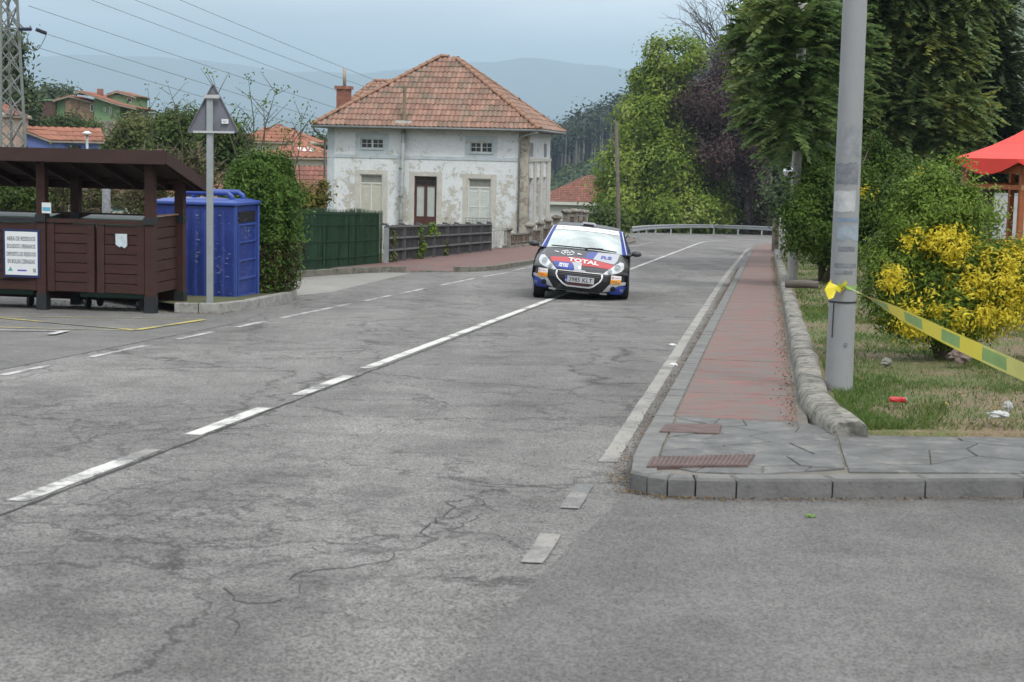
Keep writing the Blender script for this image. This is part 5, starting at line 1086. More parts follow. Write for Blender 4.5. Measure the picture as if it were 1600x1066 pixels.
patch(zof(347), zof(341), -60, 70, pm('ink_smear', (.18, .24, .32), .8, .3)); patch(zof(375), zof(352), -50, 60, pm('blue_grey_residue', (.26, .31, .36), .8, .2, 12), jag=.02); patch(zof(392), zof(385), -40, 40, PAT)
patch(zof(417), zof(411), -55, 50, PAT, off=.003); patch(zof(427), zof(422), -50, 30, PAT, off=.003); patch(zof(472), zof(469.5), -90, 90, BRK, 'strap', .006)
bm2 = MB(); a = zof(470); bm2.tube([ax_ * a + Vector((-.085, -.075, 0)), ax_ * (a - .3) + Vector((-.09, -.075, 0)), ax_ * zof(520) + Vector((-.088, -.08, 0))], .004, 5); bm2.build('wire', BRK, lpo)
q = ax_ * zof(536); MB().tube([q + Vector((.02, -.118, 0)), q + Vector((.02, -.105, 0))], .018, 8).build('bolt', PAT, lpo)
am = MB(); am.tube([ax_ * 8.1, ax_ * 8.3 + Vector((-.3, 0, .15)), ax_ * 8.4 + Vector((-1.4, 0, .3))], [.06, .05, .045], 10); am.build('arm', LP, lpo, True)
hd_ = MB(); hd_.tube([ax_ * 8.4 + Vector((-1.3, 0, .3)), ax_ * 8.4 + Vector((-1.45, 0, .32)), ax_ * 8.4 + Vector((-1.9, 0, .35)), ax_ * 8.4 + Vector((-2.05, 0, .35))], [.05, .12, .14, .04], 12); hd_.build('lamp_head', STEEL, lpo, True)
# tape from the lamp post towards the camera
YEL = pm('yellow_tape', (.78, .66, .045), .35, .08, 3, 0, spec=.5); GRT = pm('green_tape_print', (.24, .40, .12), .35, .15, 6, 0, spec=.5); YEL2 = pm('pale_yellow_tape', (.66, .64, .18), .35, .1, 3, 0)
P0 = at(1321, 447, pb.y - .12); P1 = at(1600, 563, 9.0); P2 = P0 + (P1 - P0) * 2.1
tape = thing('barrier_tape', P0, 'yellow and green striped plastic barrier tape stretched from the lamp post', 'barrier tape')
N_ = 180; dirv = (P2 - P0).normalized(); side_ = dirv.cross(Vector((0, 0, 1))).normalized(); upv = side_.cross(dirv); rows = []
for i in range(N_ + 1):
    k = i / N_; p = P0.lerp(P2, k) - Vector((0, 0, .12)) * math.sin(math.pi * k) * .55; k *= 1.45; k = min(1, k); tw = 1.15 * (1 - sst(0, .25, k)) + .30 * math.sin(k * 9) * (1 - k) + .15; wv = upv * math.cos(tw) + side_ * math.sin(tw); hw = .016 + .030 * sst(0, .3, k) + .014 * k
    rows.append((p + wv * hw, p + wv * hw * .72, p - wv * hw * .72, p - wv * hw))
blocks = {}; ln = (P2 - P0).length; period = .86
for i in range(N_):
    k = (i + .5) / N_ * ln; ph = (k % period) / period; a, b_ = [[x - P0 for x in r] for r in rows[i:i + 2]]
    for j in range(3):
        mi = 1 if (j == 1 and ph < .5) else 0; key = (mi, int(k / period), j if mi else 3); blocks.setdefault(key, MB()).add([a[j], b_[j], b_[j + 1], a[j + 1]], [(0, 1, 2, 3)])
for (mi, kk, j), m_ in blocks.items(): m_.build('green_print' if mi else 'yellow_band', GRT if mi else (YEL2 if kk > 3 else YEL), tape)
kn = MB(); c0 = at(1306, 447, pb.y - .13) - P0
for i in range(9):
    p = c0 + Vector((random.uniform(-.07, .07), random.uniform(-.02, .02), random.uniform(-.03, .03))); a = Vector((random.uniform(-.06, .02), random.uniform(-.02, .02), random.uniform(-.10, .02))); b_ = Vector((random.uniform(-.02, .05), random.uniform(-.02, .02), random.uniform(-.03, .05)))
    kn.add([p - a * .5 - b_ * .5, p + a * .5 - b_ * .4, p + a * .6 + b_ * .5, p - a * .4 + b_ * .5], [(0, 1, 2, 3)])
tl_ = at(1297, 452, pb.y - .15) - P0; kn.add([c0 + Vector((-.05, 0, .03)), c0 + Vector((.02, 0, .0)), tl_ + Vector((.03, 0, -.07)), tl_ + Vector((-.01, 0, -.085)), tl_ + Vector((-.045, 0, .0))], [(0, 1, 2, 3, 4)]); kn.build('knot', YEL, tape)
lpR = .109; wr = MB()
for i in range(13):
    a = math.radians(-95 + 190 * i / 12); zc = zof(447) - .01 * math.sin(i); c_ = pb + ax_ * zc - P0
    for dz in (-.018, .018): wr.v.append(tuple(c_ + Vector((math.sin(a) * (lpR + .004), -math.cos(a) * (lpR + .004), dz))))
for i in range(12): wr.f.append((2 * i, 2 * i + 2, 2 * i + 3, 2 * i + 1)); wr.m.append(0)
wr.build('wrap', GRT, tape)
# concrete post with traffic mirror, short post, old trunk
def simple_post(name, px, pyb, pyt, pxt, h0, rad0, mat, label, cat, ztop=None, sides=12, rad1=None):
    b0 = ground(px, pyb, h0); o = thing(name, b0, label, cat); tq = at(pxt, pyt, b0.y) - b0
    if ztop: tq = tq * (ztop / tq.z)
    MB().tube([Vector((0, 0, -.3)), Vector((0, 0, 0)), tq], [rad0, rad0, rad1 or rad0 * .8], sides).build('shaft', mat, o, True); return o, b0, tq
o, b0, tq = simple_post('utility_pole', 1238, 431, 225, 1246, .30, .115, CONP, 'round concrete pole on the bank left of the dense green bush', 'pole', ztop=7.5)
p = at(1232, 268, b0.y - .2) - b0; MB().tube([p + Vector((.0, .06, 0)), p + Vector((0, .2, 0))], .02, 6).build('bracket', STEEL, o)
tm_ = thing('traffic_mirror', b0 + p, 'small round convex traffic mirror fixed to the concrete pole', 'traffic mirror')
mm = MB(); R_ = .115
for i in range(7):
    r = R_ * i / 6; mm.v += [(math.cos(j * math.pi / 12) * r, -.07 * (1 - (i / 6) ** 2), math.sin(j * math.pi / 12) * r) for j in range(24)]
for i in range(6):
    for j in range(24): mm.f.append((i * 24 + j, i * 24 + (j + 1) % 24, i * 24 + 24 + (j + 1) % 24, i * 24 + 24 + j)); mm.m.append(0)
mir, t, b = nodes_mat('mirror_face'); b.inputs['Base Color'].default_value = (.8, .82, .85, 1); b.inputs['Metallic'].default_value = 1; b.inputs['Roughness'].default_value = .06
mm.build('mirror_face', mir, tm_, True); MB().tube([(0, .03, 0), (0, -.005, 0)], [.08, .125], 24).build('backing', WHT, tm_, True)
simple_post('concrete_bollard', 1221, 397, 337, 1223, .22, .12, CONP, 'short round concrete post at the far end of the stone border', 'post', rad1=.11)
o, b0, tq = simple_post('tree_stump', 1211, 389, 342, 1212, .2, .16, pm('grey_bark', (.16, .12, .10), .95, .3, 4, .6, 12), 'old brown trunk stump left of the short concrete post', 'stump', sides=9)
o, b0, tq = simple_post('wooden_pole', 967, 378, 190, 963, .0, .12, WOODW, 'slim weathered wooden pole before the light green tree', 'pole')
# ------------------------------------------------------------------ litter
pbx = gst(1403, 630); q = ground(1402, 630, .18)
cn = thing('crushed_can', q, 'crushed red drinks can lying on the grass right of the lamp post', 'can'); RC = pm('red_can', (.45, .03, .03), .35, .2, 8, .1); cm = MB()
for i in range(5):
    x = -.06 + .03 * i
    for j in range(10): a = j * math.pi / 5; r = .032 * random.uniform(.75, 1.1); cm.v.append((x, math.cos(a) * r, .026 + math.sin(a) * r * .65))
for i in range(4):
    for j in range(10): cm.f.append((i * 10 + j, i * 10 + (j + 1) % 10, i * 10 + 10 + (j + 1) % 10, i * 10 + 10 + j)); cm.m.append(0)
cm.f += [tuple(range(10))[::-1], tuple(range(40, 50))]; cm.m += [0, 0]; cm.build('can_body', RC, cn).rotation_euler = (0, 0, -.2); MB().tube([(.062, 0, .026), (.068, 0, .027)], .026, 10).build('can_end', STEEL, cn)
def crumple(name, loc, size, mat, label, cat, flat=.5, seed=0):
    mb = MB(); n, m_ = 9, 14
    for i in range(n + 1):
        th = math.pi * i / n
        for j in range(m_):
            ph = 2 * math.pi * j / m_; d = Vector((math.sin(th) * math.cos(ph), math.sin(th) * math.sin(ph), math.cos(th))); r = 1 + .55 * mnoise.noise(d * 2.3 + Vector((seed, 0, 0))) + .3 * mnoise.noise(d * 6 + Vector((0, seed, 0)))
            mb.v.append((d.x * r * size, d.y * r * size * .7, (d.z * r * flat + flat * .8) * size))
    for i in range(n):
        for j in range(m_): mb.f.append((i * m_ + j, i * m_ + (j + 1) % m_, (i + 1) * m_ + (j + 1) % m_, (i + 1) * m_ + j)); mb.m.append(0)
    return tag(mb.build(name, mat, None, False, loc), label, cat)
PB = pm('white_plastic', (.42, .43, .42), .4, .1)
crumple('plastic_bag', ground(1560, 652, .22), .07, PB, 'crumpled white plastic bag on the grass at the right', 'plastic bag', .35, 4); crumple('plastic_cup', ground(1575, 641, .22), .03, PB, 'small white crushed cup just above the plastic bag on the grass', 'litter', 1.2, 8)
crumple('paper_scrap', ground(1052, 571, 0), .045, WHT, 'larger white paper scrap on the edge line, nearer the camera', 'paper scrap', .25, 2); crumple('paper_scrap', ground(1051, 540, 0), .045, WHT, 'small white paper scrap on the edge line, further up the road', 'paper scrap', .25, 5)
crumple('green_leaf', ground(1266, 808, .004), .03, pm('green_fallen_leaf', (.12, .2, .06), .7, .2), 'small green leaf lying on the side road below the kerb', 'leaf', .3, 7)
crumple('stone', ground(1385, 572, .2), .05, STONE, 'small pale stone on the bank right of the lamp post', 'stone', .8, 3); crumple('stone', ground(1500, 566, .22), .11, pm('brown_stone', (.17, .13, .11), .9, .3), 'brown stone at the foot of the yellow bush', 'stone', .7, 12)
# ------------------------------------------------------------------ gazebo
gY = 25.0; gc = at(1648, 250, gY); gzb = -G * gY + .25
gz_o = thing('gazebo', (gc.x, gY, gzb), 'orange brown timber gazebo with a bright red canopy among the shrubs', 'gazebo', .15)
GW = pm('orange_stained_timber', (.30, .095, .035), .6, .2, 3, .2, 25, stretch=(1, 1, 5)); GWL = pm('pale_timber', (.42, .26, .13), .7, .15); RCN = pm('red_canopy', (.68, .050, .035), .6, .08, 1.5, .1)
R_ = 1.52; he = zpx(1500, 247, gY) - gzb; hp_ = zpx(1648, 172, gY) - gzb; cor = [(R_ * math.cos(math.radians(a)), R_ * math.sin(math.radians(a))) for a in (180, 225, 270, 315, 0, 45, 90, 135)]
cv = MB(); 
for i in range(8):
    (x0, y0), (x1, y1) = cor[i], cor[(i + 1) % 8]; nn = 8
    for k in range(nn):
        u0, u1 = k / nn, (k + 1) / nn
        for r in range(5):
            f0, f1 = r / 5, (r + 1) / 5
            def P(u, f): x, y = x0 + (x1 - x0) * u, y0 + (y1 - y0) * u; sag = -.09 * math.sin(math.pi * f) * 1 - .10 * math.sin(math.pi * u) * (1 - f) ** 2 * 0; return (x * (1 - f) * 1.08, y * (1 - f) * 1.08, he + (hp_ - he) * f + sag)
            cv.add([P(u0, f0), P(u1, f0), P(u1, f1), P(u0, f1)], [(0, 1, 2, 3)])
        def V_(u, d_): x, y = x0 + (x1 - x0) * u, y0 + (y1 - y0) * u; dr = .05 + .19 * math.sin(math.pi * u); return (x * 1.08, y * 1.08, he - dr * d_)
        cv.add([V_(u0, 1), V_(u1, 1), V_(u1, 0), V_(u0, 0)], [(0, 1, 2, 3)])
cv.build('canopy', RCN, gz_o)
for i, (x, y) in enumerate(cor): MB().box(x * .93 - .038, x * .93 + .038, y * .93 - .038, y * .93 + .038, -.2, he - .02).build('post', GW, gz_o)
for i in range(8):
    (x0, y0), (x1, y1) = cor[i], cor[(i + 1) % 8]; MB().bar((x0 * .96, y0 * .96, he - .16), (x1 * .96, y1 * .96, he - .16), .04, .12).build('beam', GW, gz_o); MB().bar((x0 * .95, y0 * .95, he - .42), (x1 * .95, y1 * .95, he - .42), .035, .07).build('beam', GWL if i % 2 else GW, gz_o)
    MB().bar((x0 * .96, y0 * .96, he - .12), (0, 0, hp_ - .24), .05, .07).build('rafter', GW, gz_o)
    if i not in (2,):
        MB().bar((x0 * .93, y0 * .93, .95), (x1 * .93, y1 * .93, .95), .05, .09).build('handrail', GW, gz_o); MB().bar((x0 * .93, y0 * .93, .2), (x1 * .93, y1 * .93, .2), .04, .07).build('lower_rail', GW, gz_o)
q = at(1592, 330, gY + 4); sc_ = tag(MB().box(-.45, .9, 0, .03, -.75, .28).build('fabric_banner', pm('grey_fabric', (.42, .43, .46), .8, .1), None, False, (q.x, q.y, q.z)), 'pale grey fabric screen hanging behind the gazebo', 'screen')
MB().bar((-.45, .015, .30), (.9, .015, .30), .04).build('pole', STEEL, sc_); MB().box(.0, .04, 0.035, .07, -1.9, .28).build('pole', STEEL, sc_)
# ------------------------------------------------------------------ rally car
CARB = pm('black_car_paint', (.012, .012, .014), .25, .1, 2, 0, spec=.6); BONM = pm('matt_dark_bonnet', (.040, .042, .048), .38, .1, 2, 0, spec=.5); CARW = pm('white_car_vinyl', (.75, .75, .75), .35, 0, 1, 0); CARBL = pm('blue_car_vinyl', (.02, .045, .27), .35, 0, 1, 0, spec=.5)
CARR = pm('red_car_vinyl', (.43, .045, .05), .4, 0, 1, 0); CARG = pm('silver_car_vinyl', (.38, .39, .43), .4, .05, 3, 0); CARO = pm('orange_car_vinyl', (.85, .36, .02), .4, 0, 1, 0); RUB = pm('tyre_rubber', (.016, .016, .017), .85, .2, 9, .1); BLK = pm('black_plastic', (.010, .010, .011), .6, .1, 3, 0); RIMW = pm('white_rim', (.7, .7, .7), .35, 0, 1, 0)
LENS = pm('headlight_lens', (.50, .53, .56), .12, .25, 9, 0, spec=.8); CHR = pm('chrome', (.75, .76, .78), .15, 0, 1, 0, metal=1)
gls, t, b = nodes_mat('car_glass'); o_ = t.nodes['Material Output']; gl = nd(t, 'ShaderNodeBsdfGlossy'); gl.inputs['Roughness'].default_value = .06; gl.inputs[0].default_value = (.88, .97, .95, 1)
tr = nd(t, 'ShaderNodeBsdfTransparent'); tr.inputs[0].default_value = (.35, .42, .40, 1); ms_ = nd(t, 'ShaderNodeMixShader'); nz = tex(t, 'ShaderNodeTexNoise', 1.6, detail=1); fz = ramp(t, nz.outputs[0], [(.35, (.52,)), (.65, (.76,))]); t.links.new(fz.outputs[0], ms_.inputs[0]); t.links.new(tr.outputs[0], ms_.inputs[1]); t.links.new(gl.outputs[0], ms_.inputs[2]); t.links.new(ms_.outputs[0], o_.inputs[0])
p_ = ground(905.5, 466); cs, ct = p_.x * SA + p_.y * CA, p_.x * CA - p_.y * SA
car = thing('rally_car', W(cs, ct), 'black and blue rally hatchback with sponsor stickers leaning through the bend on the centre line', 'rally car', RZ + .075)
car.rotation_euler = (-math.atan(G), 0, RZ + .075)
RL = math.radians(4.6)
def roll(p):
    x, y, z = p; z0 = .30; return (x * math.cos(RL) + (z - z0) * math.sin(RL), y, z0 + (z - z0) * math.cos(RL) - x * math.sin(RL))
def cbuild(mb, name, mat, parent=car, smooth=True): mb.v = [roll(v) for v in mb.v]; return mb.build(name, mat, parent, smooth)
PR = [(-.66, .13), (-.76, .17), (-.81, .27), (-.82, .38), (-.80, .48), (-.745, .555), (-.62, .615), (-.35, .715), (-.05, .80), (.22, .86), (.42, .895)]
def SFw(x, w):
    i = min(int(w), len(PR) - 2); f = w - i; a, b_ = PR[i], PR[i + 1]; y, z = a[0] + (b_[0] - a[0]) * f, a[1] + (b_[1] - a[1]) * f
    u = min(1, max(0, (z - .48) / .42)); ax = abs(x) / .87
    return Vector((x, y + .40 * ax ** 3 * (1 - .9 * u) + .05 * ax * ax * (1 - u), z - u * (.035 * ax * ax + .10 * max(0, (ax - .72) / .28) ** 2)))
def SF(x, z, off=.004):
    lo, hi = 0.0, len(PR) - 1.001
    for _ in range(22):
        m_ = (lo + hi) / 2
        if SFw(x, m_).z < z: lo = m_
        else: hi = m_
    p = SFw(x, lo); e_ = .02; dx = SFw(x + e_, lo) - SFw(x - e_, lo); dw = SFw(x, min(hi + .05, len(PR) - 1.001)) - SFw(x, max(0, lo - .05)); n = dx.cross(dw).normalized()
    if n.y > 0 and n.z < .3: n = -n
    if n.z < 0 and n.y > -.3: n = -n
    return tuple(p + n * off)
def hwid(z): return .87 if z > .34 else .70 + .17 * sst(.13, .34, z)
mb = MB(); NW, NX = 44, 30
for i in range(NW + 1):
    w_ = (len(PR) - 1.001) * i / NW; zc_ = SFw(0, w_).z
    for j in range(NX + 1): mb.v.append(tuple(SFw(hwid(zc_) * (2 * j / NX - 1), w_)))
for i in range(NW):
    for j in range(NX): mb.f.append((i * (NX + 1) + j, i * (NX + 1) + j + 1, (i + 1) * (NX + 1) + j + 1, (i + 1) * (NX + 1) + j)); mb.m.append(0)
# sides with wheel arches
def arch(cy, r, n=12): return [(cy - r * math.cos(math.pi * k / n), .27 + r * math.sin(math.pi * k / n)) for k in range(n + 1)]
side_o = [(-.44, .30), (-.40, .15), (-.365, .15)] + arch(0, .365) + [(.365, .14)] + [(2.17, .14)] + arch(2.54, .365) + [(2.905, .15), (3.05, .2), (3.12, .5), (3.08, .85), (2.9, .93), (1.8, .90), (.42, .80), (-.02, .70), (-.30, .60), (-.42, .48)]
for sx_ in (-1, 1):
    o0 = len(mb.v); mb.v += [(sx_ * (.87 - .12 * max(0, z - .7)), y, z) for y, z in side_o]; f_ = tuple(range(o0, o0 + len(side_o))); mb.f.append(f_ if sx_ < 0 else f_[::-1]); mb.m.append(0)
mb.add([(-.84, .42, .86), (.84, .42, .86), (.84, 2.95, .92), (-.84, 2.95, .92)], [(0, 1, 2, 3)]); mb.add([(-.86, 3.1, .18), (.86, 3.1, .18), (.84, 3.1, .9), (-.84, 3.1, .9)], [(0, 3, 2, 1)]); mb.add([(-.7, -.6, .14), (.7, -.6, .14), (.7, 3.05, .14), (-.7, 3.05, .14)], [(0, 3, 2, 1)])
body = cbuild(mb, 'body', CARB)
wells = [MB().box(sx_ * .74 - .12, sx_ * .74 + .12, cy + .2, cy + .36, .2, .62) for sx_ in (-1, 1) for cy in (0, 2.54)]
# greenhouse: screen, roof, pillars, side and rear glass
gw = [(.42, .885, .71), (.66, 1.04, .675), (.90, 1.18, .635), (1.14, 1.295, .59)]
def patchgrid(rows, name, mat, parent=car, crown=.05, nx=10, bow=.10):
    mb = MB()
    for (y, z, h_) in rows:
        for j in range(nx + 1): u = 2 * j / nx - 1; mb.v.append((h_ * u, y + bow * u * u, z - crown * u * u))
    for i in range(len(rows) - 1):
        for j in range(nx): mb.f.append((i * (nx + 1) + j, i * (nx + 1) + j + 1, (i + 1) * (nx + 1) + j + 1, (i + 1) * (nx + 1) + j)); mb.m.append(0)
    return cbuild(mb, name, mat, parent)
ws = patchgrid(gw, 'windscreen', gls, crown=.02)
ban = patchgrid([(.985, 1.226, .615), (1.145, 1.301, .588)], 'sun_strip', CARW, ws, crown=.02); 
rf_ = patchgrid([(1.145, 1.297, .60), (1.35, 1.34, .60), (1.9, 1.365, .595), (2.5, 1.35, .57), (2.8, 1.32, .55)], 'roof', BONM, crown=.035, bow=.06)
lettering('lettering', 'FERNANDEZ', .80, .045, lambda u, v: roll((u, 1.06 + v * .88 + .10 * (u / .6) ** 2, 1.264 + v * .47 - .02 * (u / .6) ** 2 + .006)), BLKT, ban, .0) if False else None
for i, u in enumerate([-.46, -.36, -.25, -.12, -.04, .03, .10, .17, .30, .42, .5]):   # the small dark characters on the strip, too small to read
    lettering('mark', 'IDSCIKTIBII'[i], .018 if i % 3 else .026, .035, lambda a, v, u=u: roll((u + a, 1.06 + v * .88 + .10 * (u / .6) ** 2, 1.264 + v * .47 - .02 * (u / .6) ** 2 + .007)), BLKT, ban)
for sx_ in (-1, 1):
    f_ = lambda P: [(sx_ * x, y, z) for x, y, z in P]; od = (0, 1, 2, 3)
    pl = MB(); a = [(.71, .53, .865), (.80, .60, .87), (.655, 1.24, 1.26), (.59, 1.25, 1.275)]; pl.add(f_(a), [od]); a = [(.80, .60, .87), (.835, .66, .86), (.68, 1.30, 1.255), (.655, 1.24, 1.26)]; pl.add(f_(a), [od]); cbuild(pl, 'windscreen_pillar', CARBL)
    pl = MB(); a = [(.835, .66, .86), (.835, 1.75, .90), (.68, 1.80, 1.27), (.68, 1.30, 1.26)]; pl.add(f_(a), [od]); cbuild(pl, 'side_window', gls)
    pl = MB(); a = [(.835, 1.75, .90), (.835, 1.85, .90), (.68, 1.88, 1.27), (.68, 1.80, 1.27)]; pl.add(f_(a), [od]); a = [(.835, 1.85, .9), (.83, 2.9, .93), (.60, 2.75, 1.27), (.68, 1.88, 1.27)]; pl.add(f_(a), [od]); a = [(.68, 1.30, 1.26), (.68, 2.0, 1.275), (.60, 2.75, 1.27), (.55, 2.8, 1.29), (.60, 1.9, 1.335), (.60, 1.25, 1.27)]; pl.add(f_(a), [tuple(range(6))]); cbuild(pl, 'side_panel', CARBL)
    wt = MB(); a = [(.79, .50, .862), (.80, .53, .866), (.66, 1.19, 1.268), (.645, 1.16, 1.265)]; wt.add([(x + sx_ * 0, y - .012, z + .01) for x, y, z in f_(a)], [od]); cbuild(wt, 'white_edge', CARW)
MBr = MB(); MBr.add([(-.60, 2.78, 1.29), (.60, 2.78, 1.29), (.80, 3.08, .9), (-.80, 3.08, .9)], [(0, 1, 2, 3)]); cbuild(MBr, 'rear_window', gls)
# roof vent
rv = MB(); rv.add([(-.13, 1.28, 1.33), (.13, 1.28, 1.33), (.13, 1.62, 1.37), (-.13, 1.62, 1.37), (-.11, 1.30, 1.395), (.11, 1.30, 1.395), (.10, 1.6, 1.385), (-.10, 1.6, 1.385)], [(0, 1, 5, 4), (1, 2, 6, 5), (3, 0, 4, 7), (4, 5, 6, 7), (2, 3, 7, 6)]); o = cbuild(rv, 'roof_vent', CARG, smooth=False); cbuild(MB().box(-.10, .10, 1.272, 1.279, 1.335, 1.36), 'vent_opening', BLK, o)
# wiper
wp = MB(); wp.tube([(-.62, .47, .905), (-.1, .42, .915), (.35, .43, .915), (.60, .50, .90)], .012, 5); wp.tube([(.02, .36, .90), (.1, .43, .925), (.35, .44, .93)], .014, 5); cbuild(wp, 'wiper', BLK)
def vinyl(name, poly, mat, parent=body, off=.005, rows=10, cols=8, lens_bulge=0):
    """a sheet cut to the front-view outline and laid on the curved nose"""
    zs = [p[1] for p in poly]; z0, z1 = min(zs), max(zs); mb = MB(); n = 0
    for i in range(rows + 1):
        z = z0 + (z1 - z0) * min(.999, max(.001, i / rows)); xs = []
        for k in range(len(poly)):
            (xa, za), (xb, zb__) = poly[k], poly[(k + 1) % len(poly)]
            if (za - z) * (zb__ - z) <= 0 and za != zb__: xs.append(xa + (xb - xa) * (z - za) / (zb__ - za))
        xa, xb = min(xs), max(xs)
        for j in range(cols + 1): u = j / cols; bz = lens_bulge * 4 * u * (1 - u) * 4 * (i / rows) * (1 - i / rows) * .25; mb.v.append(SF(xa + (xb - xa) * u, z, off + bz))
        n += 1
    for i in range(n - 1):
        for j in range(cols): mb.f.append((i * (cols + 1) + j, i * (cols + 1) + j + 1, (i + 1) * (cols + 1) + j + 1, (i + 1) * (cols + 1) + j)); mb.m.append(0)
    return cbuild(mb, name, mat, parent)
bon = vinyl('bonnet', [(-.36, .515), (.36, .515), (.55, .60), (.66, .72), (.71, .868), (-.71, .868), (-.66, .72), (-.55, .60)], BONM, car, .004, 24, 16)
vinyl('red_stripe', [(-.585, .715), (-.53, .63), (.56, .60), (.60, .675), (.10, .742), (-.10, .742)], CARR, bon, .008, 12, 16)
vinyl('blue_patch', [(-.50, .628), (-.40, .525), (-.10, .518), (-.13, .60), (-.17, .648), (-.46, .648)], CARBL, bon, .010)
vinyl('silver_patch', [(-.17, .66), (-.12, .60), (-.09, .518), (.03, .518), (.02, .60), (.02, .66)], CARG, bon, .011)
vinyl('blue_patch', [(.02, .752), (.12, .86), (.27, .86), (.20, .735)], CARBL, bon, .008); vinyl('silver_patch', [(.20, .735), (.27, .862), (.67, .862), (.64, .74), (.59, .685)], CARG, bon, .008)
BLIT = pm('blue_lettering', (.05, .10, .42), .5, 0, 1, 0); LT = lambda nm, s, xc, zc, wd, hh, mat, par, bold=.01, sl=0, off=.016: lettering(nm, s, wd, hh, lambda u, v: roll(SF(xc + u, zc + v + sl * u, off)), mat, par, bold)
LT('lettering', 'TOTAL', .04, .682, .56, .062, CARW, bon, .03, -.05); LT('lettering', 'MANN', -.30, .607, .16, .032, CARW, bon, .03); LT('lettering', 'FILTER', -.30, .572, .17, .028, CARW, bon, .03)
LT('lettering', 'RS', .44, .78, .20, .05, BLIT, bon, .02); LT('mark', '~~~~', .28, .60, .26, .02, CARG, bon, .01) if False else None
# the badge of rings and bars near the screen
for (xc, zc, rx_, rz_) in ((-.28, .80, .125, .042),):
    rg = MB()
    for k in range(20):
        if k % 5 == 4: continue
        a, b_ = 2 * math.pi * k / 20, 2 * math.pi * (k + .8) / 20; rg.add([SF(xc + math.cos(a) * rx_, zc + math.sin(a) * rz_, .014), SF(xc + math.cos(b_) * rx_, zc + math.sin(b_) * rz_, .014), SF(xc + math.cos(b_) * rx_ * .82, zc + math.sin(b_) * rz_ * .72, .014), SF(xc + math.cos(a) * rx_ * .82, zc + math.sin(a) * rz_ * .72, .014)], [(0, 1, 2, 3)])
    cbuild(rg, 'emblem', CARW, bon, False); LT('lettering', 'RSV', xc, zc, .13, .03, CARW, bon, .02)
vinyl('emblem', [(-.53, .792), (-.45, .79), (-.44, .808), (-.52, .81)], CARW, bon, .014, 2, 3); vinyl('emblem', [(-.10, .79), (-.02, .79), (-.03, .806), (-.10, .808)], CARW, bon, .014, 2, 3)
vinyl('white_crest', [(-.035, .57), (-.01, .545), (.02, .57), (.0, .59), (.01, .61), (-.03, .60)], CARW, bon, .014, 5, 3)
# headlights
for sx_ in (-1, 1):
    pol = [(sx_ * x, z) for x, z in ((.76, .72), (.70, .735), (.62, .685), (.53, .60), (.41, .515), (.46, .50), (.60, .52), (.74, .575), (.78, .64))]
    hl = vinyl('headlight', pol, CARW, car, .006, 14, 8); vinyl('lens', [(p[0] * .97 + sx_ * .018, p[1] * .94 + .037) for p in pol], LENS, hl, .012, 14, 8, .02)
    for (x, z, r) in ((.655, .625, .055), (.53, .555, .038)):
        rg = MB()
        for k in range(14):
            a, b_ = 2 * math.pi * k / 14, 2 * math.pi * (k + 1) / 14
            for (ra, rb, m_) in ((r, r * .72, 0),): rg.add([SF(sx_ * x + math.cos(a) * ra, z + math.sin(a) * ra, .024), SF(sx_ * x + math.cos(b_) * ra, z + math.sin(b_) * ra, .024), SF(sx_ * x + math.cos(b_) * rb, z + math.sin(b_) * rb, .030), SF(sx_ * x + math.cos(a) * rb, z + math.sin(a) * rb, .030)], [(0, 1, 2, 3)])
        cbuild(rg, 'lamp_ring', MATS['grey_pipe'], hl); vinyl('reflector', [(sx_ * x + math.cos(a * .7854) * r * .6, z + math.sin(a * .7854) * r * .6) for a in range(8)], pm('lamp_reflector', (.25, .27, .3), .2, .3, 30, 0) if 'lamp_reflector' not in MATS else MATS['lamp_reflector'], hl, .028, 4, 4)
# grille with white surround
GO = [(-.41, .505), (.41, .505), (.42, .44), (.385, .37), (.28, .275), (.20, .245), (-.20, .245), (-.28, .275), (-.385, .37), (-.42, .44)]
gril = vinyl('grille', GO, BLK, car, .008, 14, 12)
fr_ = MB()
ctr = (0, .385)
for k in range(len(GO)):
    a, b_ = GO[k], GO[(k + 1) % len(GO)]; nseg = 8 if k == 0 or k == 5 else 2
    for j in range(nseg):
        u0, u1 = j / nseg, (j + 1) / nseg; p0 = (a[0] + (b_[0] - a[0]) * u0, a[1] + (b_[1] - a[1]) * u0); p1 = (a[0] + (b_[0] - a[0]) * u1, a[1] + (b_[1] - a[1]) * u1)
        th = .45 if k == 0 else 1; inn = lambda p: (p[0] * (1 - .065), ctr[1] + (p[1] - ctr[1]) * (1 - .17 * th))
        fr_.add([SF(*p0, .024), SF(*p1, .024), SF(*inn(p1), .024), SF(*inn(p0), .024), SF(*p0, .005), SF(*p1, .005)], [(0, 1, 2, 3), (0, 4, 5, 1)])
cbuild(fr_, 'grille_surround', CARW, gril, False)
for zz in (.475, .445, .30, .275):
    ww_ = .37 if zz > .4 else (.28 if zz > .29 else .23); vinyl('grille_bar', [(-ww_, zz - .006), (ww_, zz - .006), (ww_, zz + .006), (-ww_, zz + .006)], MATS['dark_grey_paint'], gril, .016, 1, 8)
vinyl('red_line', [(-.22, .285), (.2, .285), (.2, .295), (-.22, .295)], CARR, gril, .018, 1, 6)
vinyl('chrome_lip', [(-.12, .508), (.12, .508), (.09, .530), (-.09, .530)], CARG, car, .028, 2, 6)
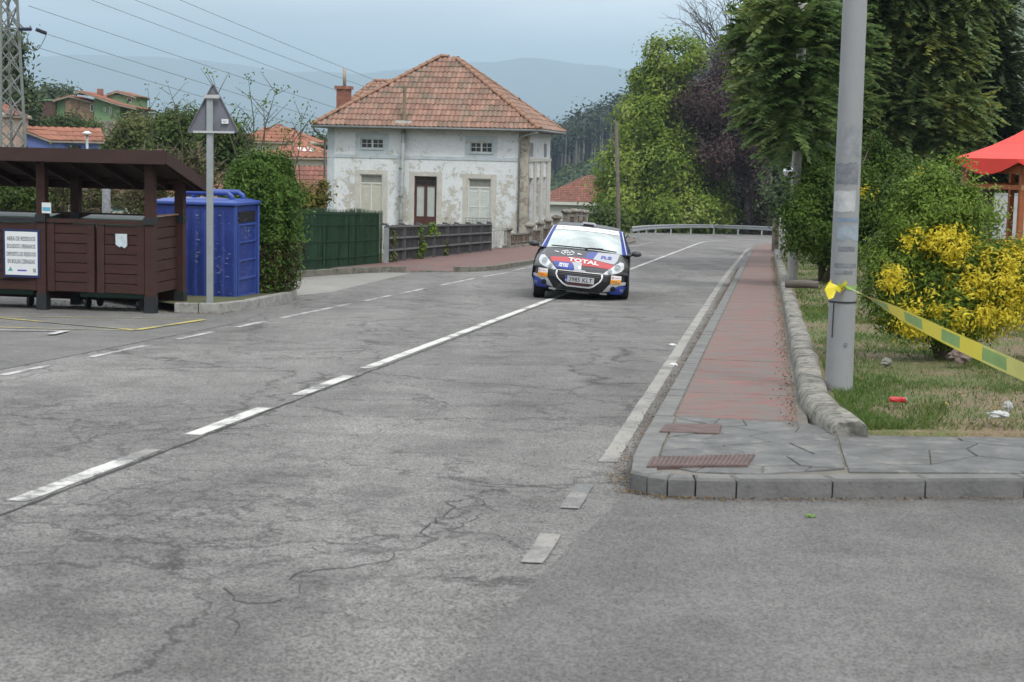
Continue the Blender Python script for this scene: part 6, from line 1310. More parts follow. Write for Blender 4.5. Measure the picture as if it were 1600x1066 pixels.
# number plate
plm = pm('number_plate', (.42, .43, .44), .45, .03, 3, 0); pz, px_ = .375, .02
npo = cbuild(MB().box(px_ - .26, px_ + .26, -.885, -.875, pz - .056, pz + .056), 'number_plate', plm, car, False); cbuild(MB().box(px_ - .26, px_ - .222, -.889, -.8855, pz - .056, pz + .056), 'plate_band', CARBL, npo, False)
lettering('lettering', '3985 KLT', .42, .078, lambda u, v: roll((px_ + .018 + u, -.891, pz + v)), pm('plate_ink', (.02, .02, .025), .6, 0, 1, 0), npo, .002); lettering('lettering', 'E', .02, .03, lambda u, v: roll((px_ - .241 + u, -.892, pz - .025 + v)), CARW, npo)
# stickers, lower corners, fog lamps, web address
for sx_ in (-1, 1):
    xs = sx_ * .655; rect_ = lambda x0, x1, z0, z1: [(x0, z0), (x1, z0), (x1, z1), (x0, z1)]
    vinyl('silver_corner', [(sx_ * x, z) for x, z in ((.48, .25), (.58, .37), (.70, .395), (.84, .40), (.84, .33), (.70, .32), (.60, .25), (.55, .21), (.44, .19))], CARG, car, .006, 8, 6)
    vinyl('blue_corner', [(sx_ * x, z) for x, z in ((.56, .20), (.62, .29), (.80, .325), (.86, .33), (.80, .20), (.74, .155), (.60, .15))], CARBL, car, .009, 8, 6)
    st = vinyl('sticker', rect_(xs - .09, xs + .09, .475, .545) if False else rect_(xs - .09, xs + .09, .43, .50), CARW, car, .013, 3, 4); vinyl('orange_sticker', rect_(xs - .09, xs + .09, .355, .428), CARO, car, .013, 3, 4)
    LT('lettering', 'PIRELLI', xs, .392, .15, .035, CARR if sx_ < 0 else BLKT, st, .01, 0, .019); LT('lettering', 'vodafone', xs + .02, .465, .10, .018, CARR, st, .01, 0, .019)
    rg = MB(); 
    for k in range(10): a, b_ = 2 * math.pi * k / 10, 2 * math.pi * (k + 1) / 10; rg.add([SF(xs - .062 + math.cos(a) * .018, .465 + math.sin(a) * .018, .019), SF(xs - .062 + math.cos(b_) * .018, .465 + math.sin(b_) * .018, .019), SF(xs - .062 + math.cos(b_) * .009, .465 + math.sin(b_) * .009, .019), SF(xs - .062 + math.cos(a) * .009, .465 + math.sin(a) * .009, .019)], [(0, 1, 2, 3)])
    cbuild(rg, 'emblem', CARR, st, False)
    vinyl('fog_lamp', [(sx_ * .615 + math.cos(a * .5236) * .048, .268 + math.sin(a * .5236) * .048) for a in range(12)], BLK, car, .016, 6, 5)
    vinyl('white_bar', rect_(*sorted((sx_ * .40, sx_ * .52)), .152, .182), CARW, car, .012, 1, 4); LT('lettering', 'RS', sx_ * .77, .25, .06, .05, CARG, car, .015, 0, .016)
    # mirrors
    mr_ = MB(); 
    for i in range(7):
        th = math.pi * i / 6
        for j in range(10): ph = 2 * math.pi * j / 10; mr_.v.append((sx_ * .97 + math.cos(th) * .10, .72 + math.sin(th) * math.cos(ph) * .06, .90 + math.sin(th) * math.sin(ph) * .058))
    for i in range(6):
        for j in range(10): mr_.f.append((i * 10 + j, i * 10 + (j + 1) % 10, i * 10 + 10 + (j + 1) % 10, i * 10 + 10 + j)); mr_.m.append(0)
    mr_.tube([(sx_ * .90, .73, .87), (sx_ * .82, .74, .84)], .02, 6); cbuild(mr_, 'wing_mirror', BONM)
LT('lettering', 'www.fotoranda.es', .0, .158, .40, .028, CARW, car, .015, 0, .014)
vinyl('lip_line', [(-.40, .166), (.40, .166), (.40, .172), (-.40, .172)], MATS['grey_pipe'], car, .007, 1, 10)
# wheels
def wheel(x, y, steer, toe=0):
    o = link('wheel', None, car, (x, y, .305), 0); o.rotation_euler = (0, 0, steer); sgn_ = 1 if x > 0 else -1
    prof = [(.20, -.10), (.285, -.105), (.303, -.085), (.306, -.03), (.306, .03), (.303, .085), (.285, .105), (.20, .10)]; mb = MB(); N2 = 32
    for r, a in prof: mb.v += [(a, math.cos(2 * math.pi * k / N2) * r, math.sin(2 * math.pi * k / N2) * r) for k in range(N2)]
    for i in range(len(prof) - 1):
        for k in range(N2): mb.f.append((i * N2 + k, i * N2 + (k + 1) % N2, (i + 1) * N2 + (k + 1) % N2, (i + 1) * N2 + k)); mb.m.append(0)
    tw = mb.mesh('tyre', RUB, True); link('tyre', tw, o)
    rm_ = MB(); rm_.tube([(sgn_ * .106, 0, 0), (sgn_ * .085, 0, 0)], [.215, .20], N2); rmm = MB(); 
    prof = [(.215, .107), (.225, .100), (.20, .06)]
    for r, a in prof: rmm.v += [(a * sgn_, math.cos(2 * math.pi * k / N2) * r, math.sin(2 * math.pi * k / N2) * r) for k in range(N2)]
    for i in range(2):
        for k in range(N2): rmm.f.append((i * N2 + k, i * N2 + (k + 1) % N2, (i + 1) * N2 + (k + 1) % N2, (i + 1) * N2 + k)); rmm.m.append(0)
    for k in range(8): a = 2 * math.pi * k / 8; rmm.bar((sgn_ * .09, math.cos(a) * .03, math.sin(a) * .03), (sgn_ * .085, math.cos(a) * .205, math.sin(a) * .205), .035, .02, up=(1, 0, 0))
    rmm.build('rim', RIMW, o); MB().tube([(sgn_ * .03, 0, 0), (sgn_ * .05, 0, 0)], .19, 20).build('brake_disc', BLK, o)
wheel(-.755, 0, .10); wheel(.775, 0, .10); wheel(-.75, 2.54, 0); wheel(.75, 2.54, 0)
for wl_ in wells: cbuild(wl_, 'wheel_well', BLK, car, False)
# cabin: seats, cage, neon pad, driver
st_ = MB()
for sx_ in (-1, 1): st_.box(sx_ * .36 - .22, sx_ * .36 + .22, 1.55, 1.70, .45, 1.0).box(sx_ * .36 - .13, sx_ * .36 + .13, 1.56, 1.66, 1.0, 1.18)
cbuild(st_, 'seat', BLK, car, False); cg = MB()
for sx_ in (-1, 1): cg.tube([(sx_ * .62, .75, .8), (sx_ * .53, 1.2, 1.24), (sx_ * .52, 1.9, 1.28), (sx_ * .65, 1.95, .5)], .02, 6)
cg.tube([(-.52, 1.9, 1.28), (.52, 1.9, 1.28)], .02, 6); cbuild(cg, 'roll_cage', CARG)
cbuild(MB().box(-.34, -.14, 1.30, 1.34, .96, 1.14).box(-.36, -.30, 1.28, 1.30, .86, .98).box(-.30, -.15, .86, .875, .99, 1.11).box(-.32, -.28, .85, .86, .90, 1.05), 'neon_pad', pm('neon_yellow_cloth', (.55, .85, .06), .7, 0, 1, 0), car, False)
cbuild(MB().box(-.78, .78, .45, .75, .72, .86), 'dashboard', BLK, car, False); sv = MB(); sv.tube([(.50, 1.02, 1.05), (.52, 1.03, 1.15)], [.06, .055], 8); cbuild(sv, 'sun_visor', BLK)
# driver: one continuous upper body grown from a joint skeleton, seated and holding the wheel
me = bpy.data.meshes.new('person'); J = [(.36, 1.42, .55), (.36, 1.44, .80), (.36, 1.42, .93), (.36, 1.40, 1.02), (.36, 1.38, 1.12), (.17, 1.40, .90), (.14, 1.20, .74), (.24, .98, .84), (.55, 1.40, .90), (.58, 1.20, .74), (.48, .98, .84), (.26, 1.1, .52), (.24, .75, .5), (.46, 1.1, .52), (.48, .75, .5)]
Ed = [(0, 1), (1, 2), (2, 3), (3, 4), (2, 5), (5, 6), (6, 7), (2, 8), (8, 9), (9, 10), (0, 11), (11, 12), (0, 13), (13, 14)]; Rd = [.15, .15, .13, .055, .085, .065, .05, .035, .065, .05, .035, .085, .06, .085, .06]
me.from_pydata([roll(j) for j in J], Ed, []); dr = bpy.data.objects.new('person', me); S.collection.objects.link(dr); me.materials.append(pm('dark_race_suit', (.03, .035, .06), .8, .1))
sk = dr.modifiers.new('skin', 'SKIN'); sv_ = me.skin_vertices[0].data if me.skin_vertices else None
if sv_ is None:
    me.update()
for i, r in enumerate(Rd):
    if me.skin_vertices: me.skin_vertices[0].data[i].radius = (r, r)
if me.skin_vertices: me.skin_vertices[0].data[0].use_root = True
sb2 = dr.modifiers.new('sub', 'SUBSURF'); sb2.levels = 1; sb2.render_levels = 1
dr.matrix_world = Matrix.Translation(car.location) @ car.rotation_euler.to_matrix().to_4x4(); tag(dr, 'driver in a dark suit and white helmet gripping the wheel behind the windscreen', 'person')
hm = MB()
for i in range(9):
    th = math.pi * i / 8
    for j in range(14): ph = 2 * math.pi * j / 14; hm.v.append(roll((.36 + math.sin(th) * math.cos(ph) * .125, 1.36 + math.sin(th) * math.sin(ph) * .145, 1.13 + math.cos(th) * .13)))
for i in range(8):
    for j in range(14): hm.f.append((i * 14 + j, i * 14 + (j + 1) % 14, (i + 1) * 14 + (j + 1) % 14, (i + 1) * 14 + j)); hm.m.append(0)
ho = hm.build('helmet', pm('white_helmet', (.55, .56, .58), .3, 0, 1, 0), dr, True); vz = MB().add([roll(p) for p in ((.28, 1.222, 1.10), (.44, 1.222, 1.10), (.45, 1.232, 1.16), (.27, 1.232, 1.16))], [(0, 1, 2, 3)]); vz.build('visor', DARKG, ho)
sw_ = MB(); 
for k in range(16): a, b_ = 2 * math.pi * k / 16, 2 * math.pi * (k + 1) / 16; sw_.tube([(.36 + math.cos(a) * .16, .93 - math.sin(a) * .05, .84 + math.sin(a) * .15), (.36 + math.cos(b_) * .16, .93 - math.sin(b_) * .05, .84 + math.sin(b_) * .15)], .014, 5)
cbuild(sw_, 'steering_wheel', BLK)
# ------------------------------------------------------------------ trees, hedges, bushes
BARK = pm('grey_brown_bark', (.12, .095, .07), .95, .35, 4, .5, 12, stretch=(1, 1, .4)); BARKR = pm('reddish_bark', (.15, .075, .055), .95, .3, 4, .5, 12, stretch=(1, 1, .4))
LG = leafmat('light_green_leaves', [(.045, .085, .010), (.10, .165, .016), (.17, .25, .028), (.27, .35, .06), (.42, .46, .16)], .35, .35)
LGD = leafmat('mid_green_leaves', [(.022, .042, .010), (.045, .078, .016), (.075, .115, .022), (.11, .15, .03)], .25, .3)
LOL = leafmat('olive_leaves', [(.04, .055, .018), (.08, .10, .026), (.13, .14, .045), (.13, .19, .055)], .25, .5)
LPU = leafmat('purple_leaves', [(.022, .014, .016), (.045, .024, .027), (.075, .040, .042), (.09, .065, .04)], .2, .5)
LFE = leafmat('feathery_leaves', [(.055, .10, .035), (.10, .17, .052), (.165, .235, .075), (.28, .31, .09)], .42, .45)
LBL = leafmat('blue_green_leaves', [(.06, .11, .045), (.13, .20, .085), (.20, .27, .11), (.30, .33, .09), (.40, .36, .06)], .42, .5)
LDK = leafmat('dark_conifer_leaves', [(.020, .040, .020), (.042, .072, .032), (.07, .105, .044), (.10, .11, .04)], .15, .6)
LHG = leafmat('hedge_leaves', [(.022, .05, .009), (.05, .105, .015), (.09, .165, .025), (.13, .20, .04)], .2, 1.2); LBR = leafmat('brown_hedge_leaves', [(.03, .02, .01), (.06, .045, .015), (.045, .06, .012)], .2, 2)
LBU = leafmat('bush_leaves', [(.04, .085, .012), (.10, .17, .022), (.17, .26, .036), (.27, .34, .07)], .3, 1.5); LB2 = leafmat('dark_bush_leaves', [(.022, .05, .008), (.05, .10, .012), (.09, .155, .02), (.13, .20, .035)], .3, 1.5); LYE = leafmat('yellow_leaves', [(.34, .30, .015), (.58, .48, .03), (.80, .66, .06), (.24, .30, .03)], .35, 1.5)
LEU = leafmat('eucalyptus_leaves', [(.010, .020, .010), (.02, .036, .016), (.035, .052, .022)], .1, .02); LSC = leafmat('scrub_leaves', [(.022, .042, .012), (.045, .075, .018), (.08, .11, .03)], .1, .03)
def lob(base, Y, L_):
    o = []
    for l in L_:
        px, py, rx_, rz_ = l[:4]; Yl = Y + (l[4] if len(l) > 4 else 0); q = at(px, py, Yl); rx = rx_ * Yl / F; rz = rz_ * Yl / F; o.append((q.x - base.x, q.y - base.y, q.z - base.z, rx, (l[5] if len(l) > 5 else rx), rz))
    return o
def gbase(px, Y, dz=0): q = at(px, 300, Y); return Vector((q.x, Y, H(q.x, Y) + dz))
# light green tree beyond the rail
b = gbase(1045, 152)
tree('broadleaf_tree', b, lob(b, 152, [(1055, 90, 48, 34), (1030, 140, 55, 45, 1), (1000, 190, 52, 42, -1), (1055, 190, 50, 46, 2), (975, 262, 52, 42, -2), (1040, 265, 75, 60, -3), (1092, 262, 48, 48, 0), (1120, 305, 34, 34, 0), (985, 325, 52, 38, -3), (1060, 330, 75, 38, -4), (1120, 340, 45, 26, -2), (945, 300, 20, 28, -1), (1010, 120, 22, 22, 0)]), LG, BARK, 'big light green leafy tree standing beyond the guard rail', nc=680, npc=95, cr_=1.1, size=.36, asp=.55, trunk=.45, limbs=26, up=.55, shell=.55)
# purple leaved tree and the bare topped tree
b = gbase(1170, 149)
tree('purple_tree', b, lob(b, 149, [(1125, 150, 58, 48), (1105, 200, 42, 42), (1080, 170, 28, 26), (1150, 110, 48, 34), (1190, 210, 50, 60, -4), (1205, 270, 40, 50, -4), (1165, 210, 70, 60), (1190, 290, 60, 55), (1200, 130, 60, 60, 3), (1215, 340, 45, 35), (1120, 240, 40, 35, -3), (1175, 335, 35, 30), (1110, 150, 38, 28, -5)]), LPU, pm('pale_twig_bark', (.16, .13, .125), .95, .2), 'dark purple leaved tree with pale bare twigs right of the light green tree', nc=520, npc=60, cr_=1.3, size=.30, asp=.6, trunk=.4, limbs=60, shell=.5, twigs=420)
b = gbase(1150, 160)
bt = thing('bare_tree', b, 'leafless tree top spreading grey twigs against the sky above the purple tree', 'tree'); bm3 = MB(); TW = pm('grey_twigs', (.13, .115, .115), .95, .2)
def grow(p, d, ln, r, lev):
    q = p + d * ln; m_ = p + d * ln * .5 + Vector(rng.normal(0, .05 * ln, 3)); bm3.tube([p, m_, q], [r, r * .85, r * .65], 5 if lev < 3 else 3, caps=False)
    if lev >= 6: return
    for k in range(3 if lev < 4 else 2):
        nd_ = (d + Vector(rng.normal(0, .42, 3))).normalized(); nd_.z += .05 * (lev < 3) - .06 * (lev > 3); nd_.normalize(); grow(q if k else m_.lerp(q, .6), nd_, ln * random.uniform(.62, .85), r * .6, lev + 1)
top_ = at(1150, 40, 160) - b; bm3.tube([Vector((0, 0, -.3)), Vector((.2, 0, top_.z * .4)), Vector((.1, 0, top_.z * .72))], [.32, .25, .17], 9)
for px, py in ((1062, 48), (1075, 20), (1095, 60), (1130, 15), (1100, -20), (1085, 30), (1110, 5), (1150, -20), (1190, 10), (1215, 60), (1125, 70), (1170, 90)):
    d = (at(px, py, 160) - b) - Vector((.1, 0, top_.z * .7)); grow(Vector((.1, 0, top_.z * .7)), d.normalized(), d.length * .42, .13, 2)
bm3.build('trunk', TW, bt, True)
# the big feathery trees of the park
def spray_tree(name, base, lobes, leaf, bark, label, nspr, trunk, top, spr=.55, leafl=.075, nleaf=26, droop=.5, limbs=18, shell=.35, group=None):
    """crown of drooping sprays: every spray carries rows of small leaves"""
    base = Vector(base); t = thing(name, base, label, 'tree', 0, group); vol = np.array([l[3] * l[4] * l[5] for l in lobes]) ** .67; pick = rng.choice(len(lobes), nspr, p=vol / vol.sum()); Lb = np.array(lobes)[pick]
    d = rng.normal(0, 1, (nspr, 3)); d /= np.linalg.norm(d, axis=1)[:, None]; o = Lb[:, :3] + d * rng.uniform(shell, 1, (nspr, 1)) * Lb[:, 3:6]
    dr_ = d.copy(); dr_[:, 2] = dr_[:, 2] * .3; dr_ += rng.normal(0, .35, (nspr, 3)); dr_ /= np.linalg.norm(dr_, axis=1)[:, None]; ln = spr * rng.uniform(.6, 1.4, (nspr, 1))
    k = np.tile(np.linspace(0, 1, nleaf), nspr)[:, None]; O = np.repeat(o, nleaf, 0); D = np.repeat(dr_, nleaf, 0); Ln = np.repeat(ln, nleaf, 0)
    P = O + D * Ln * k; P[:, 2] -= (Ln * k * k * droop)[:, 0]; sd_ = np.cross(D, np.array([0, 0, 1.])); sd_ /= np.linalg.norm(sd_, axis=1)[:, None] + 1e-9
    sg = np.where(np.arange(len(P)) % 2 == 0, 1, -1)[:, None]; P = P + sd_ * sg * leafl * .45 * (1.15 - k) + rng.normal(0, .012, P.shape)
    a = sd_ * sg + D * .55; a[:, 2] -= .35; a += rng.normal(0, .15, a.shape); a /= np.linalg.norm(a, axis=1)[:, None]; N = np.cross(a, D * sg); N /= np.linalg.norm(N, axis=1)[:, None] + 1e-9; N[:, 2] = np.abs(N[:, 2]); bb = np.cross(N, a); s = leafl * rng.uniform(.7, 1.3, (len(P), 1))
    V = np.stack([P - a * s * .5, P + bb * s * .27, P + a * s * .5, P - bb * s * .27], 1).reshape(-1, 3); link('crown', npmesh('crown', V, np.arange(len(V)).reshape(-1, 4), leaf), t)
    mb = MB(); mb.tube([Vector((0, 0, -.4)), Vector((.02, 0, top * .3)), Vector((.12, .05, top * .65)), Vector((.1, 0, top))], [trunk * 1.2, trunk * .9, trunk * .65, trunk * .15], 10)
    for i in range(limbs):
        q = Vector(o[rng.integers(nspr)]); a_ = Vector((.05, 0, max(.5, min(q.z * .8, top * .9)))); mb.tube([a_, a_.lerp(q, .5) + Vector((0, 0, .15)), q], [trunk * .28, trunk * .16, .015], 5)
    mb.build('trunk', bark, t, True); return t
b = gbase(1318, 50, 0)
spray_tree('park_tree', b, lob(b, 50, [(1225, 60, 48, 55), (1215, 140, 42, 42), (1270, 100, 60, 75, 1), (1240, 185, 50, 44, -1), (1255, 215, 36, 26, -1), (1300, 170, 45, 50, 0), (1200, 175, 30, 26, -1), (1240, 20, 40, 50, -16), (1244, 90, 42, 42, -16), (1240, 165, 36, 40, -16), (1262, 205, 24, 24, -15.5), (1300, 70, 50, 60, -6), (1185, 60, 34, 40, -2), (1182, 130, 26, 34, -2), (1290, 20, 70, 60, 1), (1230, -25, 60, 40), (1320, -30, 70, 40, 1), (1195, 100, 20, 30), (1300, 225, 34, 18)]), LFE, BARKR, 'feathery green tree whose sprays hang over the concrete pole', 4600, .18, 9.0, spr=.75, leafl=.21, nleaf=20, droop=.18, shell=.55)
b = gbase(1398, 52, 0)
spray_tree('park_tree', b, lob(b, 52, [(1380, 20, 60, 60), (1350, 110, 40, 50), (1460, 60, 60, 60), (1420, 175, 62, 36), (1480, 170, 50, 48), (1360, 190, 34, 42), (1480, -20, 70, 40), (1390, -30, 80, 40), (1450, 215, 60, 26), (1345, 235, 34, 22)]), LBL, BARKR, 'blue green feathery tree with a reddish trunk right behind the lamp post', 5200, .34, 9.5, spr=.8, leafl=.22, nleaf=20, droop=.25, shell=.5)
b = gbase(1535, 56, 0)
spray_tree('park_conifer', b, lob(b, 56, [(1530, 30, 44, 60), (1540, 110, 50, 60), (1545, 190, 58, 50), (1575, 200, 36, 60), (1520, -30, 34, 40), (1590, 270, 40, 40), (1500, 220, 50, 50)]), LDK, BARK, 'dark green conifer standing behind the red gazebo', 3400, .4, 11.5, spr=.7, leafl=.19, nleaf=22, droop=.3)
for px, Y, L_, lab in ((1300, 66, [(1260, 290, 50, 60), (1330, 250, 60, 60), (1290, 170, 60, 60), (1230, 310, 30, 50)], 'dark leafy tree deep behind the concrete pole'), (1420, 68, [(1400, 260, 80, 60), (1480, 240, 70, 70), (1440, 150, 90, 80), (1350, 180, 60, 80)], 'dark leafy tree deep behind the lamp post'), (1560, 70, [(1540, 270, 80, 70), (1600, 300, 70, 60), (1520, 170, 44, 80), (1640, 250, 50, 60)], 'dark leafy tree deep behind the red gazebo')):
    b = gbase(px, Y); tree('shade_tree', b, lob(b, Y, L_), LDK, BARK, lab, nc=150, npc=80, cr_=.9, size=.22, trunk=.2, limbs=10, shell=.2)
# bushes on the bank
def bush(name, base, lobes, leaf, label, nc, npc, cr_, size, asp=.42, stems=4, cat='bush', leaf2=None, lob2=None, nc2=0, shell=.45, up=.5, jit=.6, sr=.05, hang=0, group=None):
    base = Vector(base); t = thing(name, base, label, cat, 0, group); P, N, cc = clumps(lobes, nc, npc, cr_, .8, shell, up); V, Fq = leaf_cloud(P, N, size, asp, jit=jit, hang=hang); link('foliage', npmesh('foliage', V, Fq, leaf), t)
    if leaf2: P, N, c2 = clumps(lob2, nc2, npc, cr_ * .9, .8, .75, up); V, Fq = leaf_cloud(P, N, size, asp, jit=jit); tag(link('foliage', npmesh('foliage', V, Fq, leaf2), t), 'bright yellow foliage')
    mb = MB()
    for i in range(stems + 16):
        q = Vector(cc[rng.integers(len(cc))]) * (.75 if i < stems else 1); r = sr if i < stems else sr * .3; a = Vector((random.uniform(-.12, .12), random.uniform(-.08, .08), -.1)) if i < stems else Vector((0, 0, .3)); mb.tube([a, a.lerp(q, .45) + Vector((random.uniform(-.1, .1), 0, .1)), q], [r, r * .75, r * .25], 7)
    mb.build('stem', BARK, t, True); return t
b = ground(1480, 556, .2); Y = b.y
bush('yellow_bush', b, lob(b, Y, [(1440, 335, 60, 58), (1485, 345, 50, 52), (1398, 412, 50, 56), (1460, 440, 80, 70), (1400, 470, 55, 48), (1530, 450, 62, 62), (1585, 430, 50, 55), (1480, 500, 90, 38), (1462, 290, 30, 30), (1530, 395, 38, 40), (1512, 305, 10, 24), (1455, 262, 8, 18)]), LBU, 'large rounded bush half green and half bright yellow beside the barrier tape', 900, 75, .13, .050, .36, 5, leaf2=LYE, lob2=lob(b, Y, [(1545, 440, 62, 52, -.15), (1590, 440, 48, 60, -.2), (1500, 430, 50, 40, -.2), (1450, 470, 40, 32, -.25), (1600, 400, 30, 30, -.1), (1555, 500, 50, 30, -.15), (1480, 380, 40, 24, -.3), (1430, 380, 14, 22, -.4), (1420, 500, 40, 26, -.3), (1500, 480, 60, 40, -.3), (1400, 440, 24, 24, -.35)]), nc2=250, sr=.055, shell=.55)
ls = tag(None, None) if False else None
b = ground(1293, 433, .28); Y = b.y
bush('green_bush', b, lob(b, Y, [(1280, 300, 46, 42, -1.2), (1265, 350, 42, 46, -1.4), (1244, 345, 26, 36, -1.6), (1330, 320, 60, 60), (1310, 380, 60, 40), (1380, 330, 50, 60), (1248, 382, 22, 24, -1.4), (1420, 300, 60, 40, 1), (1350, 285, 50, 34, 1), (1265, 262, 24, 34), (1400, 265, 40, 26, 1), (1370, 232, 16, 28, 1), (1290, 240, 14, 22)]), LB2, 'dense dark green clipped bush between the concrete pole and the lamp post', 800, 70, .22, .085, .45, 4, leaf2=LYE, lob2=lob(b, Y, [(1350, 305, 12, 8, -1), (1382, 250, 10, 8), (1285, 250, 10, 6, -1), (1440, 275, 12, 14), (1460, 300, 12, 12)]), nc2=5, sr=.09)
b = gbase(1500, 21, .25)
bush('shrub', b, lob(b, 21, [(1470, 300, 36, 40), (1510, 290, 18, 50), (1550, 330, 22, 44), (1485, 260, 18, 26)]), LBU, 'loose light green shrub before the gazebo behind the yellow bush', 34, 45, .16, .06, .4, 4)
b = ground(1213, 395, .2)
# undergrowth beyond the bend
for px, Y, L_, leaf, lab in ((1185, 162, [(1180, 345, 40, 24), (1215, 340, 30, 28), (1150, 350, 30, 16)], LGD, 'dark green undergrowth behind the right end of the guard rail'), (1100, 158, [(1100, 352, 50, 14), (1060, 355, 40, 14)], LGD, 'low green scrub behind the middle of the guard rail'), (1000, 150, [(1000, 352, 36, 18), (975, 345, 25, 20)], LG, 'leafy scrub behind the left end of the guard rail'), (930, 104, [(925, 352, 22, 12), (950, 350, 18, 15)], LGD, 'low green shrub behind the car roof beside the pillar fence')):
    b = gbase(px, Y); bush('shrub', b, lob(b, Y, L_), leaf, lab, 90, 45, .9, .3, .5, 3, sr=.08)
# clipped hedge block
hb = ground(397, 460, .1); hedge = thing('clipped_hedge', hb, 'tall clipped green conifer hedge block behind the blue container', 'hedge', RZ); n = 40000; hw, hd, hh = .46, .42, 2.18
P = np.zeros((n, 3)); N = np.zeros((n, 3)); face = rng.choice(4, n, p=[.42, .22, .18, .18]); u, v = rng.uniform(-1, 1, n), rng.uniform(0, 1, n)
for f_, ax0 in ((0, 'front'), (1, 'right'), (2, 'top'), (3, 'left')):
    k = face == f_
    if f_ == 0: P[k] = np.stack([u[k] * hw, np.full(k.sum(), 0.), v[k] * hh], 1); N[k] = (0, -1, .3)
    if f_ == 1: P[k] = np.stack([np.full(k.sum(), hw), hd + u[k] * hd, v[k] * hh], 1); N[k] = (1, 0, .3)
    if f_ == 2: P[k] = np.stack([u[k] * hw, hd + rng.uniform(-1, 1, k.sum()) * hd, np.full(k.sum(), hh)], 1); N[k] = (0, 0, 1)
    if f_ == 3: P[k] = np.stack([np.full(k.sum(), -hw), hd + u[k] * hd, v[k] * hh], 1); N[k] = (-1, 0, .3)
nzv = np.array([mnoise.fractal(Vector((p[0] * 1.6, p[1] * 1.6, p[2] * 1.6)), 1, 2, 4) for p in P[::4]]).repeat(4)[:n]; P += N * (nzv[:, None] * .30 + rng.uniform(-.12, .05, (n, 1)))
tp_ = np.clip(P[:, 2] / hh, 0, 1); P[:, 0] *= (.80 + .28 * np.sin(tp_ * 2.6) ** .8); N += rng.normal(0, .4, N.shape)
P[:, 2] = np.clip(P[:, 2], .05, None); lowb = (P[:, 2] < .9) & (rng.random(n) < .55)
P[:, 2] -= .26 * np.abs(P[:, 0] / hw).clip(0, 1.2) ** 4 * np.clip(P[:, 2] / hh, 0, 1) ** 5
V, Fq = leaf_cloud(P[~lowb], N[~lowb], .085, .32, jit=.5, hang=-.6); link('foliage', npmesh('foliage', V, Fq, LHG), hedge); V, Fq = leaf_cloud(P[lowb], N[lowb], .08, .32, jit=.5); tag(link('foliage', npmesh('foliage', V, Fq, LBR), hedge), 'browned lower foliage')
MB().tube([(0, .5, -.1), (0, .5, 1.8)], [.12, .05], 8).build('trunk', BARK, hedge); cm2 = MB().box(-hw + .2, hw - .2, .22, 2 * hd - .2, .3, hh - .2); cm2.build('inner_branches', LBR, hedge)
# climbing plants on the railing and against the house
def clump_plant(name, px, Y, L_, leaf, label, nc, size, cat='plant', npc=14, cr_=.12):
    b = at(px, 400, Y); b = Vector((b.x, Y, -G * Y + .1)); return bush(name, b, lob(b, Y, L_), leaf, label, nc, npc, cr_, size, .7, 3, cat, sr=.015, shell=.2)
Yv = ground(655, 412).y - .1
clump_plant('vine', 655, W(lat(655, 400, tF)[0], tF + .1).y, [(650, 396, 8, 9), (660, 385, 6, 10), (648, 372, 5, 10), (676, 358, 5, 10), (657, 362, 4, 8)], LBU, 'bright green vine sprouting through the middle of the black railing', 60, .10)
clump_plant('vine', 613, W(lat(613, 400, tF)[0], tF + .1).y, [(612, 375, 4, 10), (614, 400, 4, 12), (611, 364, 5, 4)], LOL, 'thin vine climbing the black railing next to its end post', 26, .08); clump_plant('vine', 696, W(lat(696, 400, tF)[0], tF + .1).y, [(696, 386, 5, 8), (694, 396, 5, 5)], LOL, 'small yellowish plant at the right half of the black railing', 18, .10)
b = at(485, 330, 44); b = Vector((b.x, 44, -G * 44)); bush('shrub', b, lob(b, 44, [(475, 305, 14, 20), (492, 318, 16, 14), (505, 300, 8, 22), (470, 325, 12, 10)]), leafmat('yellow_green_leaves', [(.09, .10, .02), (.17, .16, .03), (.12, .09, .03)], .3), 'yellowing sparse shrub between the hedge and the big house', 90, 26, .2, .10, .6, 4)
# bare shoots behind the hedge
SH = pm('thin_shoot_bark', (.07, .07, .04), .9, .2); 
def shoot(px0, py0, px1, py1, Y, label, nleaf=16):
    a, b_ = at(px0, py0, Y), at(px1, py1, Y); base = Vector((a.x, Y, H(a.x, Y))); t = thing('shoot', base, label, 'sapling', 0, 'bare shoots rising behind the hedge and shelter'); a, b_ = a - base, b_ - base; mb = MB(); pts = [Vector((0, 0, 0)), a, a.lerp(b_, .5) + Vector((random.uniform(-.08, .08), 0, 0)), b_]; mb.tube(pts, [.022, .016, .011, .004], 5)
    cc = []
    for k in range(7):
        q = a.lerp(b_, random.uniform(.1, .95)); e_ = q + Vector((random.choice([-1, 1]) * random.uniform(.1, .4), random.uniform(-.1, .1), random.uniform(.15, .5))); mb.tube([q, e_], [.008, .003], 4); cc.append(e_)
    mb.build('stem', SH, t); cc += [b_] * 3; P = np.array([tuple(random.choice(cc) + Vector(rng.normal(0, .06, 3))) for _ in range(nleaf * 2)]); V, Fq = leaf_cloud(P, np.tile([0, -1., .4], (len(P), 1)), .065, .5, jit=.6); link('foliage', npmesh('foliage', V, Fq, LHG), t)
for i, (a, b_, c_, d_) in enumerate(((372, 250, 332, 118), (395, 255, 388, 122), (405, 250, 432, 138), (410, 260, 412, 160), (455, 290, 472, 178), (392, 250, 372, 200), (440, 270, 446, 205), (470, 300, 455, 220))):
    shoot(a, b_, c_, d_, 31 + i * .35, ['tallest bare shoot just above the warning sign tip', 'upright thin shoot right of the warning sign', 'leaning thin shoot with leaf tuft over the hedge', 'dense leaf tuft shoot above the orange house roof', 'thin shoot leaning towards the big house roof', 'short shoot at the right rim of the warning sign', 'short upright shoot before the skylight house', 'low shoot over the right edge of the hedge'][i])
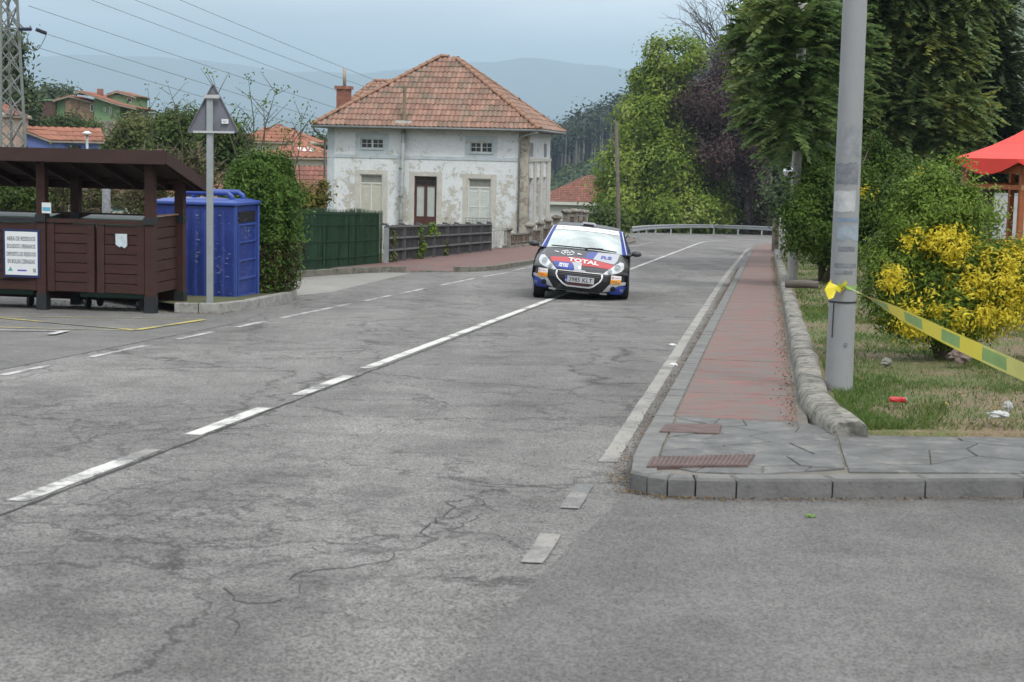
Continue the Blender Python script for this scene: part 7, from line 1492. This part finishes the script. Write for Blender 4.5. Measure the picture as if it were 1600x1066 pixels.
shoot(240, 245, 231, 138, 40, 'leaf tipped shoot rising between the green house and the warning sign', 8); shoot(285, 220, 262, 133, 40, 'curved shoot left of the warning sign', 10)
# trees and scrub on the left
def ltree(px, Y, L_, leaf, lab, nc=140, npc=60, cr_=.9, size=.22, tw=0, sh=.35, name='tree'):
    b = gbase(px, Y); return tree(name, b, lob(b, Y, L_), leaf, BARK, lab, nc=nc, npc=npc, cr_=cr_, size=size, trunk=.16, limbs=16, shell=sh, twigs=tw)
ltree(283, 78, [(285, 205, 38, 34), (262, 220, 30, 30), (305, 225, 34, 30)], LGD, 'dark rounded tree directly left of the warning sign', 170, 70, .7, .2)
ltree(215, 84, [(210, 205, 30, 28), (232, 225, 34, 28), (195, 235, 24, 22), (250, 200, 18, 22)], LOL, 'lighter olive tree between the blue house and the dark tree', 150, 55, .8, .2, 60)
ltree(350, 74, [(350, 208, 18, 16), (372, 224, 16, 13), (335, 238, 34, 18)], LGD, 'dark leafy tree behind the warning sign and hedge', 120, 60, .7, .2)
ltree(495, 150, [(495, 228, 22, 12), (480, 222, 14, 8), (515, 235, 14, 12)], LGD, 'distant green tree between the skylight house and the big house', 60, 50, .9, .35)
ltree(20, 118, [(8, 120, 18, 50), (28, 170, 26, 40), (5, 190, 26, 40), (38, 205, 10, 20), (15, 75, 10, 20)], LDK, 'dark tall conifer behind the electricity pylon', 240, 70, 1.2, .4)
ltree(100, 240, [(80, 150, 22, 8), (60, 156, 18, 7), (105, 150, 14, 5)], LDK, 'faint dark trees on the skyline left of the green house', 50, 50, 1.6, .6)
ltree(110, 150, [(105, 195, 28, 8), (80, 197, 20, 7), (145, 203, 16, 10)], LGD, 'bright green scrub on the slope below the green house', 80, 50, 1, .3)
ltree(180, 120, [(182, 235, 16, 18), (170, 225, 12, 14)], LGD, 'green shrubbery beside the stone wall corner', 50, 45, .8, .25)
ltree(15, 44, [(12, 305, 30, 30), (45, 310, 22, 26), (-25, 300, 30, 34)], LGD, 'dark round bush seen through the left bay of the shelter', 130, 70, .4, .12)
for i, (px, Y, L_, lab) in enumerate(((100, 48, [(75, 310, 24, 24), (105, 300, 22, 28), (60, 290, 14, 20)], 'olive brown thicket behind the middle of the shelter'), (150, 50, [(140, 320, 26, 16), (165, 300, 18, 26)], 'thin olive thicket before the white cottage'), (225, 46, [(215, 318, 28, 20), (245, 300, 20, 26), (230, 280, 18, 20)], 'olive thicket between cottage and blue container'), (300, 44, [(285, 270, 26, 30), (310, 262, 24, 26), (330, 285, 20, 26), (262, 262, 20, 14)], 'twiggy shrub behind the blue container lid'))):
    ltree(px, Y, L_, LOL, lab, 60, 34, .5, .10, 160, .15, 'thicket')
ltree(150, 72, [(140, 262, 60, 14), (60, 262, 60, 12), (230, 258, 50, 16)], LGD, 'dark hedge row running behind the shelter roof', 150, 60, .6, .2, name='hedge_row')
ltree(330, 110, [(330, 250, 60, 16), (290, 252, 30, 14)], LGD, 'green hedge row behind the sign pole', 90, 60, .8, .25, name='hedge_row')
# ------------------------------------------------------------------ wooded hill in the distance (too many trees to count)
def hz_at(x, y):
    px = 800 + F * x / y * 1.0; hp_ = np.interp(px * 1.0, [p[0] for p in hill_prof], [p[1] for p in hill_prof]); return hp_
Cw, Nw, tw_ = [], [], MB()
for i in range(1500):
    px = random.uniform(800, 1320); r = random.uniform(-.13, .02); Yt = 700 + r * 260; qc = at(px, float(np.interp(px, [p[0] for p in hill_prof], [p[1] for p in hill_prof])), 700); foot = -32; zz = foot + (qc.z - foot) * float(np.interp(r, [-1, -.8, -.6, -.42, -.26, -.12, 0, .3], [0, .12, .3, .5, .7, .88, 1, .8]))
    x = qc.x; h = random.uniform(14, 22); zz -= 1; tw_.bar((x, Yt, zz), (x + random.uniform(-.4, .4), Yt, zz + h * .9), .42)
    m_ = 34; c = np.array([x, Yt, zz + h * .78]) + rng.normal(0, 1, (m_, 3)) * np.array([1.7, 1.7, h * .13]); Cw.append(c); Nw.append(c - np.array([x, Yt, zz + h * .7]))
C_ = np.concatenate(Cw); N_2 = np.concatenate(Nw); N_2 /= np.linalg.norm(N_2, axis=1)[:, None] + 1e-6; V, Fq = leaf_cloud(C_, N_2, 1.5, .8, jit=.4)
o = link('eucalyptus_wood', npmesh('eucalyptus_wood', V, Fq, LEU)); o['kind'] = 'stuff'; o = tw_.build('wood_trunks', pm('pale_trunks', (.16, .15, .13), .9, .2, 1, 0)); o['kind'] = 'stuff'
Cw = []
for i in range(5200):
    px = random.uniform(760, 1330); r = random.uniform(-.95, -.12); Yt = 700 + r * 260; qc = at(px, float(np.interp(px, [p[0] for p in hill_prof], [p[1] for p in hill_prof])), 700); foot = -32; zz = foot + (qc.z - foot) * float(np.interp(r, [-1, -.8, -.6, -.42, -.26, -.12, 0], [0, .12, .3, .5, .7, .88, 1])); rad_ = random.uniform(1.2, 3.2)
    d = rng.normal(0, 1, (14, 3)); d /= np.linalg.norm(d, axis=1)[:, None]; d[:, 2] = np.abs(d[:, 2]); Cw.append(np.concatenate([np.array([qc.x, Yt, zz]) + d * rad_, d], 1))
C_ = np.concatenate(Cw); V, Fq = leaf_cloud(C_[:, :3], C_[:, 3:], 1.7, .8, jit=.35); o = link('hillside_scrub', npmesh('hillside_scrub', V, Fq, LSC)); o['kind'] = 'stuff'
# ------------------------------------------------------------------ electricity pylon and wires
PY = 76; pyl = thing('electricity_pylon', gbase(11, PY), 'pale grey steel lattice electricity pylon at the left edge', 'pylon'); PS = pm('pale_pylon_steel', (.20, .22, .21), .6, .15, 2, 0, metal=.2)
bz = pyl.location.z; zt = 13.5; wid = lambda z: 1.12 - .045 * z; legs = lambda z: [Vector((math.cos(a) * wid(z), math.sin(a) * wid(z), z)) for a in (math.radians(-88), math.radians(2), math.radians(92), math.radians(182))]
lv = [i * 1.05 for i in range(15)]
for k in range(4): MB().bar(legs(-.3)[k], legs(lv[-1])[k], .11, .11).build('leg', PS, pyl)
br = MB()
for a, b_ in zip(lv[:-1], lv[1:]):
    for k in range(4): br.bar(legs(a)[k], legs(b_)[(k + 1) % 4], .05); br.bar(legs(a)[(k + 1) % 4], legs(b_)[k], .05)
br.build('bracing', PS, pyl)['kind'] = 'stuff'
ca = at(38, 45, PY) - pyl.location; arm = MB(); arm.bar(Vector((-.5, 0, ca.z)), Vector((ca.x, 0, ca.z)), .08); arm.bar(Vector((0, 0, ca.z + .9)), Vector((ca.x, 0, ca.z)), .06); arm.bar(Vector((-.5, 0, ca.z)), Vector((-1.9, 0, ca.z)), .08); arm.build('cross_arm', PS, pyl)
INS = pm('blue_black_insulator', (.02, .025, .06), .3, .1)
for (x0, y0), (x1, y1) in (((29, 46), (50, 45.5)), ((56, 46), (73, 52.5))):
    a, b_ = at(x0, y0, PY - .3) - pyl.location, at(x1, y1, PY - .3) - pyl.location; mb = MB(); mb.tube([a, b_], .035, 6); 
    for k in range(9): c0 = a.lerp(b_, (k + .3) / 9.3); c1 = a.lerp(b_, (k + .7) / 9.3); mb.tube([c0, c1], .095, 8)
    mb.build('insulator', INS, pyl)
WM = pm('aluminium_wire', (.14, .15, .17), .6, 0, 1, 0)
wires = [((275, 0), (500, 89)), ((203, 0), (500, 108)), ((134, 0), (500, 130)), ((44, 9), (500, 157)), ((75, 54), (500, 182)), ((44, 70), (500, 201))]
wl_lab = ['highest', 'second highest', 'third', 'fourth', 'fifth', 'lowest']
for i, ((xa, ya), (xb, yb)) in enumerate(wires):
    sl_ = (yb - ya) / (xb - xa); xs_, ys_ = (xa - 120, ya - sl_ * 120 - 6) if i < 3 else (xa, ya); p0 = at(xs_, ys_, PY); p1 = at(690, yb + sl_ * 190, 260); mb = MB(); N3 = 30; pts = []
    for k in range(N3 + 1): q = k / N3; p = p0.lerp(p1, q); p.z -= .0 + 1.1 * 4 * q * (1 - q) * .22; pts.append(p - p0)
    mb.tube(pts, [.013 + .022 * k / N3 for k in range(N3 + 1)], 4); tag(mb.build('power_line', WM, None, False, p0), wl_lab[i] + ' of the six power lines descending from the pylon past the big house', 'power line', 'power lines from the pylon')
mb = MB(); p0, p1 = at(40, 68, PY), at(73, 53, PY); mb.tube([(p0.lerp(p1, k / 10) - p0) - Vector((0, 0, .55 * math.sin(math.pi * k / 10))) for k in range(11)], .018, 4); tag(mb.build('jumper_wire', WM, None, False, p0), 'drooping loop of wire hanging from the pylon insulator', 'wire')
q = ground(166, 460); q = Vector((at(166, 300, 40).x, 40, H(at(166, 300, 40).x, 40))); up2 = thing('utility_pole', q, 'grey pole with a small lamp seen through the right bay of the shelter', 'pole'); MB().tube([(0, 0, -.3), (0, 0, at(166, 262, 40).z - q.z)], [.13, .10], 10).build('shaft', PAT2 if False else MATS['dark_poster_residue'], up2, True)
lmp = at(136, 211, 60); q = Vector((lmp.x, 60, H(lmp.x, 60))); sl2 = thing('street_lamp', q, 'small round headed street lamp before the blue house', 'lamp post'); MB().tube([(0, 0, -.3), (0, 0, lmp.z - q.z)], [.07, .05], 8).build('pole', STEEL, sl2, True); MB().tube([(0, 0, lmp.z - q.z), (0, 0, lmp.z - q.z + .06), (0, 0, lmp.z - q.z + .14)], [.12, .2, .06], 12).build('lamp_head', WHT, sl2, True)
# ------------------------------------------------------------------ the air
hb_ = MB().box(-14500, 14500, -9600, 15000, -85, 10 + max((o.matrix_world @ Vector(c)).z for o in S.objects if o.name.startswith('mountain') for c in o.bound_box)); hz_o = hb_.build('haze', []); hz_o['kind'] = 'stuff'
hm_ = bpy.data.materials.new('haze'); hm_.use_nodes = True; t = hm_.node_tree; t.nodes.clear(); o = nd(t, 'ShaderNodeOutputMaterial'); pv = nd(t, 'ShaderNodeVolumePrincipled'); pv.inputs['Color'].default_value = (.58, .79, .96, 1); pv.inputs['Density'].default_value = 2.0e-4; pv.inputs['Anisotropy'].default_value = 0.0
t.links.new(pv.outputs[0], o.inputs['Volume']); hz_o.data.materials.append(hm_)
